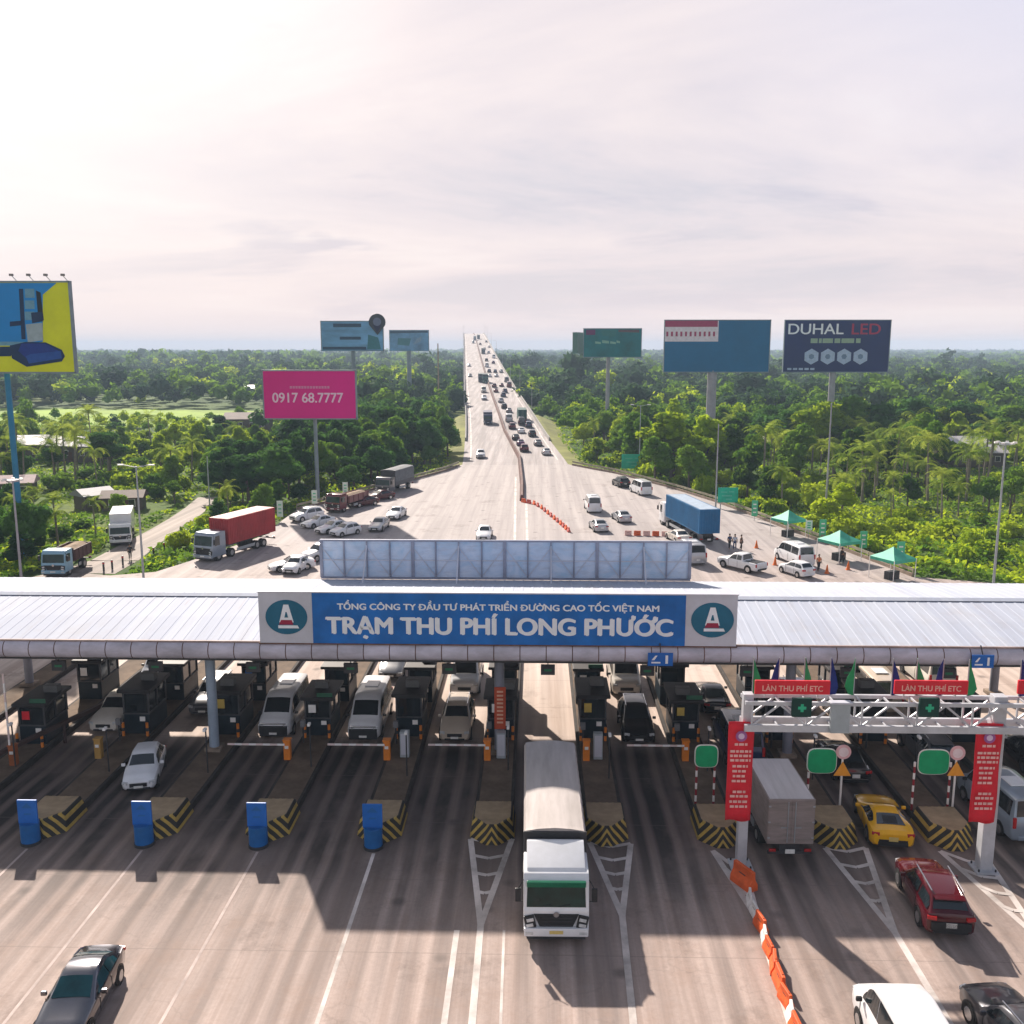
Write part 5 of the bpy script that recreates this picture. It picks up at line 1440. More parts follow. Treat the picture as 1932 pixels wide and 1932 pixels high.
Q = [('sedan', P_SILVER, 1032, 860, 'silver car last in the outer lane of the far queue'), ('sedan', P_GREY, 1016, 843, 'grey car second from the end in the outer lane'), ('suv', P_BLACK, 1005, 826, 'black car third from the end in the outer lane'),
     ('suv', P_NAVY, 998, 809, 'dark blue car right behind the green lorry'), ('suv', P_MAROON, 990, 855, 'dark red car last in the median lane of the far queue'), ('sedan', P_PURP, 983, 843, 'purple grey car second in the median lane of the queue'),
     ('sedan', P_BLACK, 974, 832, 'black car third in the median lane of the queue'), ('sedan', P_WHITE, 984, 819, 'white car in the middle lane of the queue'), ('suv', P_MAROON, 967, 811, 'maroon car fourth in the median lane of the queue'),
     ('minibus', P_SILVER, 961, 798, 'silver van fifth in the median lane of the queue'), ('sedan', P_GREY, 961, 780, 'grey car sixth in the queue, level with the green lorry'), ('suv', P_BLACK, 952, 772, 'black car seventh in the queue above the green lorry'),
     ('suv', P_NAVY, 950, 750, 'dark car eighth in the queue, high on the ramp'), ('sedan', P_MAROON, 936, 741, 'maroon car ninth in the queue beside the median'), ('suv', P_PURP, 931, 687, 'purple van near the top of the ramp'),
     ('suv', P_BLACK, 918, 682, 'black car near the top of the ramp by the median'), ('sedan', P_WHITE, 924, 712, 'white car half way up the ramp'), ('sedan', P_SILVER, 937, 712, 'silver car half way up the ramp by the outer parapet'),
     ('suv', P_WHITE, 922, 667, 'white car at the head of the visible queue'), ('suv', P_GREY, 914, 660, 'grey car close to the crest of the bridge')]
for kd, pt, x, y, lb in Q: far(kd, pt, x, y, True, lb, GQ)
def lorry(pt, cm, L=9.0, h=3.6):
    def f(p, rz, away, label, group):
        if away:
            d = Vector((-sin(rz), cos(rz), 0)); p = p + d * L
        return truck('far_lorry', label, p, rz + (PI if away else 0), pt, w=2.45, length=L, cargo='box', cargo_mat=cm, cz=(1.1, h), det=1, group=group)
    return f
far(None, None, 986, 795, True, 'dark green lorry standing out in the outer lane of the far queue', GQ, lorry(P_TEAL, M('lorry_green', (0.012, 0.07, 0.06), .5)))
far(None, None, 912, 668, False, 'grey lorry coming over the crest of the bridge', GO, lorry(P_GREY, M('lorry_grey', (0.2, 0.21, 0.22), .5)))
far(None, None, 916, 724, False, 'dark green-grey lorry descending beside the median', GO, lorry(P_TEAL, M('lorry_dark', (0.03, 0.05, 0.06), .5), 10, 3.7))
far(None, None, 908, 722, False, 'second dark lorry descending abreast of the green-grey one', GO, lorry(P_NAVY, M('lorry_dark', (0.03, 0.05, 0.06), .5), 9, 3.5))
far(None, None, 921, 802, False, 'dark blue lorry coming down alone, below the white cars', GO, lorry(P_NAVY, M('lorry_violet', (0.09, 0.09, 0.14), .5), 8, 3.3))
far('suv', P_WHITE, 907, 867, False, 'white car coming down alone nearest the plaza', GO)
far('minibus', P_CREAM, 913, 742, False, 'cream van coming down behind the white car beside the median', GO)
far('suv', P_WHITE, 914, 756, False, 'white car coming down between the cream van and the blue lorry', GO)
far('sedan', P_GREY, 887, 712, False, 'grey car high on the outer oncoming lane', GO)
far('sedan', P_SILVER, 885, 692, False, 'silver car highest on the outer oncoming lane', GO)
far('minibus', P_SILVER, 893, 648, False, 'silver van cresting the bridge on the oncoming side', GO)

# the tightly packed rest of the queue: small cars nothing tells apart but their colour
qr = random.Random(5)
taken = [(x, y) for _, _, x, y, _ in Q]
for y in range(262, 800, 13):
    c, t_, s_ = road_at(y)
    for lane in (2.1, 5.2, 8.0):
        yy2 = y + qr.uniform(-3, 3); c, t_, s_ = road_at(yy2); p = c + s_ * (lane + qr.uniform(-.2, .2)) + Vector((0, 0, .03))
        q = p - Vector((0, 0, CAMH)); zc = q.dot(Fw); px_, py_ = 966 + FOC * q.dot(Rt) / zc, 966 - FOC * q.dot(Up) / zc
        if qr.random() < (.50 if y < 420 else .28) or any(abs(px_ - a) < 9 and abs(py_ - b) < 9 for a, b in taken): continue
        pt, nm_ = qr.choice(((P_BLACK, 'black'), (P_GREY, 'dark grey'), (P_NAVY, 'dark blue'), (P_MAROON, 'maroon'), (P_WHITE, 'white'), (P_SILVER, 'silver')))
        kd = qr.choice(('sedan', 'suv', 'suv', 'minibus')); rz = math.atan2(-t_.x, t_.y)
        o = car(kd, pt, p, rz + PI, {'sedan': 'sedan_car', 'suv': 'suv_car', 'minibus': 'minibus'}[kd], 'small %s %s packed in the dense queue climbing the far highway' % (nm_, 'van' if kd == 'minibus' else 'car'), detail=1, group='small vehicles packed in the far queue')
        o.rotation_euler = (-math.asin(t_.z), 0, rz + PI); taken.append((px_, py_))
far(None, None, 896, 642, False, 'white lorry on the crest of the bridge', GO, lorry(P_WHITE, M('lorry_white', (0.5, 0.5, 0.5), .5)))
far(None, None, 903, 640, False, 'second grey lorry on the crest of the bridge', GO, lorry(P_GREY, M('lorry_grey', (0.2, 0.21, 0.22), .5)))
# ------------------------------------------------------------------ BILLBOARDS
steel_b = M('billboard_steel', (0.20, 0.25, 0.29), 0.5, 0.2, 0.2, .5); pole_pale = M('pole_pale', (0.34, 0.335, 0.37), 0.5, 0.1, 0.2, .5)
pole_blue = M('pole_blue', (0.03, 0.20, 0.36), 0.5, 0.1, 0.15, .5)
def billboard(x0, x1, y0, y1, Y, face, label, polex, pole_m=steel_b, pr=.45, name='billboard', rz=0.0, extra=None, zbase=-.35, poles=None):
    a, b = V(x0, (y0 + y1) / 2, Y), V(x1, (y0 + y1) / 2, Y); zt = V(x0, y0, Y).z; zb = V(x0, y1, Y).z
    cx = (a.x + b.x) / 2; w = b.x - a.x; h = zt - zb; zc = (zt + zb) / 2
    t = thing(name, label, 'billboard', (cx, Y, zbase), rz)
    zc -= zbase; zb -= zbase; zt -= zbase
    f = MB(); f.box((0, 0, zc), (w, .25, h), face, bev=.02); pn = f.build('panel', t)
    e = MB()
    for z in (zb, zt): e.box((0, .1, z), (w + .2, .5, .18), steel_b)
    for x in (-w / 2, w / 2): e.box((x, .1, zc), (.18, .5, h), steel_b)
    e.build('frame', t)
    tr = MB(); n = 5
    for i in range(n):
        x = -w / 2 + w * (i + .5) / n
        tr.bar((x, .3, zb + .2), (x, 1.3, zb + .2), .12, steel_b); tr.bar((x, 1.3, zb + .2), (x, .3, zt - .3), .12, steel_b)
    tr.box((0, 1.1, zb + .3), (w * .9, .25, .3), steel_b); tr.build('back_truss', t)
    px = V(polex, y1, Y).x - cx
    MB().cyl((px, .8, 0), (px, .8, zb + .3), pr, pole_m, r1=pr * .9, n=16).build('pole', t, smooth=40)
    return t, w, h, zc
def on_panel(t, mb, name='printed_art'): return mb.build(name, t)
F_ = -.135
# F: blue board
t, w, h, zc = billboard(1253, 1452, 604, 702, 198.0, M('board_blue', (0.004, 0.135, 0.30), .5, 0, .12, .15), 'large plain dark blue billboard with a white and pink panel in its upper corner', 1345, pole_pale, 1.05)
mb = MB(); x0, x1, z0, z1 = -w / 2 + .1, -w / 2 + w * .51, zc + h * .09, zc + h / 2 - .1
PINKW = M('board_pinkwhite', (0.72, 0.66, 0.74), .5); MAG = M('board_magenta', (0.36, 0.05, 0.13), .5)
mb.face([(x0, F_, z0), (x1, F_, z0), (x1, F_, z1), (x0, F_, z1)], PINKW)
mb.face([(x0, F_ - .01, z1 - h * .12), (x1 - .2, F_ - .01, z1 - h * .12), (x1 - .2, F_ - .01, z1), (x0, F_ - .01, z1)], MAG)
for i in range(11):
    xx = x0 + .25 + i * (x1 - x0 - .4) / 11; mb.face([(xx, F_ - .01, z0 + h * .10), (xx + .42, F_ - .01, z0 + h * .10), (xx + .42, F_ - .01, z0 + h * .19), (xx, F_ - .01, z0 + h * .19)], MAG)
on_panel(t, mb)
# G: navy LED board
t, w, h, zc = billboard(1479, 1678, 604, 702, 212, M('board_navy', (0.002, 0.02, 0.12), .4, 0, .12, .15), 'large navy billboard with white and red lettering over four pale hexagons', 1573, pole_pale, .75)
text_part('DUHAL', W3, t, w * .52, h * .20, (-w * .205, F_, zc + h * .33), bold=.02)
text_part('LED', M('letter_red', (0.42, 0.02, 0.07), .5), t, w * .27, h * .20, (w * .27, F_, zc + h * .33), bold=.02)
mb = MB(); lt = M('board_lightgreen', (0.30, 0.42, 0.30), .5)
for i, l in enumerate((.6, .25, .9, .5, 1.1, .4)):
    x = -w * .25 + sum((.6, .25, .9, .5, 1.1, .4)[:i]) * w * .12 + i * .12
    mb.face([(x, F_ - .01, zc + h * .06), (x + l * w * .11, F_ - .01, zc + h * .06), (x + l * w * .11, F_ - .01, zc + h * .15), (x, F_ - .01, zc + h * .15)], lt)
hx = M('hexagon_pale', (0.42, 0.52, 0.70), .5)
for i in range(4):
    cx = -w * .235 + i * w * .155; r = h * .155; zz_ = zc - h * .20
    mb.face([(cx + r * sin(PI * k / 3), F_ - .012, zz_ + r * cos(PI * k / 3)) for k in range(6)][::-1], hx)
    mb.face([(cx + r * .35 * sin(PI * k / 3 + .3 * i), F_ - .02, zz_ + r * .35 * cos(PI * k / 3 + .3 * i)) for k in range(6)][::-1], M('hexagon_core', (0.16, 0.24, 0.38), .5))
for i in range(5):
    x = -w * .46 + i * w * .055; mb.face([(x, F_ - .01, zc - h * .46), (x + w * .04, F_ - .01, zc - h * .46), (x + w * .04, F_ - .01, zc - h * .42), (x, F_ - .01, zc - h * .42)], hx)
on_panel(t, mb)
# E: teal board and its side face
t, w, h, zc = billboard(1101, 1210, 620, 674, 240, M('board_teal', (0.008, 0.17, 0.19), .5, 0, .3, .2), 'teal green billboard with a pale scribble, beyond the trees by the highway', 1148, pole_pale, .5)
mb = MB(); pg = M('board_pale_green', (0.22, 0.42, 0.34), .5); tg = M('board_midteal', (0.02, 0.17, 0.17), .5); pv = M('board_violet', (0.14, 0.03, 0.12), .5)
for i, (x, z, l, hh) in enumerate(((-.30, -.02, .10, .05), (-.18, .0, .12, .07), (-.04, -.02, .10, .05), (.07, .01, .06, .05))):
    mb.face([(x * w, F_ - .01, zc + z * h), ((x + l) * w, F_ - .01, zc + (z - .02) * h), ((x + l) * w, F_ - .01, zc + (z + hh) * h), (x * w, F_ - .01, zc + (z + hh + .03) * h)], pg)
mb.face([(-.18 * w, F_ - .01, zc + .25 * h), (.05 * w, F_ - .01, zc + .22 * h), (.07 * w, F_ - .01, zc + .46 * h), (-.2 * w, F_ - .01, zc + .46 * h)], tg)
mb.face([(-.46 * w, F_ - .01, zc + .28 * h), (-.3 * w, F_ - .01, zc + .28 * h), (-.3 * w, F_ - .01, zc + .46 * h), (-.46 * w, F_ - .01, zc + .46 * h)], pv)
mb.face([(.1 * w, F_ - .01, zc + .38 * h), (.46 * w, F_ - .01, zc + .36 * h), (.46 * w, F_ - .01, zc + .46 * h), (.1 * w, F_ - .01, zc + .46 * h)], M('board_brownish', (0.12, 0.08, 0.09), .5))
on_panel(t, mb)
q = V(1092, 640, 243); o_ = t.location
MB().box((q.x - o_.x, 3.2, zc), (1.3, 6, h * .75), M('board_side', (0.10, 0.20, 0.18), .5), rz=-.35).build('side_panel', t)
# B: pink board, lower edge behind the trees
t, w, h, zc = billboard(497, 672, 699, 790, 136.7, M('board_pink', (0.62, 0.0, 0.22), .5, 0, .06, .15), 'magenta pink billboard with a white phone number, its lower edge behind treetops', 592, steel_b, .30)
text_part('0917 68.7777', M('letter_rosewhite', (0.76, 0.55, 0.70), .5), t, w * .76, h * .20, (-w * .02, F_, zc - h * .06), bold=.025)
mb = MB(); rs_ = M('board_rose', (0.60, 0.20, 0.38), .5)
for i in range(14):
    x = -w * .21 + i * w * .031; mb.face([(x, F_ - .01, zc + h * .13), (x + w * .024, F_ - .01, zc + h * .13), (x + w * .024, F_ - .01, zc + h * .18), (x, F_ - .01, zc + h * .18)], rs_)
on_panel(t, mb)
# C: blue board with round emblem at its top corner
t, w, h, zc = billboard(606, 723, 606, 662, 225, M('board_skyblue', (0.15, 0.36, 0.60), .5, 0, .35, .22, streak=(.4, 1, 1.6)), 'pale blue billboard carrying a round dark emblem on its upper corner', 665, steel_b, .5)
mb = MB(); cx = V(712, 608, 225).x - t.location.x; zz_ = V(712, 608, 225).z + .35
ar = [(cx + 1.95 * cos(a), zz_ + 1.95 * sin(a)) for a in [PI * (-.12 + 1.24 * i / 20) for i in range(21)]] + [(cx, zz_ - 2.9)]
mb.prism(ar, -.45, -.15, M('emblem_dark', (0.035, 0.045, 0.06), .5), axis='y', bev=.04); mb.build('emblem', t)
mb = MB(); mb.cyl((cx, -.45, zz_ + .1), (cx, -.50, zz_ + .1), .95, M('emblem_slate', (0.13, 0.16, 0.26), .5), n=24)
mb.prism([(cx - 1.0, zz_ - .6), (cx, zz_ - 2.4), (cx + 1.0, zz_ - .6)], -.48, -.44, M('emblem_navy', (0.006, 0.01, 0.06), .5), axis='y'); mb.build('emblem_print', t)
mb = MB(); db = M('board_deepblue', (0.015, 0.06, 0.12), .5); tq = M('board_turquoise', (0.03, 0.18, 0.22), .5)
mb.face([(-.30 * w, F_ - .01, zc + .30 * h), (.15 * w, F_ - .01, zc + .30 * h), (.15 * w, F_ - .01, zc + .42 * h), (-.30 * w, F_ - .01, zc + .42 * h)], db)
mb.face([(-.2 * w, F_ - .01, zc - .12 * h), (.14 * w, F_ - .01, zc - .12 * h), (.14 * w, F_ - .01, zc - .02 * h), (-.2 * w, F_ - .01, zc - .02 * h)], db)
mb.face([(-.48 * w, F_ - .01, zc - .46 * h), (.22 * w, F_ - .01, zc - .46 * h), (.22 * w, F_ - .01, zc - .36 * h), (-.48 * w, F_ - .01, zc - .36 * h)], db)
mb.face([(.24 * w, F_ - .01, zc - .44 * h), (.46 * w, F_ - .01, zc - .44 * h), (.42 * w, F_ - .01, zc - .05 * h), (.26 * w, F_ - .01, zc + .05 * h)], tq); on_panel(t, mb)
# D
t, w, h, zc = billboard(735, 809, 623, 662, 360, M('board_slate', (0.12, 0.30, 0.52), .5, 0, .35, .2), 'smallest and farthest blue billboard, next to the round emblem board', 771, steel_b, .9)
mb = MB()
mb.face([(-.3 * w, F_ - .02, zc - .2 * h), (0, F_ - .02, zc - .25 * h), (.05 * w, F_ - .02, zc + .1 * h), (-.28 * w, F_ - .02, zc + .12 * h)], tq)
mb.face([(.1 * w, F_ - .02, zc - .2 * h), (.3 * w, F_ - .02, zc - .05 * h), (.32 * w, F_ - .02, zc + .2 * h), (.2 * w, F_ - .02, zc + .1 * h)], M('board_light', (0.17, 0.29, 0.43), .5))
mb.face([(-.48 * w, F_ - .02, zc + .35 * h), (.48 * w, F_ - .02, zc + .38 * h), (.48 * w, F_ - .02, zc + .47 * h), (-.48 * w, F_ - .02, zc + .47 * h)], db); on_panel(t, mb)
# A: big board cut by the frame
t, w, h, zc = billboard(-215, 137, 532, 703, 100, M('board_lime', (0.62, 0.66, 0.01), .5, 0, .15, .15), 'huge billboard in lime yellow and blue cut by the picture edge, lamps along its top', 5, pole_blue, .32)
T_ = lambda x, y: Vector((V(x, y, 100).x - t.location.x, F_ - .01, V(x, y, 100).z + .35))
def poly(pts, mat, dy=0):
    mb.face([T_(x, y) + Vector((0, dy, 0)) for x, y in pts][::-1], mat)
mb = MB()
B1 = M('art_blue', (0.005, 0.22, 0.58), .5, 0, .1, .2); B2 = M('art_navy', (0.006, 0.03, 0.09), .5); B3 = M('art_skyblue', (0.13, 0.30, 0.42), .5); B4 = M('art_royal', (0.008, 0.035, 0.22), .5); B5 = M('art_grey', (0.30, 0.38, 0.42), .5); B6 = M('art_black', (0.004, 0.012, 0.02), .5)
poly([(-214, 534), (108, 534), (82, 556), (82, 645), (0, 652), (-214, 656)], B1)
poly([(-214, 642), (48, 645), (48, 652), (-214, 652)], B3, -.004)
poly([(-214, 654), (30, 654), (22, 672), (-214, 676)], B2, -.004)
poly([(37, 545), (45, 545), (50, 640), (42, 640)], B2, -.008); poly([(20, 607), (42, 605), (42, 614), (20, 616)], B2, -.008)
for i, (a, b) in enumerate(((545, 562), (567, 583), (588, 604))): poly([(48, a), (66, a), (67, b), (49, b)], B3, -.008)
poly([(69, 548), (78, 552), (84, 604), (74, 606)], B6, -.008); poly([(60, 590), (82, 588), (83, 606), (62, 610)], B2, -.010)
poly([(50, 612), (81, 609), (83, 642), (54, 646)], B5, -.012)
poly([(20, 652), (50, 645), (88, 646), (118, 660), (124, 672), (118, 682), (52, 692), (24, 676)], B2, -.016)
poly([(42, 648), (86, 648), (112, 662), (118, 672), (60, 684), (36, 662)], B4, -.020)
poly([(60, 668), (116, 662), (118, 676), (56, 686), (50, 672)], M('art_blue_mid', (0.012, 0.07, 0.30), .5), -.024)
on_panel(t, mb)
for i in range(10):
    x = T_(128 - i * 32, 520)
    l = MB(); l.bar((x.x, 0, T_(0, 532).z), (x.x, -1.0, x.z - .1), .05, grey_m); l.box((x.x, -1.1, x.z), (.35, .3, .25), M('lamp_grey', (0.25, 0.23, 0.23), .6), bev=.03); l.build('lamp', t)

# ------------------------------------------------------------------ POLES, SMALL SIGNS, TENTS, CONES, PEOPLE
def pole(px, yb_, yt, label, arms=True, name='street_lamp', r=.11, zg=0.0, mat=grey_m, mast=False):
    p = G(px, yb_, zg); zt = V(px, yt, p.y).z - zg
    t = thing(name, label, 'street lamp' if name == 'street_lamp' else 'mast', p)
    MB().cyl((0, 0, 0), (0, 0, zt), r, mat, r1=r * .55, n=10).build('pole', t)
    if mast:
        m_ = MB(); m_.cyl((0, 0, zt - .2), (0, 0, zt), .55, mat, n=12)
        for a in range(6):
            m_.bar((0, 0, zt - .1), (.8 * cos(a), .8 * sin(a), zt), .05, mat)
        m_.build('lamp_ring', t)
        for a in range(6): MB().box((.85 * cos(a), .85 * sin(a), zt), (.3, .26, .16), pale_m, rz=a).build('lamp', t)
    elif arms:
        for sd in (-1, 1):
            MB().bar((0, 0, zt - .1), (sd * 1.3, 0, zt + .15), .06, mat).build('arm', t); MB().box((sd * 1.5, 0, zt + .15), (.6, .22, .12), pale_m, bev=.02).build('lamp', t)
    return t
pole(1874, 1105, 835, 'tall floodlight mast with a ring of lamps rising from the scrub', name='light_mast', r=.13, mast=True, mat=grey_m)
pole(1350, 962, 800, 'thin pale mast in front of the blue billboard pole', arms=False, name='slim_mast', r=.13, mat=pole_pale, zg=-.3)
pole(1556, 992, 760, 'thin pale mast in front of the navy billboard pole', arms=False, name='slim_mast', r=.14, mat=pole_pale, zg=-.3)
pole(271, 1092, 880, 'dark lamp post beside the side road', r=.12, arms=True)
pole(41, 1100, 905, 'pale floodlight mast by the dump truck', name='light_mast', r=.14, mast=True, zg=-.3, mat=pole_pale)
pole(396, 960, 862, 'slim grey lamp post amid the shrubs near the side road', arms=False, zg=-.3)
pole(1206, 892, 765, 'lamp post near the green road sign', r=.12)
pole(828, 790, 648, 'thin brown mast by the highway beyond the trees', arms=False, name='slim_mast', r=.3, zg=-.3, mat=M('mast_brown', (0.30, 0.22, 0.16), .6))
for i, y in enumerate((300, 360, 430, 520, 620, 740, 860, 950)):
    c, tt, s_ = road_at(y)
    for sg in (-1, 1):
        t = thing('street_lamp', ('lamp post on the outer parapet of the rising bridge', 'lamp post on the queue side parapet of the rising bridge')[sg > 0], 'street lamp', c + s_ * sg * (RW + .3), 0, 'lamp posts along the rising bridge')
        MB().cyl((0, 0, -.4), (0, 0, 9), .10, pole_pale, r1=.06, n=8).build('pole', t); MB().bar((0, 0, 8.9), (-sg * 1.8, 0, 9.3), .08, pole_pale).build('arm', t)
# green road signs
def road_sign(x0, x1, y0, y1, yb_, label):
    g0 = G((x0 + x1) / 2, yb_); a, b = V(x0, y1, g0.y), V(x1, y0, g0.y)
    t = thing('direction_sign', label, 'road sign', (g0.x, g0.y, 0)); w = b.x - a.x; h = b.z - a.z; zc = (a.z + b.z) / 2
    MB().box((0, 0, zc), (w, .08, h), M('road_green', (0.01, 0.42, 0.28), .5, 0, .25, .8), bev=.02).build('panel', t)
    mb = MB()
    for i, (x, z, l) in enumerate(((-.35, .2, .3), (.05, .22, .25), (-.3, -.05, .5), (-.1, -.28, .3))): mb.box(((x + l / 2) * w, -.045, zc + z * h), (l * w, .01, h * .07), M('road_sign_mark', (0.10, 0.46, 0.36), .5))
    mb.build('printed_line', t)
    for sd in (-.35, .35): MB().cyl((sd * w, .1, 0), (sd * w, .1, zc + h / 2), .07, grey_m, n=8).build('post', t)
road_sign(1172, 1218, 857, 884, 893, 'green road sign beside the kerb above the white van')
road_sign(1353, 1392, 920, 948, 960, 'green road sign behind the blue container lorry')
# green vertical flags and white tents
vg = M('banner_green', (0.10, 0.50, 0.28), .6, 0, .2, 1); vw = M('banner_white', (0.66, 0.74, 0.68), .6, 0, .1, 1)
for i, (x, y0, y1, yb_, mt, lb) in enumerate(((1423, 944, 974, 983, vg, 'small green upright banner farthest along the kerb'), (1484, 966, 990, 1000, vg, 'green upright banner above the first tent'), (1525, 982, 1000, 1018, vw, 'white upright banner between the first two tents'),
        (1551, 980, 1012, 1022, vg, 'green upright banner beside the middle tent'), (1628, 1002, 1034, 1042, vg, 'pale green upright banner between the middle and last tent'), (1697, 1022, 1060, 1078, vg, 'green upright banner over the last tent'),
        (529, 945, 975, 984, vw, 'white upright banner at the end of the parked white cars'), (594, 925, 950, 962, vw, 'white upright banner at the foot of the pink billboard pole'), (652, 910, 932, 944, vw, 'white upright banner behind the red saloons'))):
    g0 = G(x, yb_); z0 = V(x, y1, g0.y).z; z1 = V(x, y0, g0.y).z
    t = thing('upright_banner', lb, 'banner', g0, 0, 'upright banners along the plaza edges')
    MB().cyl((0, .06, 0), (0, .06, z1), .035, grey_m, n=8).build('pole', t)
    MB().box((0, 0, (z0 + z1) / 2), (.78, .03, z1 - z0), mt).build('cloth', t)
    mb = MB()
    for k in range(3): mb.box((0, -.02, z0 + (z1 - z0) * (.25 + .25 * k)), (.4, .01, .16), pale_m if mt is vg else vg)
    mb.build('printed_mark', t)
tent_g = M('tent_green', (0.06, 0.42, 0.28), .6, 0, .15, 1); tent_w = M('tent_white', (0.22, 0.62, 0.46), .6, 0, .08, 1)
for x, yb_, w, lb in ((1486, 1012, 2.9, 'green pavilion tent farthest along the kerb'), (1582, 1056, 3.2, 'green and white pavilion tent by the parked minibus'), (1682, 1092, 3.0, 'green pavilion tent closest to the canopy roof')):
    g0 = G(x, yb_)
    t = thing('market_tent', lb, 'tent', g0, .5)
    h = w / 2; mb = MB(); ap = (0, 0, 3.25); cs = [(-h, -h, 2.2), (h, -h, 2.2), (h, h, 2.2), (-h, h, 2.2)]
    for i in range(4):
        a, b = Vector(cs[i]), Vector(cs[(i + 1) % 4]); m1, m2 = a.lerp(Vector(ap), .55) + Vector((0, 0, -.12)), b.lerp(Vector(ap), .55) + Vector((0, 0, -.12))
        mt = tent_g if i % 2 == 0 else tent_w
        mb.face((a, b, m2, m1), mt); mb.face((m1, m2, ap), mt); mb.face((a + Vector((0, 0, -.3)), b + Vector((0, 0, -.3)), b, a), tent_g)
    mb.build('canopy_cloth', t)
    for cx, cy, cz in cs: MB().cyl((cx, cy, 0), (cx, cy, 2.2), .04, pale_m, n=8).build('leg', t)
    MB().box((0, 0, .4), (1.4, .7, .8), dark_m, bev=.03).build('table', t)
# red-white barriers across the far plaza
bb = [(988, 948), (1008, 952), (1022, 960), (1034, 970), (1046, 980), (1058, 990), (1068, 999), (1078, 1008)]
for i in range(len(bb) - 1):
    p, q = G(*bb[i]), G(*bb[i + 1]); d = q - p; L = d.length
    n = max(2, int(L / 2.1))
    for k in range(n):
        c = p.lerp(q, k / n)
        water_barrier(c, math.atan2(-d.x, d.y), M('barrier_rose', (0.50, 0.10, 0.08), .6) if k % 2 else wb_o, 'small red barrier in the slanting line across the plaza beyond the sign back', .75, 'red barriers slanting across the far plaza')
# low red and white fence by the silver van
p, q = G(1185, 1010), G(1272, 1012)
for k in range(6):
    c = p.lerp(q, k / 5.0)
    water_barrier(c, PI / 2, wb_o if k % 2 else M('barrier_pinkish', (0.72, 0.45, 0.40), .6), 'pinkish barrier in the short row level with the cream saloon', .75, 'short pinkish barrier row')
# traffic cones
cone_tmpl = None
for x, y, lb in ((1427, 1034, 'orange traffic cone alone above the white pickup'), (1488, 1078, 'orange cone beside the white minibus'), (1462, 1066, 'orange cone between pickup and minibus'), (1600, 1075, 'orange cone on the kerb side of the middle tent'), (1560, 1082, 'orange cone in front of the middle tent')):
    g0 = G(x, y); t = thing('traffic_cone', lb, 'traffic cone', g0, 0, 'orange traffic cones on the plaza')
    MB().box((0, 0, .03), (.45, .45, .06), orange_m, bev=.01).build('base', t)
    MB().cyl((0, 0, .05), (0, 0, .9), .2, orange_m, r1=.04, n=14).build('cone_body', t, smooth=40)
    MB().cyl((0, 0, .42), (0, 0, .58), .125, pale_m, r1=.095, n=14).build('stripe', t)

# people: one skinned body, clothes as separate shells
skin_m = M('skin', (0.30, 0.17, 0.11), .6)
def person(loc, rz, label, shirt, trousers, stride=.18, hat=None):
    def skinned(vs, es, rad_, mat, name, parent, sub=1):
        me = bpy.data.meshes.new(name); me.from_pydata(vs, es, []); o = bpy.data.objects.new(name, me); C.objects.link(o)
        m_ = o.modifiers.new('skin', 'SKIN'); m_.use_smooth_shade = True
        for v, r in zip(me.skin_vertices[0].data, rad_): v.radius = (r, r)
        me.skin_vertices[0].data[0].use_root = True
        s_ = o.modifiers.new('sub', 'SUBSURF'); s_.levels = s_.render_levels = sub
        dg = bpy.context.evaluated_depsgraph_get(); em = bpy.data.meshes.new_from_object(o.evaluated_get(dg)); em.materials.clear(); em.materials.append(mat)
        bpy.data.objects.remove(o); o = bpy.data.objects.new(name, em); C.objects.link(o); o.parent = parent
        return o
    t = thing('person', label, 'person', loc, rz)
    s = stride
    v = [(0, 0, .95), (0, 0, 1.15), (0, 0, 1.38), (0, 0, 1.48), (0, -.02, 1.60), (0, -.02, 1.72),
         (-.19, 0, 1.40), (-.27, .04, 1.12), (-.25, -.10, .90), (-.25, -.14, .82), (.19, 0, 1.40), (.27, -.03, 1.12), (.26, -.14, .90), (.26, -.18, .82),
         (-.10, 0, .90), (-.11, -s * .6, .50), (-.11, -s * .4, .08), (-.11, -s * .4 - .14, .04), (.10, 0, .90), (.11, s * .3, .50), (.11, s, .08), (.11, s - .14, .04)]
    e = [(0, 1), (1, 2), (2, 3), (3, 4), (4, 5), (2, 6), (6, 7), (7, 8), (8, 9), (2, 10), (10, 11), (11, 12), (12, 13), (0, 14), (14, 15), (15, 16), (16, 17), (0, 18), (18, 19), (19, 20), (20, 21)]
    r = [.14, .14, .15, .055, .085, .07, .06, .042, .035, .03, .06, .042, .035, .03, .085, .06, .042, .035, .085, .06, .042, .035]
    skinned(v, e, r, skin_m, 'body', t)
    skinned([v[0], v[1], v[2], (-.19, 0, 1.40), (-.25, .03, 1.18), (.19, 0, 1.40), (.25, -.02, 1.18)], [(0, 1), (1, 2), (2, 3), (3, 4), (2, 5), (5, 6)], [.165, .16, .165, .075, .06, .075, .06], shirt, 'shirt', t)
    skinned([(0, 0, .96), v[14], v[15], (-.11, -s * .4, .12), v[18], v[19], (.11, s, .12)], [(0, 1), (1, 2), (2, 3), (0, 4), (4, 5), (5, 6)], [.15, .10, .075, .06, .10, .075, .06], trousers, 'trousers', t)
    h = MB(); bm = bmesh.new(); bmesh.ops.create_uvsphere(bm, u_segments=12, v_segments=8, radius=.112)
    bmesh.ops.delete(bm, geom=[f for f in bm.faces if f.calc_center_median().z < -.02 and f.calc_center_median().y < .02], context='FACES')
    bmesh.ops.transform(bm, matrix=Matrix.Translation((0, 0, 1.69)), verts=bm.verts); h.add(bm, hat or M('hair', (0.015, 0.012, 0.01), .7)); h.build('hair' if hat is None else 'cap', t, smooth=60)
    return t
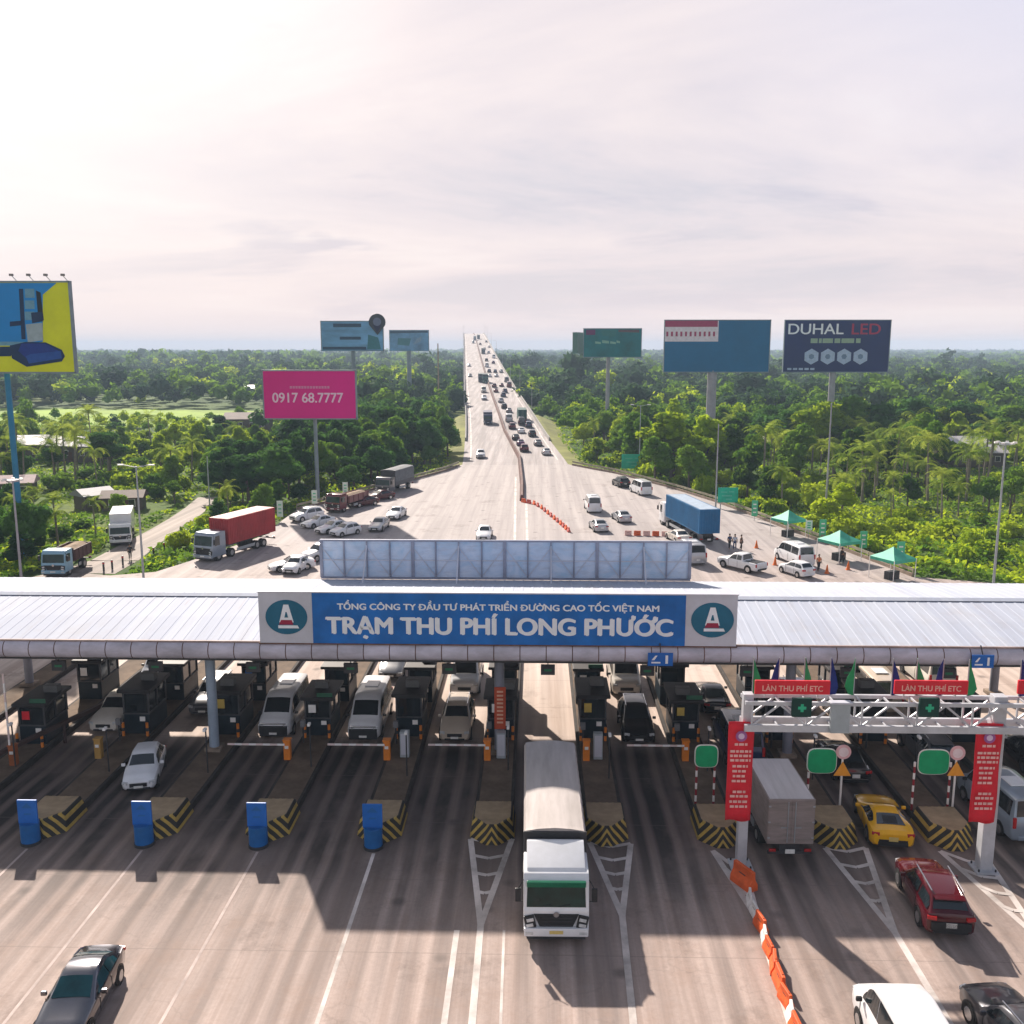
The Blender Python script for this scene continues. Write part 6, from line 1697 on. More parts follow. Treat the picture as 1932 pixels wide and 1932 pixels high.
nav = M('cloth_navy', (0.03, 0.06, 0.16), .8); dk = M('cloth_dark', (0.03, 0.03, 0.035), .8); pw = M('cloth_pale', (0.5, 0.55, 0.62), .8); og = M('cloth_orange', (0.6, 0.2, 0.08), .8)
for x, y, sh, tr_, rz, lb, zg in ((1376, 1036, nav, dk, .4, 'person in a navy shirt standing behind the blue container lorry', 0), (1386, 1037, pw, nav, -.3, 'person in a pale blue shirt next to the navy shirted one', 0), (1398, 1038, M('cloth_brown', (0.13, 0.08, 0.06), .8), dk, 1.0, 'person in brown standing apart from the two by the blue lorry', 0),
        (1544, 1078, og, dk, .2, 'person in an orange vest beside the white minibus', 0), (1588, 1064, dk, dk, 2.0, 'person in dark clothes under the middle tent', 0), (246, 1056, dk, dk, .6, 'person in dark clothes walking along the side road', -.3)):
    g0 = G(x, y, zg); person(g0, rz, lb, sh, tr_)
# posts along the side road verge
for i, (x, y) in enumerate(((196, 1078), (212, 1074), (232, 1066), (290, 1050), (310, 1040), (336, 1026), (352, 1014))):
    g0 = G(x, y, -.3); t = thing('marker_post', 'short dark marker post on the verge of the side road', 'marker post', g0, 0, 'marker posts along the side road')
    MB().box((0, 0, .5), (.16, .16, 1.0), dark_m, bev=.02).build('post_body', t); MB().box((0, 0, .85), (.17, .17, .15), red_m).build('band', t)
# houses among the trees
def house(px, py, w, d, h, label, wall, roof, rz=0.0):
    g0 = G(px, py, -.35); t = thing('house', label, 'house', g0, rz)
    MB().box((0, 0, h / 2), (w, d, h), wall, bev=.03).build('wall', t)
    mb = MB(); mb.prism([(-d / 2 - .5, h - .1), (0, h + d * .22), (d / 2 + .5, h - .1), (d / 2 + .5, h - .22), (-d / 2 - .5, h - .22)], -w / 2 - .4, w / 2 + .4, roof, 'x'); mb.build('roof', t)
    for i in range(max(2, int(w / 3))):
        x = -w / 2 + w * (i + .5) / max(2, int(w / 3)); wn_ = MB().box((x, -d / 2 - .02, h * .55), (1.0, .06, 1.1), pale_m).build('window', t); MB().box((x, -d / 2 - .06, h * .55), (.84, .02, .94), glass_m).build('pane', wn_)
    MB().box((w * .08, -d / 2 - .03, 1.0), (.9, .05, 2.0), M('door_brown', (0.12, 0.06, 0.04), .6)).build('door', t)
zinc = M('zinc_roof', (0.52, 0.50, 0.50), .45, 0, .25, .5, streak=(4, .4, 1)); wallc = M('house_wall', (0.10, 0.085, 0.07), .8, 0, .2, .5); rr = M('rust_roof', (0.11, 0.065, 0.05), .7, 0, .3, .5)
for x, y, w, d, h, lb, rf, rz in ((45, 868, 10, 7, 3.6, 'house with white tin roof among trees below the lime billboard', zinc, .2), (148, 868, 11, 7, 3.4, 'house with white tin roof standing clear of the palms', zinc, -.2), (1408, 862, 7, 5, 3.2, 'cream roofed hut between the two big billboard poles', M('cream_roof', (0.62, 0.58, 0.46), .6), .3),
        (1800, 870, 11, 7, 3.6, 'low house with tin roofs in the palm grove', zinc, .1), (1840, 878, 9, 6, 3.0, 'second low house with pale roof in the palm grove', zinc, -.1), (178, 958, 4.2, 3.4, 2.2, 'small grey roofed shed behind the white lorry', M('grey_roof', (0.20, 0.21, 0.24), .6), .9),
        (236, 960, 5.2, 3.4, 2.0, 'rusty roofed shed in the dark palms', rr, .2), (470, 812, 12, 7, 3.5, 'long rusty roofed house in the field below the pink billboard', rr, .1), (1190, 778, 14, 8, 4, 'brownish roofed house beyond the trees near the teal billboard pole', rr, .1),
        (470, 750, 12, 8, 4, 'white house far off beside the field', zinc, 0), (990, 735, 12, 9, 4, 'pale roofed house far off beyond the highway ramp', zinc, 0), (34, 938, 5, 4, 2.6, 'pinkish roofed shed at the frame edge in the palms', M('pink_roof', (0.42, 0.30, 0.30), .7), .3)):
    house(x, y, w, d, h, lb, wallc, rf, rz)
# ------------------------------------------------------------------ VEGETATION
def foliage_mat(name, dark, mid, light, trans=0.3, pale=0.0):
    f = NT(name)
    geo = f.n('ShaderNodeNewGeometry'); pos = geo.outputs['Position']; oi = f.n('ShaderNodeObjectInfo')
    a = f.noise(pos, 0.055, 4, 0.6); b = f.noise(pos, 0.62, 4, 0.65); c = f.noise(pos, 4.5, 2, 0.6)
    v = f.math('ADD', f.math('MULTIPLY', a, 0.75), f.math('MULTIPLY', b, 0.55))
    v = f.math('ADD', v, f.math('MULTIPLY', oi.outputs['Random'], 0.34))
    v = f.math('ADD', v, f.math('MULTIPLY', c, 0.34))
    v = f.math('SUBTRACT', v, 0.46)
    col = f.ramp(v, [(0.32, dark), (0.52, mid), (0.74, light)])
    f.link(col, f.b.inputs['Base Color']); f.b.inputs['Roughness'].default_value = 0.9
    f.b.inputs['Specular IOR Level'].default_value = 0.03
    tr = f.n('ShaderNodeBsdfTranslucent'); tcol = f.mix(0.6, col, tuple(min(1, x * 1.6) for x in light)); f.link(tcol, tr.inputs[0])
    mx = f.n('ShaderNodeMixShader'); mx.inputs[0].default_value = trans
    f.link(f.b.outputs[0], mx.inputs[1]); f.link(tr.outputs[0], mx.inputs[2]); f.link(mx.outputs[0], f.out.inputs[0])
    return f.m
FD = foliage_mat('leaves_dark', (0.010, 0.042, 0.014), (0.028, 0.095, 0.022), (0.07, 0.16, 0.025), .32)
FM = foliage_mat('leaves_mid', (0.010, 0.05, 0.006), (0.06, 0.165, 0.010), (0.15, 0.25, 0.022), .36)
FY = foliage_mat('leaves_bright', (0.035, 0.10, 0.004), (0.22, 0.34, 0.008), (0.34, 0.42, 0.02), .42)
FP = foliage_mat('fronds', (0.020, 0.06, 0.008), (0.13, 0.22, 0.018), (0.30, 0.36, 0.05), .38)
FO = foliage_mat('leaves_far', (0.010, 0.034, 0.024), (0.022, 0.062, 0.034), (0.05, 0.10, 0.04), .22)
bark = M('bark', (0.12, 0.095, 0.075), .9, 0, .3, 2); barkp = M('palm_bark', (0.22, 0.19, 0.155), .9, 0, .3, 3)

def leaf_quads(rng, centres, normals, size, jitter=.8):
    n = len(centres)
    nn = normals + rng.normal(0, jitter, (n, 3)); nn /= np.linalg.norm(nn, axis=1)[:, None] + 1e-9
    a = rng.normal(0, 1, (n, 3)); u = np.cross(nn, a); u /= np.linalg.norm(u, axis=1)[:, None] + 1e-9
    w = np.cross(nn, u); s = (size * rng.uniform(.55, 1.3, n))[:, None]
    asp = rng.uniform(.5, .9, n)[:, None]
    v = np.stack([centres - u * s * .5, centres + w * s * asp * .5, centres + u * s * .6, centres - w * s * asp * .5], 1)
    return v.reshape(-1, 3)
def crown_pts(rng, lobes, n, inner=.25):
    L = np.array(lobes); vol = (L[:, 3] * L[:, 4] * L[:, 5]) ** .8; k = rng.choice(len(L), n, p=vol / vol.sum())
    d = rng.normal(0, 1, (n, 3)); d /= np.linalg.norm(d, axis=1)[:, None]; d[:, 2] = np.where(d[:, 2] < -.35, -d[:, 2], d[:, 2])
    r = np.where(rng.random(n) < inner, rng.uniform(.3, .85, n), rng.uniform(.86, 1.08, n))
    c = L[k, :3] + d * L[k, 3:6] * r[:, None]
    return c, d + np.array([0, 0, .35])
def quad_mesh(name, v, mats, extra=None):
    """v: (4n,3) quads; extra: (verts, faces) joined in"""
    n = len(v) // 4
    ev, ef = extra if extra else (np.zeros((0, 3)), [])
    ef = np.array(ef, dtype=np.int64).reshape(-1, 4) if len(ef) else np.zeros((0, 4), dtype=np.int64)
    allv = np.vstack([v, ev]); q = np.vstack([np.arange(4 * n).reshape(-1, 4), ef + 4 * n])
    me = bpy.data.meshes.new(name)
    me.vertices.add(len(allv)); me.vertices.foreach_set('co', allv.astype(np.float32).ravel())
    me.loops.add(len(q) * 4); me.loops.foreach_set('vertex_index', q.astype(np.int32).ravel())
    me.polygons.add(len(q)); me.polygons.foreach_set('loop_start', (np.arange(len(q)) * 4).astype(np.int32))
    me.polygons.foreach_set('loop_total', np.full(len(q), 4, dtype=np.int32))
    for m in mats: me.materials.append(m)
    me.update(calc_edges=True)
    return me
def blob(cx, cy, cz, rx, ry, rz, rng, nu=10, nv=6):
    """lumpy quad ball as the dense heart of a crown"""
    vs = []; fs = []
    for i in range(nv + 1):
        th_ = .02 + (PI - .04) * i / nv
        for j in range(nu):
            ph = 2 * PI * j / nu; k = 1 + rng.normal(0, .12)
            vs.append((cx + rx * k * sin(th_) * cos(ph), cy + ry * k * sin(th_) * sin(ph), cz + rz * k * cos(th_)))
    for i in range(nv):
        for j in range(nu):
            fs.append((i * nu + j, (i + 1) * nu + j, (i + 1) * nu + (j + 1) % nu, i * nu + (j + 1) % nu))
    return np.array(vs), np.array(fs)
def join_blobs(bl):
    vs = []; fs = []; o = 0
    for v, f in bl: vs.append(v); fs.append(f + o); o += len(v)
    return np.vstack(vs), np.vstack(fs)
def broad_lobes(rng, R, H, kind):
    lobes = []
    if kind == 0:     # domed
        lobes.append((0, 0, H * .62, R * .75, R * .75, H * .30))
        for i in range(7):
            a = i * 2 * PI / 7 + rng.uniform(-.3, .3); r = R * rng.uniform(.45, .7); s = R * rng.uniform(.36, .55)
            lobes.append((r * cos(a), r * sin(a), H * rng.uniform(.45, .74), s, s, s * .8))
        lobes.append((rng.uniform(-.2, .2) * R, rng.uniform(-.2, .2) * R, H * .84, R * .45, R * .45, H * .16))
    elif kind == 1:   # tall and loose
        for i in range(9):
            a = rng.uniform(0, 2 * PI); f = i / 8; r = R * .55 * (1 - f * .6); s = R * (.55 - .25 * f)
            lobes.append((r * cos(a), r * sin(a), H * (.34 + .58 * f), s, s, s * .75))
    else:             # wide, several heads
        for i in range(9):
            a = rng.uniform(0, 2 * PI); r = R * rng.uniform(0, .85); s = R * rng.uniform(.3, .45)
            lobes.append((r * cos(a), r * sin(a), H * rng.uniform(.48, .88 - .25 * r / R), s, s, s * .62))
    return lobes
def make_broad(i, mat, n=1500, R=3.4, H=8.5, size=.55, kind=None):
    rng = np.random.default_rng(100 + i); k = i % 3 if kind is None else kind
    lobes = broad_lobes(rng, R, H, k); c, nn = crown_pts(rng, lobes, n)
    ex = join_blobs([blob(x, y, z, a * .78, b * .78, c_ * .78, rng) for x, y, z, a, b, c_ in lobes])
    crown = quad_mesh('crown', leaf_quads(rng, c, nn, size), [mat], ex)
    t = MB(); t.cyl((0, 0, 0), (.1, 0, H * .35), .24, bark, r1=.17, n=8)
    for l in lobes[:5]: t.cyl((.1, 0, H * .33), (l[0] * .8, l[1] * .8, l[2]), .12, bark, r1=.04, n=6)
    return crown, t.mesh('trunk')
def make_palm(i, mat, H=7.5, n=17, FL=3.1, trunk_r=.14, lean=.8):
    rng = np.random.default_rng(300 + i); V_ = []
    top = np.array([lean * rng.uniform(-1, 1), lean * rng.uniform(-1, 1), H])
    for k in range(n):
        a = 2 * PI * k / n + rng.uniform(-.2, .2); el = rng.uniform(-.1, 1.3); L = FL * rng.uniform(.8, 1.15)
        d = np.array([cos(a), sin(a), 0]); sd = np.array([-sin(a), cos(a), 0])
        pts = []; p = top.copy(); e = el; m = 7
        for j in range(m + 1):
            pts.append(p.copy()); p = p + (d * cos(e) + np.array([0, 0, sin(e)])) * L / m; e -= rng.uniform(.17, .32)
        for j in range(m):
            p0, p1 = pts[j], pts[j + 1]; wd = FL * .20 * (1 - abs(j / m - .35) * 1.05)
            for q in range(2):
                b0 = p0 + (p1 - p0) * q / 2; b1 = b0 + (p1 - p0) * .34
                for s_ in (-1, 1):
                    tip = b1 + sd * s_ * wd * rng.uniform(.8, 1.15) + np.array([0, 0, -wd * rng.uniform(.25, .6)]) + (p1 - p0) * .35
                    V_ += [b0, b1, tip + (p1 - p0) * .08, tip - (p1 - p0) * .08]
    crown = quad_mesh('crown', np.array(V_), [mat])
    t = MB(); pr_ = [np.array([0, 0, 0.]), top * np.array([.35, .35, .4]), top * np.array([.75, .75, .75]), top + np.array([0, 0, .1])]
    for a, b, r0, r1 in zip(pr_[:-1], pr_[1:], (trunk_r * 1.4, trunk_r, trunk_r * .85), (trunk_r, trunk_r * .85, trunk_r * .8)): t.cyl(a, b, r0, barkp, r1=r1, n=7)
    return crown, t.mesh('trunk')
def make_shrub(i, mat, n=420, R=1.7, H=2.2, size=.42):
    rng = np.random.default_rng(500 + i)
    lobes = [(0, 0, H * .4, R * .7, R * .7, H * .5)] + [(R * .6 * cos(a), R * .6 * sin(a), H * rng.uniform(.25, .6), R * .45, R * .45, H * .35) for a in rng.uniform(0, 2 * PI, 5)]
    c, nn = crown_pts(rng, lobes, n)
    ex = join_blobs([blob(x, y, z, a * .75, b * .75, c_ * .75, rng, 8, 5) for x, y, z, a, b, c_ in lobes])
    return quad_mesh('shrub', leaf_quads(rng, c, nn, size), [mat], ex)
BR = {m: [make_broad(i + j * 7, mt) for i in range(4)] for j, (m, mt) in enumerate((('d', FD), ('m', FM), ('y', FY)))}
PAL = [make_palm(i, FP) for i in range(4)]
LOW = [make_palm(20 + i, FP, H=1.6, n=15, FL=3.3, lean=.3) for i in range(2)]
SH = {m: [make_shrub(i + j * 5, mt) for i in range(3)] for j, (m, mt) in enumerate((('m', FM), ('y', FY)))}

vrng = np.random.default_rng(11)
def pix(x, y, z=-.35):
    q = Vector((x, y, z - CAMH)); zc = q.dot(Fw)
    return 966 + FOC * q.dot(Rt) / zc, 966 - FOC * q.dot(Up) / zc
bill_clear = [(bpy.data.objects[n].location.x, bpy.data.objects[n].location.y) for n in bpy.data.objects.keys() if n.startswith('billboard')]
houses_xy = [(o.location.x, o.location.y) for o in bpy.data.objects if o.name.startswith('house')]
def free(x, y, m=2.5):
    for dx, dy in ((0, 0), (m, 0), (-m, 0), (0, m), (0, -m)):
        if inside(x + dx, y + dy): return False
    if y > 170 and y < 1380:
        c, t, s_ = road_at(y)
        bank = 2 + max(0, c.z + .4) * 1.6 if c.z < 2.4 else .3
        if abs(x - c.x) < RW + bank * (.8 if m < 2 else 1) + m * .6: return False
    for (p, w), (q, w2) in zip(srp[:-1], srp[1:]):
        d = q - p; L = d.length; u = max(0, min(1, ((x - p.x) * d.x + (y - p.y) * d.y) / L / L)); cx_, cy_ = p.x + d.x * u, p.y + d.y * u
        if math.hypot(x - cx_, y - cy_) < w / 2 + m * .9: return False
    for hx_, hy_ in houses_xy:
        if abs(x - hx_) < (6.5 if hy_ > 130 else 3.6) and (-7.5 if hy_ > 130 else -4) < y - hy_ < (5 if hy_ > 130 else 3): return False
    for hx_, hy_ in houses_xy:
        if abs(x - hx_ * (1 - (hy_ - y) / hy_)) < 4 and 0 < hy_ - y < 13 and m > 2: return False
    return True
def in_field(px, py):
    return px < 520 and 770 + .0 * px < py < 803
DWELL = []
cnt = {'broad': 0, 'palm': 0, 'shrub': 0}
LIM = {'broad': 270, 'palm': 190, 'shrub': 270}
rest_b = []; rest_s = []
def plant(name, meshes, x, y, s, label, cat, group, zs=1.0):
    c, tr = meshes
    t = thing(name, label, cat, (x, y, -.35), vrng.uniform(0, 2 * PI), group); t.scale = (s, s, s * zs)
    for nm, me in (('trunk', tr), ('crown', c)):
        o = bpy.data.objects.new(nm, me); C.objects.link(o); o.parent = t
def shrub(me, x, y, s, label, group):
    o = bpy.data.objects.new('shrub', me); C.objects.link(o); o.location = (x, y, -.35); o.rotation_euler = (0, 0, vrng.uniform(0, 6.28)); o.scale = (s, s, s * vrng.uniform(.8, 1.2))
    tag(o, label, 'shrub', group)
cands = []
step = 4.7
yy_ = 84.0
while yy_ < 300:
    xm = yy_ * .60 + 14; x_ = -xm
    while x_ < xm:
        cands.append((x_ + vrng.uniform(-.42, .42) * step, yy_ + vrng.uniform(-.42, .42) * step)); x_ += step
    yy_ += step; step *= 1.010
for x, y in cands:
    px, py = pix(x, y)
    if not free(x, y): continue
    if in_field(px, py) and vrng.random() < .93: continue
    u = vrng.random(); left = px < 880
    kind = None
    if left:
        if px < 540 and py <= 858: kind = ('shrub', 'y') if u < .62 else ('shrub', 'm') if u < .86 else ('broad', 'm') if u < .93 else ('broad', 'd') if u < .97 else ('palm', 'a')
        elif px < 215 and py > 815: kind = ('palm', 'a') if u < .42 else ('broad', 'd') if u < .72 else ('shrub', 'm')
        elif px < 400 and py > 830: kind = ('shrub', 'y') if u < .55 else ('broad', 'm') if u < .70 else ('palm', 'a') if u < .78 else ('shrub', 'm')
        elif py > 800: kind = ('broad', 'd') if u < .50 else ('broad', 'm') if u < .86 else ('shrub', 'y') if u < .95 else ('palm', 'a')
        else: kind = ('broad', 'm') if u < .5 else ('broad', 'd') if u < .8 else ('palm', 'a')
        if 300 < px < 560 and 858 < py < 905: kind = ('broad', 'y') if u < .3 else ('broad', 'm') if u < .5 else ('shrub', 'y')
        if px > 820 and py > 800: kind = ('broad', 'm') if u < .6 else ('shrub', 'y')
    else:
        if py > 985: kind = ('shrub', 'y') if u < .62 else ('low', 'a') if u < .70 else None
        elif px > 1420 and py > 865: kind = ('palm', 'a') if u < .50 else ('low', 'a') if u < .66 else ('shrub', 'y') if u < .84 else ('broad', 'm')
        elif px > 1420: kind = ('palm', 'a') if u < .35 else ('broad', 'd') if u < .6 else ('broad', 'm') if u < .94 else ('broad', 'y')
        elif py > 850: kind = ('broad', 'm') if u < .36 else ('broad', 'y') if u < .5 else ('palm', 'a') if u < .7 else ('shrub', 'y')
        else: kind = ('broad', 'm') if u < .4 else ('broad', 'y') if u < .64 else ('broad', 'd') if u < .85 else ('palm', 'a')
    if kind is None: continue
    k, v = kind
    # low plants only where something stands right behind the kerb
    edge = not free(x, y, 6.5)
    if edge and k in ('broad', 'palm') and not left and py > 880: k, v = 'shrub', 'y'
    s = vrng.uniform(.72, 1.18)
    if k == 'broad':
        if left and py > 800 and px > 380: s *= 1.0
        if edge: s *= .8
        if py > 930: s *= .7
        if left and px < 560 and py < 905: s *= .68
        if cnt['broad'] < LIM['broad']:
            cnt['broad'] += 1
            side = 'on the side road side' if left else 'on the kerb side of the green tents'
            lb = {'d': 'dense dark green broadleaf tree', 'm': 'mid green broadleaf tree', 'y': 'yellow green broadleaf tree catching the sun'}[v]
            wh = ('beside the oncoming side of the highway' if px > 560 else 'in the grove below the pink billboard' if px > 380 else 'near the white lorry on the side road') if left else ('between the teal and plain blue billboards' if px < 1260 else 'around the pole of the plain blue billboard' if px < 1470 else 'in the palm grove below the navy billboard')
            plant('broadleaf_tree', BR[v][vrng.integers(4)], x, y, s, lb + ' ' + wh, 'tree', lb + 's ' + wh, vrng.uniform(.85, 1.2))
        else: rest_b.append((x, y, s, v))
    elif k in ('palm', 'low'):
        if cnt['palm'] < LIM['palm']:
            cnt['palm'] += 1
            wh = ('in the shady grove left of the white lorry'.replace('left of', 'beyond') if left else 'on the slope below the navy billboard' if px < 1640 else 'in the grove around the floodlight mast')
            lb = 'slender coconut palm with drooping fronds' if k == 'palm' else 'stemless palm clump with long arching fronds'
            plant('palm_tree' if k == 'palm' else 'palm_clump', PAL[vrng.integers(4)] if k == 'palm' else LOW[vrng.integers(2)], x, y, s * (1.0 if py < 960 else .75), lb + ' ' + wh, 'palm', lb + 's ' + wh, vrng.uniform(.8, 1.15))
        else: rest_b.append((x, y, s, 'm'))
    else:
        s *= 1.25 if py < 980 else 1.0
        if cnt['shrub'] < LIM['shrub']:
            cnt['shrub'] += 1
            lb = 'bright yellow green leafy shrub' if v == 'y' else 'mid green leafy shrub'
            wh = ('on the verge by the side road' if left else 'in the scrub behind the kerb and the green tents')
            shrub(SH[v][vrng.integers(3)], x, y, s, lb + ' ' + wh, lb + 's ' + wh)
        else: rest_s.append((x, y, s, v))

# the large trees that stand out one by one
for x, yf, h, r, v, lb in ((1268, 905, 12.6, 1.5, 'y', 'largest round yellow green tree, between the teal and plain blue billboards'), (1330, 902, 11.0, 1.15, 'y', 'tall yellow green tree just before the pole of the plain blue billboard'),
        (1196, 880, 10.5, 1.2, 'm', 'big dark crowned tree above the green road sign'), (1236, 912, 8.0, 1.2, 'm', 'bushy tree at the kerb below the largest yellow green tree'), (1300, 928, 7.5, 1.25, 'm', 'spreading green tree just above the blue container lorry'),
        (1578, 1004, 6.2, 1.45, 'y', 'cone shaped light green tree behind the middle tent'), (1545, 868, 12.2, 1.2, 'y', 'tall light green tree hiding the foot of the navy billboard pole'), (1602, 862, 12.8, 1.3, 'm', 'tall mid green tree next to the navy billboard pole'),
        (1655, 866, 11.8, 1.3, 'd', 'tall dark tree past the navy billboard pole'), (1480, 862, 10.0, 1.2, 'd', 'dark tree between the two big billboard poles'), (1385, 872, 9.5, 1.2, 'm', 'green tree beside the pole of the plain blue billboard'),
        (1720, 850, 12.0, 1.3, 'd', 'tall dark tree beyond the palm grove'), (1830, 852, 12.0, 1.3, 'd', 'tallest dark tree above the tin roofed houses'), (1905, 858, 11.5, 1.3, 'm', 'tall green tree at the frame edge beyond the floodlight mast'),
        (210, 905, 9.5, 1.1, 'd', 'tall dark conical tree standing over the white lorry'), (470, 952, 8.2, 1.35, 'd', 'broad dark tree just beyond the red container lorry'), (520, 948, 8.5, 1.3, 'd', 'broad dark tree behind the parked white cars'),
        (425, 945, 8.0, 1.2, 'd', 'dark tree above the cab of the red container lorry'), (560, 880, 10.0, 1.2, 'd', 'dark tree covering the lower edge of the pink billboard'), (612, 872, 10.2, 1.2, 'd', 'second dark tree below the pink billboard'), (655, 868, 9.8, 1.1, 'm', 'green tree at the corner of the pink billboard'),
        (740, 880, 9.5, 1.3, 'm', 'bright topped tree beyond the grey box lorry'), (800, 876, 9.0, 1.2, 'd', 'dark tree beyond the guard rail of the grey box lorry'), (845, 862, 8.5, 1.0, 'd', 'last dark tree before the oncoming lanes'), (700, 905, 8.0, 1.2, 'm', 'green tree just behind the red saloons')):
    p = G(x, yf, -.35); R_ = r * h / 9.0
    c_, tr_ = BR[v][int(x) % 4]
    t = thing('broadleaf_tree', lb, 'tree', p, vrng.uniform(0, 6.28)); t.scale = (R_, R_, h / 8.5)
    for nm, me in (('trunk', tr_), ('crown', c_)):
        o = bpy.data.objects.new(nm, me); C.objects.link(o); o.parent = t

def tile(tmpl_v, X, Y, Z, Sx, Sz, rng):
    """tmpl_v (m,3) repeated with a turn about z, scale and shift"""
    n = len(X); a = rng.uniform(0, 2 * PI, n); ca, sa = np.cos(a), np.sin(a)
    t = tmpl_v[None]; x = (t[..., 0] * ca[:, None] - t[..., 1] * sa[:, None]) * Sx[:, None] + X[:, None]
    y = (t[..., 0] * sa[:, None] + t[..., 1] * ca[:, None]) * Sx[:, None] + Y[:, None]; z = t[..., 2] * Sz[:, None] + Z[:, None]
    return np.stack([x, y, z], -1).reshape(-1, 3)
def tmpl(seed, n, R, H, size, kind):
    rng = np.random.default_rng(seed); lobes = broad_lobes(rng, R, H, kind); c, nn = crown_pts(rng, lobes, n, .1)
    v = leaf_quads(rng, c, nn, size)
    bl = [blob(x, y, z, a * .8, b * .8, c_ * .85, rng, 6, 4) for x, y, z, a, b, c_ in lobes[:4]]
    qs = [v] + [b[0][b[1].ravel()] for b in bl]
    return np.vstack(qs)
# leftover near trees of the same kinds, one mass
T1 = [tmpl(900 + i, 260, 3.3, 8.0, .95, i % 3) for i in range(3)]
def mass(name, label, items, mats, T):
    out = []; mi = []
    for g_ in range(len(mats)):
        for k in range(len(T)):
            sel = [it for q, it in enumerate(items) if it[3] == g_ and q % len(T) == k]
            if not sel: continue
            A = np.array([(a, b, c) for a, b, c, _ in sel])
            v = tile(T[k], A[:, 0], A[:, 1], np.full(len(A), -.35), A[:, 2], A[:, 2] * vrng.uniform(.8, 1.2, len(A)), vrng)
            out.append(v); mi += [g_] * (len(v) // 4)
    me = quad_mesh(name, np.vstack(out), mats); me.polygons.foreach_set('material_index', np.array(mi, dtype=np.int32)); me.update()
    o = bpy.data.objects.new(name, me); C.objects.link(o); tag(o, label, 'trees', kind='stuff'); return o
idx = {'d': 0, 'm': 1, 'y': 2}
if rest_b: mass('woodland_foliage', 'mass of broadleaf crowns filling the wood behind the nearest trees', [(x, y, s, idx[v]) for x, y, s, v in rest_b], [FD, FM, FY], T1)
if rest_s: mass('undergrowth', 'mass of shrubs filling the gaps between the trees', [(x, y, s * .4, idx[v]) for x, y, s, v in rest_s], [FD, FM, FY], T1)
# middle distance forest
T2 = [tmpl(950 + i, 95, 3.6, 8.5, 1.5, i % 3) for i in range(4)]
items = []; y = 285.0
while y < 950:
    st_ = 6.6 + (y - 280) * .006; xm = y * .60 + 20; x = -xm
    while x < xm:
        xx, yy2 = x + vrng.uniform(-.5, .5) * st_, y + vrng.uniform(-.5, .5) * st_
        px, py = pix(xx, yy2)
        dens = .5 + .5 * math.sin(xx * .021 + 1.3) * math.sin(yy2 * .017)
        ok = free(xx, yy2, 1.5) and not in_field(px, py) and vrng.random() < .62 + .5 * dens
        if ok: items.append((xx, yy2, vrng.uniform(.65, 1.35) * (.85 + .35 * dens) * (1.55 if vrng.random() < .035 else 1), int(vrng.choice([0, 1, 2], p=[.62, .33, .05]))))
        x += st_
    y += st_
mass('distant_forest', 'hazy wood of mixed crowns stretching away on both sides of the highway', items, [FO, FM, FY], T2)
# far forest to the horizon
T3 = [tmpl(980 + i, 40, 11, 9.5, 5.0, i % 3) for i in range(3)]
items = []; y = 940.0
while y < 4200:
    st_ = 15 + (y - 900) * .012; xm = y * .60 + 40; x = -xm
    while x < xm:
        xx, yy2 = x + vrng.uniform(-.5, .5) * st_, y + vrng.uniform(-.5, .5) * st_
        c = road_at(min(yy2, 1370))[0]
        if not (yy2 < 1380 and abs(xx - c.x) < 24) and vrng.random() < .86: items.append((xx, yy2, vrng.uniform(.7, 1.3) * (1 + .25 * math.sin(xx * .004) * math.sin(yy2 * .003 + 1)), int(vrng.random() < .3)))
        x += st_
    y += st_
mass('horizon_forest', 'low blue-green treeline fading into haze at the horizon', items, [FO, FM], T3)
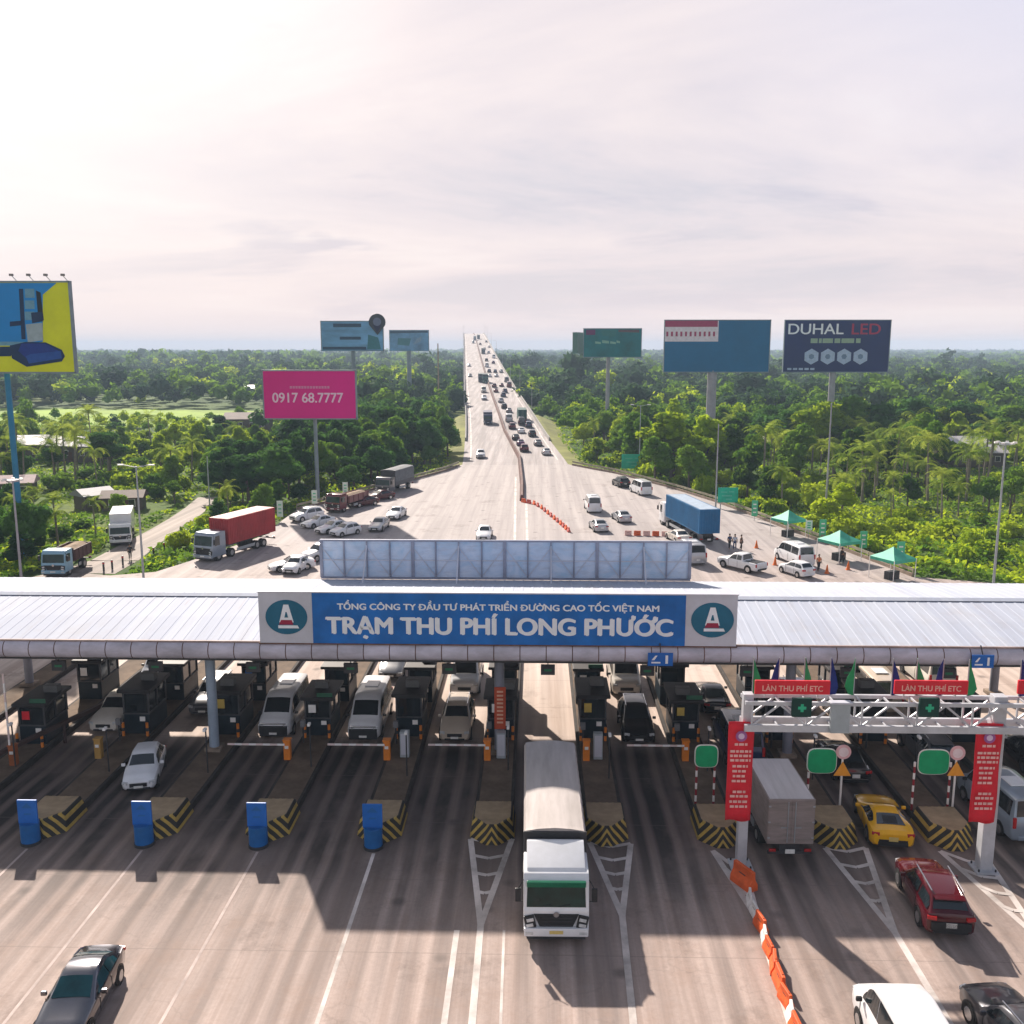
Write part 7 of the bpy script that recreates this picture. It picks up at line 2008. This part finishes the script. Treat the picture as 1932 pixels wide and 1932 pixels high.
# ground cover near the plaza
n = 150000
Y_ = 80 + 230 * vrng.random(n) ** 1.7; X_ = vrng.uniform(-1, 1, n) * (Y_ * .60 + 12)
keep = np.array([free(a, b, .6) and not (in_field(*pix(a, b)) and vrng.random() < .7) for a, b in zip(X_, Y_)])
X_, Y_ = X_[keep], Y_[keep]
mound = np.clip(.55 + .9 * np.sin(X_ * .31 + 2 * np.sin(Y_ * .12)) * np.sin(Y_ * .27 + X_ * .1), .1, 2) 
bright = (X_ > 20) & (Y_ < 135)
Z_ = -.35 + vrng.random(len(X_)) ** .6 * mound * np.where(bright, 1.15, .8)
nn = np.tile(np.array([0, 0, 1.0]), (len(X_), 1))
me = quad_mesh('undergrowth', leaf_quads(vrng, np.stack([X_, Y_, Z_], 1), nn, .62, .7), [FY, FM])
me.polygons.foreach_set('material_index', np.where((np.sin(X_ * .23 + 1.5 * np.sin(Y_ * .19)) * np.sin(Y_ * .31 + 1) > -.25) & (bright | (vrng.random(len(X_)) < .5)), 0, 1).astype(np.int32)); me.update()
o = bpy.data.objects.new('undergrowth', me); C.objects.link(o); tag(o, 'knee high scrub and creepers covering the ground around the plaza', 'undergrowth', kind='stuff')
# light green rice field on the oncoming side
mb = MB(); A = [G(-60, 808, -.3), G(300, 806, -.3), G(530, 800, -.3), G(520, 776, -.3), G(200, 771, -.3), G(-60, 770, -.3)]
mb.face(A, M('field_green', (0.24, 0.36, 0.04), .95, 0, .35, .06)); struct(mb.build('field_ground'))

# ------------------------------------------------------------------ HAZE
hz_ = bpy.data.materials.new('haze_air'); hz_.use_nodes = True; t_ = hz_.node_tree; t_.nodes.clear()
ho = t_.nodes.new('ShaderNodeOutputMaterial'); hv = t_.nodes.new('ShaderNodeVolumePrincipled')
hv.inputs['Color'].default_value = (0.62, 0.79, 1.0, 1); hv.inputs['Density'].default_value = 0.00031; hv.inputs['Anisotropy'].default_value = -0.05
t_.links.new(hv.outputs[0], ho.inputs['Volume'])
mb = MB(); mb.box((0, 0, 24.0), (9800, 9800, 51.0), None)
hm = bpy.data.meshes.new('haze'); hm.from_pydata(mb.v, [], mb.f); hm.materials.append(hz_)
ho_ = bpy.data.objects.new('haze', hm); C.objects.link(ho_); ho_['kind'] = 'stuff'; ho_['label'] = 'pale blue haze over the far woods'
S.cycles.volume_max_steps = 64
